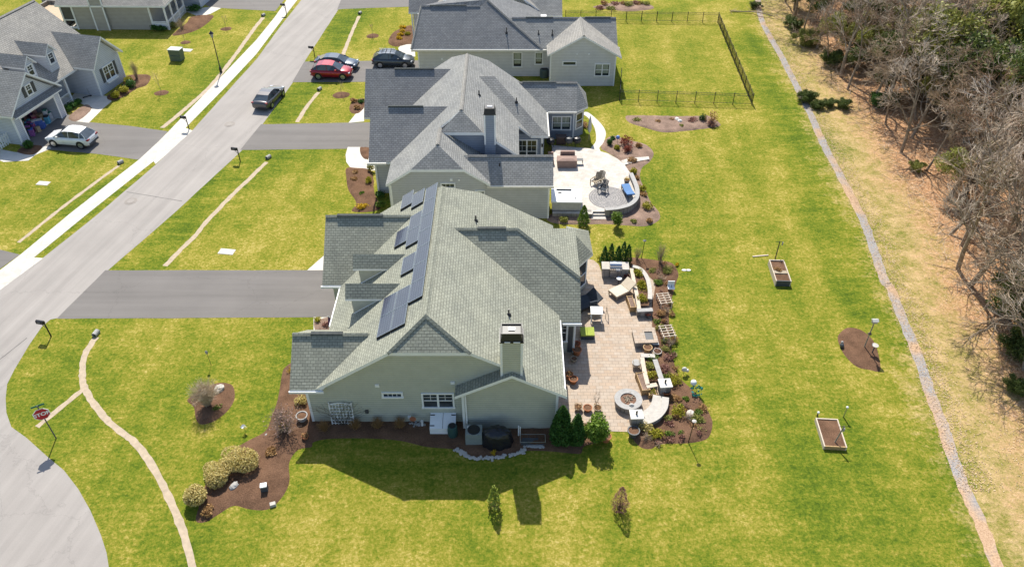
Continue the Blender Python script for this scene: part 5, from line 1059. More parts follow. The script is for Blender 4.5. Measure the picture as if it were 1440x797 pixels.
# heat pump
ACM=M('heat_pump_grey',(.24,.27,.25),.5,.1); c=at(667,619); o=thing('heat_pump','grey green cylindrical looking heat pump unit by the sage wall','air conditioner',c)
b=MB(); b.obox((0,0),.98,.82,0,1.0); 
for i in range(12): b.obox((0,0),1.0,.84,.12+i*.07,.14+i*.07)
b.build('casing',ACM,o,world=False); b=MB(); b.lathe([(.38,1.0),(.38,1.03),(.36,1.05)],(0,0,0),20); b.build('fan_grille',BLACK,o,world=False)
b=MB(); b.obox((-.32,.2),.2,.14,1.0,1.03); b.build('label_plate',CREAM,o,world=False); b=MB(); b.obox((0,0),1.25,1.1,-.02,.06); b.build('pad',CONC2,o,world=False)
# second unit by the light grey house
c=at(765,108); o=thing('heat_pump','dark green heat pump by the light grey wall','air conditioner',c); b=MB(); b.lathe([(.48,0),(.48,.85),(.4,.95)],(0,0,0),16); b.build('casing',M('heat_pump_green',(.07,.10,.09),.5),o,world=False); b=MB(); b.lathe([(.33,.95),(.33,.98)],(0,0,0),14); b.build('fan_grille',BLACK,o,world=False)
c=at(637,613); o=thing('rain_barrel','dark green rain barrel between the hatch and the heat pump','barrel',c); b=MB(); b.lathe([(.26,0),(.31,.35),(.31,.6),(.27,.95),(.24,.97)],(0,0,0),18); b.build('barrel',M('barrel_green',(.03,.075,.07),.5),o,world=False); b=MB(); b.lathe([(.2,.97),(.2,1.0)],(0,0,0),14); b.build('lid',BLACK,o,world=False)
# covered grill
c=at(699,624); o=thing('covered_grill','black plastic cover draped over a grill by the sage wall','covered grill',c); o.scale=(1.15,1.15,1.3); b=MB(); n=30; m_=9
prof=[(1.0,0),(1.02,.15),(.95,.4),(.9,.7),(.82,.9),(.6,1.0),(.3,1.06),(.05,1.08)]
b.v=[((r*.82*(1+.06*math.sin(7*a)+random.uniform(-.04,.04)))*math.cos(a),(r*.5*(1+.08*math.sin(9*a+1)+random.uniform(-.04,.04)))*math.sin(a),z+random.uniform(-.03,.03)) for r,z in prof for a in [2*math.pi*i/n for i in range(n)]]
b.f=[(k_*n+i,k_*n+(i+1)%n,(k_+1)*n+(i+1)%n,(k_+1)*n+i) for k_ in range(len(prof)-1) for i in range(n)]+[tuple((len(prof)-1)*n+i for i in range(n))]; b.m=[0]*len(b.f)
COV,nn_,ll_,bb_=nm('black_cover'); bb_.inputs['Base Color'].default_value=(.012,.013,.016,1); bb_.inputs['Roughness'].default_value=.25; tt=noise(nn_,ll_,None,5,4,.6); bp=nn_.new('ShaderNodeBump'); bp.inputs['Strength'].default_value=.8; bp.inputs['Distance'].default_value=.12; ll_.new(tt.outputs[0],bp.inputs['Height']); ll_.new(bp.outputs[0],bb_.inputs['Normal'])
b.build('cover',COV,o,world=False,smooth=True); b=MB()
for s in (-1,1): b.tube((s*.5,-.38,.0),(s*.5,-.3,.1),.07,.07,8)
b.build('wheel',BLACK,o,world=False)
c=at(749,622); o=thing('cold_frame','low dark wire framed cold frame on the mulch by the sage wall','cold frame',c); b=MB()
for z in (0.05,.4):
    for s in (-1,1): b.tube((-.75,s*.3,z),(.75,s*.3,z),.018,.018,4); b.tube((s*.75,-.3,z),(s*.75,.3,z),.018,.018,4)
for x in (-.75,-.25,.25,.75):
    for s in (-1,1): b.tube((x,s*.3,0),(x,s*.3,.4),.018,.018,4)
b.build('frame',STEEL,o,world=False); b=MB(); b.box(-.7,.7,-.27,.27,.02,.12); b.build('tray',DKGREY,o,world=False)
b=MB(); b.tube((-.85,.45,0),(-.85,.45,1.0),.04); b.tube((-.75,.45,0),(-.75,.45,.9),.03); b.build('conduit',WHITE,o,world=False)
# stone edging
eg=[(642,632),(648,636),(655,641),(664,644),(676,645),(690,644),(704,642),(719,640),(733,636),(738,633)]
n_=0; pts=catmull([tuple(G(*p))[:2] for p in eg],False,5)
st=MB()
for p in pts:
    for q in range(2): st.ball((p[0]+random.gauss(0,.07),p[1]+random.gauss(0,.06),.06),random.uniform(.07,.13),None,.06,6,4,0,.2)
o=st.build('edging_stones',CAPST,None); tag(o,'curved row of pale edging stones at the mulch below the heat pump','stone edging',kind='stuff')
st=MB()
for i in range(60): p=G(752+random.gauss(0,6),627+random.gauss(0,2)); st.ball((p.x,p.y,.07),random.uniform(.06,.12),None,.05,6,4,0,.2)
for i in range(30): p=G(585+random.gauss(0,6),598+random.gauss(0,1.5)); st.ball((p.x,p.y,.12),random.uniform(.06,.1),None,.05,6,4,0,.2)
o=st.build('gravel_patch',CAPG,None); tag(o,'loose grey stones below the cold frame and downspout','loose stones',kind='stuff')
twiggy('small yellow green spiky plant inside the stone edging',695,638,.3,.3,LYL,26,None,'grass_clump','ornamental grass',.02)
c=at(577,599); o=thing('garden_ornament','round copper garden ornament on a stake by the sage wall','garden ornament',(0,0,0)); b=MB(); b.tube((-6.05,30.75,0),(-6.05,30.75,.6),.015); b.build('stake',BLACK,o); b=MB(); b.prismY([(-6.05+.2*math.cos(i),.75+.2*math.sin(i)) for i in [k*math.pi/6 for k in range(12)]],30.72,30.76); b.build('disc',M('copper',(.35,.13,.07),.5),o)
o=thing('standpipe','short white standpipe by the sage wall','pipe',(0,0,0)); b=MB(); b.tube((-5.5,30.75,0),(-5.5,30.75,.5),.06); b.build('pipe',WHITE,o); b=MB(); b.lathe([(.09,.5),(.09,.58)],(-5.5,30.75,0),10); b.build('cap',CREAM,o)
c=at(487,0)
# ornaments in corner bed
c=at(373,690); o=thing('garden_light_box','small grey box with white cap in the mulch bed','utility box',c,R(12)); b=MB(); b.obox((0,0),.42,.34,0,.5,0,0,.03,.03); b.build('box',DKGREY,o,world=False); b=MB(); b.obox((0,0),.36,.3,.5,.58); b.build('cap',WHITE,o,world=False)
c=at(384,710); o=thing('stepping_stone','pale flat stone at the lower rim of the corner mulch bed','paving stone',c,R(20)); b=MB(); b.obox((0,0),.34,.26,.0,.18,0,0,.02,.02); b.build('slab',CAPST,o,world=False)
c=at(345,606); o=thing('lawn_ornament','small silver pinwheel like ornament on the lawn above the corner bed','garden ornament',c); b=MB(); b.tube((0,0,0),(0,0,.5),.012); b.build('stake',STEEL,o,world=False); b=MB()
for i in range(7): b.leaf((.1*math.cos(i*.9),.1*math.sin(i*.9),.45),.13)
b.build('petal',WP,o,world=False,uv=False)
c=at(297,513); o=thing('shepherd_hook','thin metal garden stake with a pale top above the bare vase shaped shrub','garden stake',c); b=MB(); b.tube((0,0,0),(-.02,0,1.1),.014); b.build('stake',BLACK,o,world=False); b=MB(); b.ball((-.02,0,1.18),.1,.06,.16,8,6); b.build('top',CAPG,o,world=False)
potm('round grey birdbath like bowl at the house corner',426,591,.34,.5,CAPG,None,'ornaments at the sage house corner'); potm('small brown pot at the house corner',430,617,.2,.3,TERRA,LTAN,'ornaments at the sage house corner'); rock('small dark stone left of the mauve bush',375,612,.14); 
# flag by the porch
c=Vector((-12.0,38.9,0)); o=thing('porch_flag','small purple and red flag hanging by the sage house porch','flag',c); b=MB(); b.tube((0,0,1.2),(-.5,-.2,2.0),.02); b.build('flagpole',WHITE,o,world=False); b=MB(); b.add([(-.5,-.2,1.95),(-.15,-.07,1.4),(-.3,-.15,.7),(-.6,-.25,1.2),(-.49,-.18,1.95),(-.14,-.05,1.4),(-.29,-.13,.7),(-.59,-.23,1.2)],[(0,1,2,3),(7,6,5,4)]); b.build('cloth',M('flag_purple',(.13,.05,.16),.8,.6,9),o,world=False)
for px,py,m,lb in [(447,452,LY,'yellow green shrub in the flower bed by the sage porch'),(459,459,LPIN,'reddish plant in the flower bed by the sage porch')]: bush(lb,px,py,.3,.4,m,160,.06,'plants by the sage porch')
# front lawn sage sidewalk post etc.
# ================= patio of the sage house
def boxplanter(lb,px,py,sx,sy,h,rz,group='wooden planter boxes on the sage house patio'):
    c=at(px,py); o=thing('planter_box',lb,'planter box',c,rz,group); b=MB(); t=.045
    for i in range(3):
        z0=i*h/3+.004; z1=(i+1)*h/3-.008; b.box(-sx/2,sx/2,-sy/2,-sy/2+t,z0,z1); b.box(-sx/2,sx/2,sy/2-t,sy/2,z0,z1); b.box(-sx/2,-sx/2+t,-sy/2+t,sy/2-t,z0,z1); b.box(sx/2-t,sx/2,-sy/2+t,sy/2-t,z0,z1)
    b.build('side_board',WOOD,o,world=False); b=MB(); b.box(-sx/2+t,sx/2-t,-sy/2+t,sy/2-t,.05,h*.88); b.build('soil',MULCHP,o,world=False)
    b=MB()
    for x in (-1,1):
        for y in (-1,1): b.box(x*sx/2-.03,x*sx/2+.03,y*sy/2-.03,y*sy/2+.03,0,h+.02)
    b.build('corner_post',WOOD,o,world=False); return o
# grill island
c=at(864,391); IX,IY=c.x,c.y; o=thing('grill_island','stone outdoor kitchen counter on the sage house patio','outdoor kitchen',c,R(-2))
b=MB(); b.box(-.95,-.45,0,.8,0,.85); b.box(.5,1.0,0,.8,0,.85); b.box(-.45,.5,.05,.8,0,.78); b.build('base',BLOCK,o,world=False); b=MB(); b.box(-1.0,-.42,-.05,.85,.85,.91); b.box(.47,1.05,-.05,.85,.85,.91); b.build('countertop',CAPST,o,world=False)
g=thing('grill','stainless steel grill with rounded hood set in the stone counter','grill',(IX,IY,0),R(-2)); b=MB(); b.box(-.41,.46,-.08,.6,.785,.98); b.build('firebox',STEEL,g,world=False)
b=MB(); b.prismX([(.02,.98),(.04,1.15),(.14,1.27),(.3,1.31),(.46,1.26),(.56,1.12),(.58,.98)],-.42,.47); hd=b.build('hood',STEEL,g,world=False); b=MB(); b.tube((-.35,-.02,1.08),(.4,-.02,1.08),.018); b.build('handle',STEEL,hd,world=False)
b=MB(); b.box(-.36,.42,-.06,.045,.1,.7); b.build('door_panel',STEEL,g,world=False); b=MB(); 
for i in range(5): b.tube((-.32+i*.17,-.10,.9),(-.32+i*.17,-.08,.9),.03)
b.build('knob',BLACK,g,world=False)
# planter wall one : L shaped with curved outer side
def pw(name,lb,px,wd,z1,m0=BLOCK,m1=CAPST,closed=False,cat='garden wall',grp='curved stone planter walls of the patio'):
    pts=[tuple(G(*p,z1))[:2] for p in px]; pts=catmull(pts,False,5) if len(px)>2 else pts
    c=pts[len(pts)//2]; o=thing(name,lb,cat,(c[0],c[1],0),0,grp); w_,mc=wallstrip('wall',pts,wd,0,z1,[m0],o); mc.build('coping',m1,o); return o
pw('planter_wall','straight tan timber like planter wall beside the lounge chair',[(888,377),(892,398),(896,416),(899,436)],.2,.5,BLOCK,WOODP)
pw('planter_wall','curved pale stone planter wall, upper outer side',[(889,374),(897,376),(905,382),(911,393),(914,408),(914,420)],.24,.5,BLOCK,CAPST)
pw('planter_wall','short grey block wall end of the upper planter',[(896,436),(918,435)],.26,.55,BLOCK,CAPG)
pw('planter_wall','straight tan edge of the lower planter beside the wooden box',[(903,502),(906,520),(911,541)],.2,.5,BLOCK,WOODP)
pw('planter_wall','pale curved stone edge of the lower planter, outer side',[(921,505),(926,520),(932,538)],.24,.5,BLOCK,CAPG)
pw('planter_wall','short tan end of the lower planter',[(909,543),(924,540)],.24,.5,BLOCK,WOODP)
pw('planter_wall','pale far end of the lower planter',[(901,499),(921,500)],.26,.5,BLOCK,CAPST)
for (a,z) in ((((891,378),(905,384),(912,398),(913,420),(912,434),(898,434)),.3),(((905,503),(920,503),(926,525),(928,540),(911,540)),.3)):
    o=sheet('planter_soil',[p for p in a],z,MULCH,'dark soil filling the '+('upper' if a[0][0]<900 else 'lower')+' stone planter','soil',None,amp=0,group='soil in the stone planters')
UG_='shrubs in the upper stone planter'
for px,py,lb in [(897,389,'yellow green shrub at the far end of the upper planter'),(901,407,'yellow green shrub in the middle of the upper planter'),(903,426,'yellow green shrub at the near end of the upper planter')]: bush(lb,px,py,.5,.8,LY,900,.055,UG_)
for px,py,m,lb in [(914,509,LG,'dark green plant at the far end of the lower planter'),(913,520,LOL,'olive plant in the middle of the lower planter'),(916,533,LY,'yellow green plant at the near end of the lower planter')]: bush(lb,px,py,.42,.65,m,600,.05,'shrubs in the lower stone planter')
boxplanter('narrow wooden planter box by the lounge chair',887,431,.42,1.25,.5,R(6)); boxplanter('long narrow wooden planter box beside the lower stone planter',903,543,.5,1.55,.5,R(8))
o=boxplanter('small square wooden planter box with green plants',916.5,556,.5,.5,.35,R(5)); b=MB()
for i in range(60): b.leaf((random.uniform(-.2,.2),random.uniform(-.2,.2),.35+random.random()*.1),.05)
b.build('plant',LY,o,world=False,uv=False)
# pillars and curved bench wall
def pillar(lb,px,py,rz):
    c=at(px,py); o=thing('pillar',lb,'stone pillar',c,rz,'white capped stone pillars'); b=MB(); b.box(-.33,.33,-.3,.3,0,.85); b.build('shaft',BLOCK,o,world=False); b=MB(); b.box(-.4,.4,-.37,.37,.85,.93); b.build('cap_slab',CREAM,o,world=False)
    s=thing('statuette','small dark figurine on the '+('upper' if py<560 else 'lower')+' white pillar cap','figurine',(c.x,c.y,.93),0,'dark figurines on the pillars'); b=MB(); b.lathe([(.07,0),(.05,.08),(.07,.16),(.05,.24),(.02,.3)],(0,0,0),8); b.tube((0,0,.22),(.1,.05,.3),.02,.01,5); b.build('figure',BLACK,s,world=False)
pillar('white capped stone pillar at the upper end of the curved seat wall',933,552,R(5)); pillar('white capped stone pillar at the lower end of the curved seat wall',893,596,R(2))
wall_=pw('seat_wall','curved pale stone seat wall joining the two pillars',[(936,558),(934,572),(925,584),(912,591),(902,591)],.35,.5,BLOCK,CAPST,cat='seat wall',grp=None)
pw('seat_wall','low pale inner bench along the curved seat wall',[(926,556),(923,569),(915,579),(905,585)],.6,.42,BLOCK,CAPST,cat='bench',grp=None)
# fire ring
c=at(882.5,568); o=thing('fire_pit','round grey stone fire pit with ash inside','fire pit',c); b=MB(); b.lathe([(.82,0),(.82,.42)],(0,0,0),32); bp_=b.build('ring_wall',BLOCK,o,world=False)
b=MB(); n=32
for i in range(n):
    a,a2=2*math.pi*i/n,2*math.pi*(i+1)/n; b.add([(r*math.cos(t),r*math.sin(t),z) for t in (a,a2) for r in (.5,.88) for z in (.425,.5)],[(1,3,7,5),(3,2,6,7),(0,1,5,4)])
b.build('ring_cap',CAPG,o,world=False); b=MB(); b.lathe([(.5,.42),(.5,.44)],(0,0,0),24); b.build('ash_bed',mulchm('ash',(.22,.13,.09)),o,world=False)
b=MB()
for i in range(14): a=random.uniform(0,3.14); x,y=random.gauss(0,.18),random.gauss(0,.18); b.tube((x-.15*math.cos(a),y-.15*math.sin(a),.46),(x+.15*math.cos(a),y+.15*math.sin(a),.48+random.random()*.05),.03,.02,5)
b.build('log',WOODG,o,world=False)
# square fire table
c=at(906,480); o=thing('fire_table','square pale stone fire table with dark centre','fire table',c,R(2)); b=MB()
b.box(-.75,.75,-.6,.8,0,.45); b.build('base',BLOCK,o,world=False); b=MB(); b.box(-.8,-.0,-.65,.85,.45,.52); b.box(.55,.8,-.65,.85,.45,.52); b.box(0,.55,-.65,-.35,.45,.52); b.box(0,.55,.45,.85,.45,.52); b.build('table_top',PAVE1,o,world=False); b=MB(); b.box(0,.55,-.35,.45,.452,.46); b.build('burner',DKGREY,o,world=False)
c=at(920,484); o=thing('wire_rack','striped white and dark slatted rack beside the fire table','rack',c,R(2)); b=MB(); 
for i in range(6): b.box(-.22,.22,-.35+i*.15,-.29+i*.15,.32,.37)
b.build('slat',WHITE,o,world=False); b=MB(); b.box(-.25,.25,-.4,.5,0,.28); b.build('base',DKGREY,o,world=False)
# furniture
def chaise(lb,px,py,rz,m,L=1.9,W_=.75,back=35,frame=WOODG,g=None):
    c=at(px,py); o=thing('lounge_chair',lb,'lounge chair',c,rz,g); b=MB(); b.box(0,1.25,-W_/2,W_/2,.32,.44); b.build('seat_cushion',m,o,world=False)
    a=R(back); b=MB(); vs=[]
    for t,zz in ((0,.0),(.75,.0)):
        for s in (-1,1): vs+=[(-t*math.cos(a),s*W_/2,.36+t*math.sin(a)),(-t*math.cos(a)+.06,s*W_/2,.46+t*math.sin(a))]
    b.add(vs,[(0,2,6,4),(1,5,7,3),(0,4,5,1),(2,3,7,6),(4,6,7,5),(0,1,3,2)]); b.build('back_cushion',m,o,world=False)
    b=MB(); b.box(-.1,1.25,-W_/2,-W_/2+.05,.25,.32); b.box(-.1,1.25,W_/2-.05,W_/2,.25,.32); b.box(-.1,1.25,-W_/2+.05,W_/2-.05,.27,.31); b.build('frame',frame,o,world=False)
    for x in (.0,1.15):
        for s in (-1,1): b=MB(); b.box(x,x+.06,s*(W_/2-.03)-.03,s*(W_/2-.03)+.03,0,.25); b.build('leg',frame,o,world=False)
    return o
chaise('cream cushioned lounge chair in the sun beside the upper planter',879,410,R(214),CUSH,W_=.95)
chaise('dark grey lounge seat in the shade under the eave',831,427,R(205),CUSHD,W_=1.3,frame=BLACK,g='dark seats in the shade by the wall'); 
c=at(836,441); o=thing('side_chair','dark cushioned chair behind the white table','chair',c,R(20),'dark seats in the shade by the wall'); b=MB(); b.box(-.28,.28,-.28,.28,.4,.5); b.build('seat',CUSHD,o,world=False); b=MB(); b.box(-.28,.28,.24,.32,.5,.95); b.build('backrest',CUSHD,o,world=False)
for x in (-.25,.25):
    for y in (-.25,.25): b=MB(); b.tube((x,y,0),(x,y,.4),.02); b.build('leg',BLACK,o,world=False)
c=at(838,455); o=thing('grill_table','white topped table on a dark frame on the patio','table',c,R(-2)); b=MB(); b.box(-.42,.42,-.05,.75,.92,.97); b.build('tabletop',WHITE,o,world=False)
for x in (-.36,.36):
    for y in (.02,.68): b=MB(); b.box(x-.03,x+.03,y-.03,y+.03,0,.92); b.build('leg',WHITE,o,world=False)
b=MB(); b.box(-.62,-.42,.0,.12,.84,.88); b.box(-.32,.32,.1,.6,.45,.5); b.build('shelf',WOODG,o,world=False)
c=at(851,448); o=thing('folding_stand','thin bent metal stand beside the white table','stand',c,R(30)); b=MB(); b.tube((0,0,0),(.15,.1,.9),.02); b.tube((.3,0,0),(.1,.1,.9),.02); b.tube((.1,.1,.9),(.3,.3,.95),.02); b.build('rod',WOODG,o,world=False)
c=at(828,477); o=thing('ottoman','lime green cushioned ottoman on the patio by the french doors','ottoman',c,R(0)); b=MB(); b.box(-.55,.35,-.05,.75,.0,.34); b.build('base',CUSHD,o,world=False); b=MB(); b.box(-.58,-.12,-.06,.76,.34,.46); b.box(-.1,.38,-.06,.76,.34,.46); b.build('cushion',LIME,o,world=False)
for x,y,r,h,m,pl,lb in [(811,490,.24,.5,TERRA,LR,'dark red pot nearest the french doors'),(811,498,.3,.5,TERRA,None,'terracotta pot second from the french doors'),(807,508,.22,.3,WOODG,None,'low brown pot at the wall edge'),(800,532,.25,.45,TERRA,LTAN,'terracotta pot under the eave'),(806,538,.28,.4,TERRA,None,'round terracotta pot in the shade near the eave'),
 (813,576,.25,.3,WOODG,LTAN,'first pot from the wall in the row behind the conifers'),(826,577,.27,.3,TERRA,None,'second pot from the wall in the row behind the conifers'),(840,577,.25,.3,WOODG,LTAN,'third pot from the wall in the row behind the conifers'),(852,619,.30,.42,TERRA,None,'terracotta pot on the lawn beside the bright green evergreen'),(890,612,.36,.5,DKGREY,None,'dark round pot at the foot of the lower pillar'),(910,494,.3,.42,WOOD,None,'wooden tub pot in front of the fire table'),(924,497,.28,.25,CAPST,LPIN,'pale bowl pot behind the wooden tub'),(936,554,.3,.35,TERRA,LR,'orange pot behind the upper pillar'),(881,393,.22,.3,DKGREY,LR,'dark pot right of the grill'),(911,446,.22,.25,DKGREY,LR,'dark pot with red flowers at the wall end')]:
    potm(lb,x,y,r,h,m,pl)
c=at(870,398); o=thing('side_table','small round white side table by the grill','side table',c); b=MB(); b.lathe([(.2,.45),(.2,.48)],(0,0,0),16); b.build('tabletop',WHITE,o,world=False); b=MB(); b.tube((0,0,0),(0,0,.45),.03); b.build('leg',BLACK,o,world=False)
c=at(894,516); o=thing('wagon_planter','small wheeled round planter beside the lower planter','planter cart',c); 
for s in (-1,1): b=MB(); b.path([(s*.2,.25*math.cos(t),.27+.25*math.sin(t)) for t in [k*math.pi/8 for k in range(17)]],.02,5); b.build('wheel',WOODG,o,world=False)
b=MB(); b.lathe([(.2,.2),(.3,.45),(.28,.46)],(0,0,0),14); b.build('bowl',CAPG,o,world=False)
sapling('thin bare potted tree behind the row of pots',838,578,1.9,None,STEM,None,0,.02,3)
for px,py,lb in [(933,428,'pale wooden obelisk trellis in the bed, upper one'),(937,474,'pale wooden obelisk trellis in the bed, lower one')]:
    c=at(px,py); o=thing('obelisk_trellis',lb,'trellis',c,R(8),'wooden trellises in the patio bed'); b=MB()
    for x in (-.4,0,.4):
        b.box(x-.03,x+.03,-.62,.62,.55,.6)
    b.build('rail',WOODP,o,world=False); b=MB()
    for i in range(5): b.box(-.5,.5,-.55+i*.26,-.50+i*.26,.6,.64)
    b.build('slat',WOODP,o,world=False)
    for x in (-.4,.4):
        for y in (-.55,.55): b=MB(); b.box(x-.035,x+.035,y-.035,y+.035,0,.55); b.build('leg',WOODP,o,world=False)
PB='plants in the patio bed'
for px,py,r,h,m,lb in [(949,540,.55,.7,LY,'yellow green round shrub beside the upper pillar'),(953,583,.6,.75,LY,'yellow green round shrub behind the curved seat wall'),(920,614,.55,.6,LY,'yellow green round shrub below the lower pillar'),(905,605,.5,.7,LT,'pale green shrub right of the dark round pot'),(939,383,.5,.45,LOL,'green round clump behind the upper planter'),(926,400,.38,.45,LG,'light green clump beside the white garden chair'),(917,383,.35,.3,LOL,'low green plant near the curved wall top'),(965,562,.22,.3,LG,'bright green sprig in the bed tip, upper'),(958,572,.2,.25,LG,'bright green sprig beside the round shrub'),(958,610,.22,.2,LG,'bright green sprout at the lower rim'),(940,612,.3,.3,LG,'green sprig left of the sprout'),(948,561,.4,.3,LTAN,'tan clump behind the upper pillar'),(940,597,.35,.3,LPIN,'pinkish twiggy clump below the seat wall'),(935,520,.45,.4,LPIN,'brown twiggy clump behind the lower planter'),(939,505,.4,.4,LPIN,'brown twiggy clump beside the lower trellis'),(928,445,.4,.6,LTAN,'tan clump between the trellises'),(929,463,.35,.5,LOL,'olive clump left of the lower trellis'),(952,373,.18,.25,LYL,'small yellow plant at the top of the patio bed'),(984,592,.35,.35,LOL,'olive clump at the bed tip')]: bush(lb,px,py,r,h,m,int(900*r+150),.05,PB)
for i in range(30):
    p_=(G(0,0)*0+Vector((random.uniform(916,950),random.uniform(376,540),0)) if i%2 else Vector((random.uniform(925,992),random.uniform(575,618),0)))
    bush('small mixed clump among many in the dark patio bed',p_.x,p_.y,random.uniform(.18,.38),random.uniform(.2,.5),[LTAN,LOL,LPIN,LG,LTAN][i%5],260,.045,'small clumps in the patio bed')
for i in range(16):
    p_=[(925,385),(935,372),(945,378),(930,412),(938,402),(943,430),(936,455),(945,470),(930,492),(948,500),(950,520),(942,530),(965,575),(975,600),(985,605),(925,625)][i]; twiggy('low brown dormant plant among many in the dark patio bed',p_[0],p_[1],random.uniform(.25,.4),random.uniform(.2,.4),[TWIG,LTAN,LPIN][i%3],28,'low dormant plants in the patio bed',leaf=[LPIN,LTAN,LOL][i%3],nl=50)
for px,py,r,lb in [(908,618,.5,'bare twigs below the lower pillar'),(966,590,.45,'bare twigs at the middle of the bed tip'),(942,486,.5,'bare twigs beside the lower trellis'),(930,395,.5,'bare twigs behind the upper planter'),(935,440,.5,'bare twigs under the upper trellis')]: twiggy(lb,px,py,r,.6,TWIG,45,PB)
rock('pale flat stone slab in the bed tip',970,585,.38,None,CAPST)
def ornament(lb,px,py,kind):
    c=at(px,py); o=thing('garden_ornament',lb,'garden ornament',c,0,None); b=MB(); b.tube((0,0,0),(0,0,.6),.015); b.build('stake',BLACK,o,world=False)
    b=MB()
    if kind=='ball': b.ball((0,0,.75),.2); m=WHITE
    elif kind=='globe': 
        for i in range(46): v=Vector((random.gauss(0,1),random.gauss(0,1),random.gauss(0,1))).normalized(); b.leaf(v*.36+Vector((0,0,.55)),.11)
        m=M('teal_enamel',(.02,.25,.20),.3,.3,6)
    elif kind=='white': b.ball((0,0,.45),.18,.12,.2); b.ball((.22,.05,.3),.12); m=CREAM
    else: b.box(-.25,.25,-.2,.2,.3,.36); b.box(-.25,.25,.17,.22,.36,.8); m=WHITE
    b.build('figure',m,o,world=False); return o
ornament('white ball ornament beside the teal globe',973,549,'ball'); ornament('teal green openwork globe ornament on the lawn edge',978,557,'globe'); ornament('white bird shaped ornament at the edge of the patio bed',961,526,'white'); ornament('white miniature garden chair ornament at the upper bed edge',943,409,'chair'); ornament('white and grey figure beside the lower pillar',887,577,'white')
c=at(956,402)
for px,py,h,lb,top in [(902,364,1.7,'dark pole in the lawn edge behind the evergreens',0),(968,622,1.9,'tall thin dark stake in the bed tip with a pale head',1)]:
    c=at(px,py); o=thing('garden_pole',lb,'garden pole',c); b=MB(); b.tube((0,0,0),(.06,0,h),.03,.02); b.build('pole',BLACK,o,world=False); b=MB(); b.lathe([(.06,h),(.14,h+.08),(.05,h+.12)],(.06,0,0),8); b.build('finial',CAPST if top else DKGREY,o,world=False)
for i,(px,py,lb) in enumerate([(962,380,'left pale stepping stone on the lawn beyond the bed'),(968,380,'right pale stepping stone on the lawn beyond the bed')]):
    c=at(px,py); b=MB(); b.lathe([(.2,0),(.2,.04)],(0,0,0),10,0,1,.6); o=b.build('stepping_stone',CREAM,None,world=False); o.location=c; tag(o,lb,'paving stone','pale stepping stones beyond the bed')
# ================= pale patio
c=at(797,236); o=thing('covered_dining_table','table under a tan brown cover on the pale patio','covered table',(at(797,234,PZ).x,at(797,234,PZ).y,PZ)); COVT=M('tan_cover',(.30,.20,.16),.8,.15,3)
b=MB(); b.obox((0,.2),1.75,1.0,0,.72,0,0,-.02,.03); b.obox((0,.2),1.7,.95,.72,.82,0,0,.35,.25); b.build('cover',COVT,o,world=False); b=MB(); b.obox((.1,.95),1.4,.35,.0,1.05,0,0,.05,.05); b.build('cover_back',COVT,o,world=False)
c=at(775,230,PZ); o=thing('covered_chair','chair under a tan cover left of the covered table','covered chair',c); b=MB(); b.obox((0,0),.55,.6,0,.55,0,0,.05,.05); b.build('cover',COVT,o,world=False); b=MB(); b.obox((-.05,.35),.5,.2,0,1.0); b.build('cover_back',COVT,o,world=False)
def adir(lb,px,py,rz,m):
    c=at(px,py,PZ); o=thing('patio_chair',lb,'chair',c,rz,'low slatted chairs on the pale patio'); b=MB()
    for i in range(5): b.box(-.28+i*.115,-.19+i*.115,-.05,.45,.34,.38)
    b.build('seat',m,o,world=False); b=MB()
    for i in range(5): b.add([(-.28+i*.115,.45,.3),(-.19+i*.115,.45,.3),(-.19+i*.115,.75,.95+.05*(2-abs(2-i))),(-.28+i*.115,.75,.95+.05*(2-abs(2-i))),(-.28+i*.115,.48,.3),(-.19+i*.115,.48,.3),(-.19+i*.115,.78,.95+.05*(2-abs(2-i))),(-.28+i*.115,.78,.95+.05*(2-abs(2-i)))],[(0,1,2,3),(7,6,5,4),(0,3,7,4),(1,5,6,2)])
    b.build('backrest',m,o,world=False); b=MB(); b.box(-.38,-.29,-.1,.6,.52,.56); b.box(.29,.38,-.1,.6,.52,.56); b.build('armrest',m,o,world=False)
    for x in (-.34,.34):
        for y in (-.05,.55): b=MB(); b.box(x-.03,x+.03,y-.03,y+.03,0,.52); b.build('leg',m,o,world=False)
adir('brown slatted chair left of its neighbour on the pale patio',835,261,R(-40),WOODG); adir('dark cushioned slatted chair nearest the round paving circle',846,272,R(-30),CUSHD); adir('brown slatted chair with its back to the covered table',841,259,R(-35),WOODG)
chaise('blue pool lounger on the pale patio by the curved wall',883,281,R(98),M('blue_fabric',(.08,.18,.36),.8,.1),W_=.7,back=12,frame=BLACK).location.z=PZ
c=at(844,229,PZ); c=at(815,230,PZ); o=thing('small_table','small dark cart right of the covered table','cart',c); b=MB(); b.box(-.3,.3,-.2,.2,.4,.45); b.build('tabletop',DKGREY,o,world=False)
for x in (-.27,.27):
    for y in (-.17,.17): b=MB(); b.tube((x,y,0),(x,y,.42),.02); b.build('leg',BLACK,o,world=False)
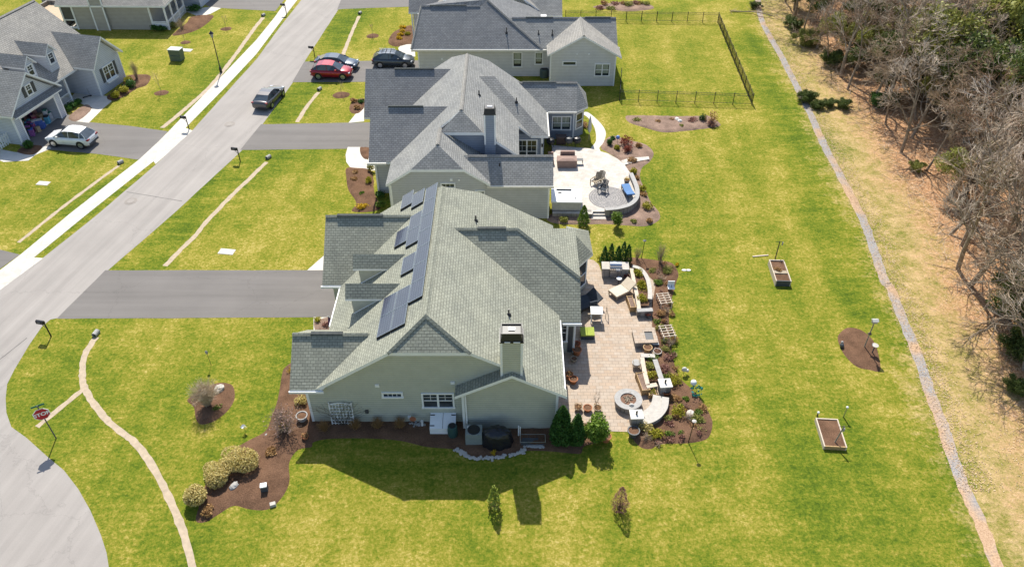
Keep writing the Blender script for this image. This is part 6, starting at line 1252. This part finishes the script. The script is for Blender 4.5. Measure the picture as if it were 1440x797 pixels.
# round paver circle
c=at(856,278,PZ); o=thing('paver_circle','round circle of grey paving stones set in the pale patio','paving circle',(c.x,c.y,PZ))
m,n,l,bs=nm('ring_pavers'); g=n.new('ShaderNodeTexCoord'); sp=n.new('ShaderNodeSeparateXYZ'); l.new(g.outputs['Object'],sp.inputs[0]); at2=mth(n,l,'ARCTAN2',sp.outputs[1],sp.outputs[0]); ln=n.new('ShaderNodeVectorMath'); ln.operation='LENGTH'; l.new(g.outputs['Object'],ln.inputs[0]); cx=n.new('ShaderNodeCombineXYZ'); l.new(mth(n,l,'MULTIPLY',at2,3.0),cx.inputs[0]); l.new(ln.outputs['Value'],cx.inputs[1])
br=n.new('ShaderNodeTexBrick'); l.new(cx.outputs[0],br.inputs['Vector']); br.inputs['Scale'].default_value=1; br.inputs['Brick Width'].default_value=.45; br.inputs['Row Height'].default_value=.21; br.inputs['Mortar Size'].default_value=.02; br.inputs['Color1'].default_value=(.34,.32,.30,1); br.inputs['Color2'].default_value=(.24,.23,.225,1); br.inputs['Mortar'].default_value=(.13,.125,.12,1); l.new(br.outputs['Color'],bs.inputs['Base Color']); bs.inputs['Roughness'].default_value=.9
b=MB(); b.lathe([(1.72,0),(1.72,.012),(0.01,.012)],(0,0,0),40); b.build('ring',m,o,world=False)
# curved retaining wall
ar=[(885,246),(890,256),(894,268),(893,280),(884,290),(870,296),(850,298)]
pts=catmull([tuple(G(*p,PZ+.35))[:2] for p in [(887,243),(892,254),(896,266),(895,278),(886,287),(870,292),(851,294)]],False,5); c=pts[len(pts)//2]; o=thing('retaining_wall','curved grey block wall along the near side of the pale patio','retaining wall',(c[0],c[1],0)); w_,mc=wallstrip('wall',pts,.3,0,PZ+.35,[BLOCK],o,.07); mc.build('coping',CAPG,o)
# steps
c=at(842,309); o=thing('patio_step','two pale stone steps down from the pale patio','steps',c,R(0)); b=MB(); b.box(-.62,.62,.35,.85,0,.28); b.build('tread',PAVE2,o,world=False); b=MB(); b.box(-.62,.62,-.1,.35,0,.14); b.build('tread',PAVE2,o,world=False)
# hot tub with white top and translucent skirt
c=at(797,296,PZ); o=thing('hot_tub','white covered square table or tub with pale skirts on the pale patio','hot tub',c,R(-2)); b=MB(); b.box(-1.25,1.15,0,1.9,0,.78); b.build('skirt',M('pale_skirt',(.50,.48,.44),.5,.12,4),o,world=False); b=MB(); b.box(-1.33,1.23,-.07,1.97,.78,.9); b.build('cover_lid',WHITE,o,world=False)
b=MB(); b.box(-.9,.4,1.7,1.75,.9,1.02); b.obox((-.6,1.3),.3,.2,.9,.96); b.obox((.7,.5),.2,.1,.9,.95); b.build('handle',DKGREY,o,world=False)
c=at(765,300)
c=at(789,312); b=MB(); p0=G(777,309); p1=G(832,309); b.box(p0.x,p1.x,p0.y+.6,p0.y+.85,0,PZ+.02); o=b.build('garden_wall',BLOCK,None); tag(o,'low grey block wall before the white covered tub','garden wall')
for px,py,lb,m in [(774,207,'black kettle grill in the shade of the blue grey house',BLACK),(811,205,'black covered item nearest the curved white walk',BLACK),(800,205,'blue grey bin between the black items',DKGREY)]:
    c=at(px,py,PZ); o=thing('patio_item',lb,'grill' if 'kettle' in lb else 'storage item',c,0,'dark items in the shade of the blue grey house'); o.name='kettle_grill' if 'kettle' in lb else 'storage_bin'; b=MB(); b.lathe([(.25,.35),(.38,.5),(.4,.7),(.3,.88),(.05,.95)],(0,0,0),14); b.build('bowl',m,o,world=False)
    for a in (0,2.1,4.2): b=MB(); b.tube((.15*math.cos(a),.15*math.sin(a),.4),(.32*math.cos(a),.32*math.sin(a),0),.02); b.build('leg',BLACK,o,world=False)
c=at(789,204,PZ); o=thing('storage_box','dark brown lidded storage box against the blue grey wall','storage box',c); b=MB(); b.box(-.45,.45,0,.6,0,.75); b.build('box',M('dark_brown',(.05,.035,.03),.6),o,world=False); b=MB(); b.box(-.5,.5,-.05,.65,.75,.82); b.build('lid',M('dark_brown_lid',(.07,.05,.045),.6),o,world=False)
c=at(828,197); o=thing('folded_umbrella','pale closed umbrella standing by the blue grey bay','umbrella',c); b=MB(); b.tube((0,0,0),(0,0,2.6),.025); b.build('pole',WOODP,o,world=False); b=MB(); b.lathe([(.12,.9),(.2,1.2),(.14,2.0),(.03,2.55)],(0,0,0),12); b.build('canopy',CREAM,o,world=False)
potm('orange flowering pot at the curved wall of the pale patio',881,259,.25,.45,DKGREY,LYL,z0=PZ); o=ornament('small blue ball ornament beside the red shrubs',868,203,'ball'); 
for ch in o.children:
    if ch.name.startswith('figure'): ch.data=ch.data.copy(); ch.data.materials[0]=M('blue_glaze',(.1,.2,.5),.2)
# ================= back lawn
def raised(lb,cx,cy,sx,sy,rz,wall_m,h=.35):
    c=at(cx,cy); o=thing('raised_bed',lb,'raised bed',c,rz,'timber raised beds in the back lawn'); b=MB(); t=.07
    b.box(-sx/2,-sx/2+t,-sy/2,sy/2,0,h); b.box(sx/2-t,sx/2,-sy/2,sy/2,0,h); b.box(-sx/2+t,sx/2-t,sy/2-t,sy/2,0,h); b.build('side_board',WOODP,o,world=False)
    b=MB(); b.box(-sx/2+t,sx/2-t,-sy/2,-sy/2+t,0,h); b.build('end_board',wall_m,o,world=False); b=MB(); b.box(-sx/2+t,sx/2-t,-sy/2+t,sy/2-t,0,h*.8); b.build('soil',MULCH,o,world=False); return o,c
o,c=raised('timber raised bed with dark end nearest the house, upper left of the teardrop bed',1095,387,1.15,2.6,R(-3),DKGREY,.5)
b=MB(); b.box(-.5,.5,-.35,.0,.42,.47);b.build('plank',WOODG,o,world=False)
bush('dry plants in the upper raised bed',1095,380,.35,.25,LTAN,220,.06,None,z0=.4)
o,c=raised('timber raised bed at the lower right of the back lawn',1167,612,1.35,2.2,R(-4),WOOD,.3)
def bpole(lb,px,py,h,m,kind,lean=(0,0)):
    c=at(px,py); o=thing('bird_feeder_pole' if kind!='house' else 'bird_house',lb,'bird feeder' if kind!='house' else 'bird house',c); b=MB(); T=Vector((lean[0],lean[1],h)); b.tube((0,0,0),T,.045,.04,8); b.build('pole',m,o,world=False)
    b=MB()
    if kind=='house': b.box(-.16,.16,-.12,.12,h,h+.2); b.build('box',CAPST,o,world=False); b=MB(); b.prismX([(-.17,h+.2),(.17,h+.2),(0,h+.32)],-.2,.2); b.build('roof',CREAM,o,world=False); b=MB(); b.lathe([(.05,h*.55),(.14,h*.56),(.04,h*.62)],(0,0,0),10); b.build('baffle',BARKD,o,world=False)
    elif kind=='tri': b.path([(T.x-.3,T.y,h-.05),(T.x,T.y,h),(T.x+.25,T.y,h-.05)],.015); b.build('arm',BLACK,o,world=False); b=MB(); b.tube((.25,0,h-.35),(.25,0,h-.08),.05,.05,8); b.build('feeder',CAPG,o,world=False)
    elif kind=='dish': b.lathe([(.05,h),(.2,h+.05),(.22,h+.1)],(0,0,0),12); b.build('dish',CAPST,o,world=False)
    else: b.ball((T.x,T.y,h),.08); b.build('top',WHITE,o,world=False)
    return o
bpole('tall wooden pole with a white bird house in the teardrop bed',1215,489,2.35,WOODG,'house'); bpole('short grey bird feeder beside the tall bird house pole',1226,497,.7,DKGREY,'dish'); bpole('dark pole with a small arm behind the upper raised bed',1090,364,1.7,BARKD,'tri'); bpole('dark slanting feeder pole in the lower raised bed',1172,625,1.6,WOODG,'tri',(.25,.1)); bpole('thin stake with a small white top above the lower raised bed',1186,586,.9,STEEL,'ball'); bpole('tiny post at the upper corner of the lower raised bed',1149,585,.35,BARKD,'ball')
c=at(1183,488); o=thing('rabbit_ornament','small dark blue green ornament at the left rim of the teardrop bed','garden ornament',c); b=MB(); b.ball((0,0,.18),.14,.18,.18); b.build('figure_body',DKGREY,o,world=False); b=MB(); b.ball((0,.1,.38),.09); b.build('figure_head',CAPG,o,world=False)
c=at(1080,360); b=MB(); b.obox((c.x-.6,c.y),1.3,.1,.0,.06,R(8)); o=b.build('timber_plank',WOODP,None); tag(o,'pale timber plank lying at the top of the upper raised bed','plank')
# garage clutter across the street
GC=[(.06,.12,.4),(.5,.1,.15),(.6,.6,.62),(.05,.25,.2),(.45,.33,.2),(.3,.1,.3),(.04,.04,.05),(.7,.35,.3),(.1,.35,.5)]
mt=[M('clutter_%s'%nm_,c_,.6,.2,4) for nm_,c_ in zip(['blue','red','white','green','tan','purple','black','pink','sky'],GC)]
for i in range(34):
    u=random.uniform(1.1,5.3); v=.35+random.random()**1.6*4; a=R(77); x=-47.0+u*math.cos(a)-v*math.sin(a); y=65.37+u*math.sin(a)+v*math.cos(a); h=random.uniform(.4,1.3); s=random.uniform(.3,.55)
    o=thing('storage_box','stored box or bag inside the open garage across the street','storage box',(x,y,.03),random.uniform(0,3),'things stored in the open garage'); b=MB(); b.obox((0,0),s,s*.8,0,h*.9,0,0,.02,.02); b.build('box',mt[i%9],o,world=False); b=MB(); b.obox((0,0),s*1.05,s*.85,h*.9,h*.9+.05); b.build('lid',mt[(i*5+2)%9],o,world=False)
c=at(9,207); o=thing('picket_gate','white picket gate panel beside the garage wall at the left edge','gate',tuple(c),R(75)); b=MB()
for i in range(9): b.box(-1.1+i*.27,-.95+i*.27,-.02,.02,.1,1.25)
b.build('picket',WHITE,o,world=False); b=MB(); b.box(-1.2,1.3,.02,.06,.3,.42); b.box(-1.2,1.3,.02,.06,.95,1.07); b.box(-1.3,-1.18,-.06,.06,0,1.4); b.box(1.25,1.37,-.06,.06,0,1.4); b.build('gate_frame',WHITE,o,world=False)
b=MB(); c=at(123,137); o=thing('scooter','small dark scooter standing on the shaded front walk','scooter',c,R(40)); b.box(-.35,.35,-.06,.06,.08,.13); b.build('deck',BLACK,o,world=False); b=MB(); b.tube((.33,0,.1),(.25,0,.85),.025); b.tube((.25,-.2,.85),(.25,.2,.85),.02); b.build('handlebar',STEEL,o,world=False)
for x in (-.38,.38): b=MB(); b.tube((x,-.02,.08),(x,.02,.08),.08,.08,10); b.build('wheel',TYRE,o,world=False)
# ================= the wood
random.seed(11)
def tree_proto(h,depth,spread,gn,bm_=BARK,lean=.0):
    b=MB(); q=MB(); p=Vector((0,0,0)); d=Vector((random.gauss(0,.10),random.gauss(0,.10),1)).normalized(); r=h*.016
    L=h*.17; 
    for s in range(3):
        e=p+d*L; b.tube(p,e,r,r*.86,7,cap=False); p=e; r*=.86; d=(d+Vector((random.gauss(0,.12),random.gauss(0,.12),.1))).normalized()
        if s>0:
            for k_ in range(2): nd=(d*.6+Vector((random.gauss(0,.7),random.gauss(0,.7),.25))).normalized(); grow(b,q,p-d*L*random.random()*.7,nd,h*.17,r*.55,depth-1,spread,gn,.1,.014)
    grow(b,q,p,d,h*.19,r,depth,spread,gn,.12,.014)
    def me(mb,nm_,mt_):
        m_=bpy.data.meshes.new(nm_); m_.from_pydata(mb.v,[],mb.f); m_.materials.append(mt_); return m_
    return me(b,'trunk',bm_),me(q,'crown',TWIG)
TWIG2=M('twig_bark_pale',(.56,.46,.36),.95,.3,1.2); TWIG3=M('twig_bark_warm',(.34,.22,.14),.95,.3,1.2)
PROT=[tree_proto(1.0*h,5,sp,3) for h,sp in ((12,.5),(13,.55),(11,.65),(14,.48),(12,.6),(9,.7),(10,.75))]
for i_,m_ in ((1,TWIG2),(3,TWIG2),(4,TWIG3),(6,TWIG3)): PROT[i_][1].materials[0]=m_
def tree(lb,x,y,i,s,rz,tilt,group,name='bare_tree'):
    o=bpy.data.objects.new(name,None); link(o); o.location=(x,y,0); o.rotation_euler=(tilt[0],tilt[1],rz); o.scale=(s,s,s); tag(o,lb,'tree',group)
    for nm_,me in zip(('trunk','crown'),PROT[i]): c=bpy.data.objects.new(nm_,me); link(c); c.parent=o
    return o
WG='bare trees of the wood on the right'
tb=[((1347,378),0,1.0,.0,-.12,'thick grey leaning bare tree at the wood edge, right of the curved one'),((1353,345),1,.9,0,.1,'bare tree just behind the thick leaning one'),((1336,330),5,1.0,-.1,-.45,'dark bare tree leaning strongly over the sandy strip'),((1364,402),3,.95,.1,.3,'bare tree leaning right above the lowest evergreens'),((1244,147),3,.95,.05,.1,'tall pale forked bare tree at the wood edge near the fallen bush'),((1228,142),2,.9,0,-.1,'dark trunked bare tree left of the pale forked tree'),((1192,126),4,.75,0,-.1,'thin dark trunked bare tree nearest the trail at the top'),((1405,440),4,1.0,.1,.2,'bare tree at the right edge above the long branch shadows'),((1440,520),5,1.1,0,-.35,'low bare tree at the right edge casting branch shadows'),((1425,500),3,.95,0,-.25,'bare tree at the right edge whose trunk leans over the leaf strewn ground'),((1458,545),0,.9,0,-.3,'bare tree beyond the right edge leaning towards the trail'),((1490,560),1,.9,0,-.2,'bare tree mostly beyond the right edge, lowest one'),((1475,470),0,.9,0,-.1,'bare tree mostly beyond the right edge, above the lowest'),((1530,620),6,1.1,0,-.2,'far right bare tree beyond the lower right edge')]
for (p,i,s,tx,ty,lb) in tb:
    c=at(*p); tree(lb,c.x,c.y,i,s,random.uniform(0,6),(tx,ty),WG)
# interior fill
cnt=0; placed=[(at(*t[0]).x,at(*t[0]).y) for t in tb]
edge=[(1085,4),(1118,42),(1160,95),(1192,132),(1238,180),(1268,228),(1305,292),(1335,345),(1378,415),(1430,480),(1480,540)]
EW=[Vector(tuple(G(*p))[:2]) for p in edge]
def edge_x(y):
    if y>=EW[0].y: return EW[0].x+(y-EW[0].y)*.03
    for i in range(len(EW)-1):
        p,q=EW[i],EW[i+1]
        if q.y<=y<=p.y: return q.x+(p.x-q.x)*(y-q.y)/(p.y-q.y)
    return EW[-1].x+8
tries=0
while cnt<190 and tries<16000:
    tries+=1; y=random.uniform(36,128); x=edge_x(y)+random.random()**1.5*34+.5
    d=y*C_+H*S_; px=720+F*x/d
    if px>1640: continue
    if any((x-a)**2+(y-b_)**2<(2.6 if y<85 else 3.1)**2 for a,b_ in placed): continue
    placed.append((x,y)); tree('bare grey brown tree in the thick of the wood along the right side',x,y,random.randrange(7),random.uniform(.6,1.02),random.uniform(0,6.28),(random.gauss(0,.12),random.gauss(-.04,.16)),WG); cnt+=1
# evergreen and olive understorey
def leafproto(r,h,n,s,kind):
    b=MB()
    lobes=[(random.gauss(0,.45)*r,random.gauss(0,.45)*r,random.uniform(.3,.8)*h if kind==0 else random.uniform(.12,.6)*h,random.uniform(.25,.5)*r) for _ in range(14 if kind==0 else 22)]
    for i in range(n):
        L=random.choice(lobes); v=Vector((random.gauss(0,1),random.gauss(0,1),random.gauss(0,1))).normalized()*random.uniform(.3,1); b.leaf((L[0]+v.x*L[3],L[1]+v.y*L[3],max(.1,L[2]+v.z*L[3]*.8)),s*random.uniform(.6,1.4),up=.5)
    m_=bpy.data.meshes.new('foliage'); m_.from_pydata(b.v,[],b.f)
    b=MB(); b.tube((0,0,0),(0,0,h*.7),.12,.04,6)
    for L in lobes: b.tube((0,0,h*.25),(L[0],L[1],L[2]),.05,.015,4,cap=False)
    t_=bpy.data.meshes.new('trunk'); t_.from_pydata(b.v,[],b.f); t_.materials.append(BARKD); return m_,t_
EV=[leafproto(2.2,5,13000,.075,0),leafproto(2.6,6,15000,.075,0),leafproto(1.7,2.6,9000,.07,1)]
def ever(lb,x,y,i,s,m,group,cat='evergreen tree',name='evergreen_tree'):
    o=bpy.data.objects.new(name,None); link(o); o.location=(x,y,0); o.rotation_euler=(0,0,random.uniform(0,6)); o.scale=(s,s,s*random.uniform(.85,1.1)); tag(o,lb,cat,group)
    key=(i,m.name)
    if key not in MC: me=EV[i][0].copy(); me.materials.append(m); MC[key]=me
    for nm_,me in (('crown',MC[key]),('trunk',EV[i][1])): c=bpy.data.objects.new(nm_,me); link(c); c.parent=o
MC={}
EG='evergreens and leafing bushes of the wood'
for px,py,i,s,m,lb in [(1245,130,1,1.3,LHOL,'dark holly like evergreen behind the pale forked tree'),(1238,150,2,.8,LD,'low dark evergreen at the foot of the pale forked tree'),(1315,125,1,1.5,LHOL,'dark evergreen in the upper wood, right of the forked tree'),(1350,160,2,1.9,LOL,'yellow olive bush in the upper wood'),(1372,125,1,1.9,LOL,'large olive leafing tree in the upper wood'),(1425,110,1,2.0,LOL,'large olive leafing tree at the top right corner'),(1400,150,0,1.8,LOL,'olive leafing tree left of the corner one'),(1262,75,0,1.3,LOL,'yellow olive small tree near the top of the wood edge'),(1180,42,2,.9,LHOL,'low dark evergreen near the fallen branches at the top'),(1418,450,0,1.0,LHOL,'dark evergreen at the right edge behind bare branches'),(1445,460,1,1.1,LHOL,'dark evergreen cut by the right edge'),(1437,500,2,.9,LHOL,'lower dark evergreen at the right edge'),(1445,395,1,.7,LOL,'olive evergreen at the right edge above the dark ones'),(1290,240,2,.5,LOL,'small olive bush at the wood edge by the leaning tree'),(1134,143,2,.62,LHOL,'low dark juniper like bush overhanging the trail'),(1150,152,2,.5,LHOL,'second low bush right of the one overhanging the trail'),(1112,40,2,.8,LHOL,'dark evergreen bush at the wood edge nearest the fallen branch'),(1135,62,2,1.0,LOL,'olive bush at the wood edge second from the top'),(1150,30,0,.9,LHOL,'dark evergreen in the wood beside the top of the trail'),(1172,92,2,.9,LHOL,'dark evergreen bush at the wood edge above the thin dark trunk'),(1120,12,1,.8,LHOL,'dark evergreen at the top edge right of the trail'),(1168,150,2,.5,LHOL,'third low bush in the row reaching from the trail to the wood'),(1187,152,2,.55,LHOL,'fourth low bush in the row, nearest the wood'),(1425,475,1,1.1,LHOL,'tall dark evergreen at the right edge above the branch shadows'),(1330,45,1,1.6,LHOL,'tall dark evergreen deep in the wood near the top edge'),(1062,12,2,.5,LHOL,'low scrubby bush at the top of the trail'),(1428,550,2,.5,LHOL,'small dark bush at the right edge among the leaves')]:
    c=at(px,py); ever(lb,c.x,c.y,i,s,m,EG)
for i in range(46):
    y=random.uniform(44,125); x=edge_x(y)+random.uniform(3,34); ever('leafing bush scattered under the bare trees of the wood',x,y,random.randrange(3),random.uniform(.5,1.3),[LOL,LHOL,LOL][i%3],EG,'bush','bush')
for i in range(26):
    y=random.uniform(56,100); x=edge_x(y)+random.uniform(7,34); ever('tall olive leafing tree among the bare trees of the wood',x,y,random.randrange(2),random.uniform(1.7,2.7),[LOL,LHOL,LHOL][i%3],EG)
# fallen branch tangle on the ground of the wood and at its edge
b=MB()
for i in range(1500):
    y=random.uniform(38,112); x=edge_x(y)-1.5+random.random()**1.3*26; p=Vector((x,y,random.uniform(.02,.5))); a=random.uniform(0,6.28); d=Vector((math.cos(a),math.sin(a),random.uniform(-.05,.35))).normalized()
    for s in range(4):
        e=p+d*random.uniform(.3,.8); e.z=max(.02,e.z); b.tube(p,e,.022-.004*s,.018-.004*s,3,cap=False); 
        if random.random()<.6: f=e+Vector((random.gauss(0,.5),random.gauss(0,.5),random.uniform(0,.4))); b.tube(e,f,.01,.006,3,cap=False)
        p=e; d=(d+Vector((random.gauss(0,.35),random.gauss(0,.35),random.gauss(0,.15)))).normalized()
o=b.build('brushwood',TWIG,None,uv=False); tag(o,'tangle of fallen grey twigs covering the floor of the wood','brushwood',kind='stuff')
# leaf litter
b=MB()
for i in range(34000):
    y=random.uniform(26,110); x=trail_x(y)+random.choice((random.uniform(3,30),random.gauss(8,4),random.gauss(.6,.7)))
    if x<trail_x(y)-.6: continue
    b.leaf((x,y,.03),.05,up=3)
o=b.build('leaf_litter',leafm('litter_leaf',(.38,.25,.14),(.75,.58,.38),.9,.1),None,uv=False); tag(o,'scattered dry tan leaves along the trail and wood edge','fallen leaves',kind='stuff')
o=thing('fallen_branch','long pale fallen branch across the head of the trail','fallen branch',(0,0,0)); b=MB(); pts=[G(1085,22,.3),G(1068,18,.4),G(1058,17,.2),G(1027,16,.1)]; b.path([tuple(p) for p in pts],.07,6); b.build('limb',WOODG,o); b=MB()
for p in pts: 
    for q in range(8): b.tube(tuple(p),tuple(Vector(p)+Vector((random.gauss(0,.8),random.gauss(0,.6),random.random()*.5))),.02,.008,3)
b.build('twig',TWIG,o,uv=False)
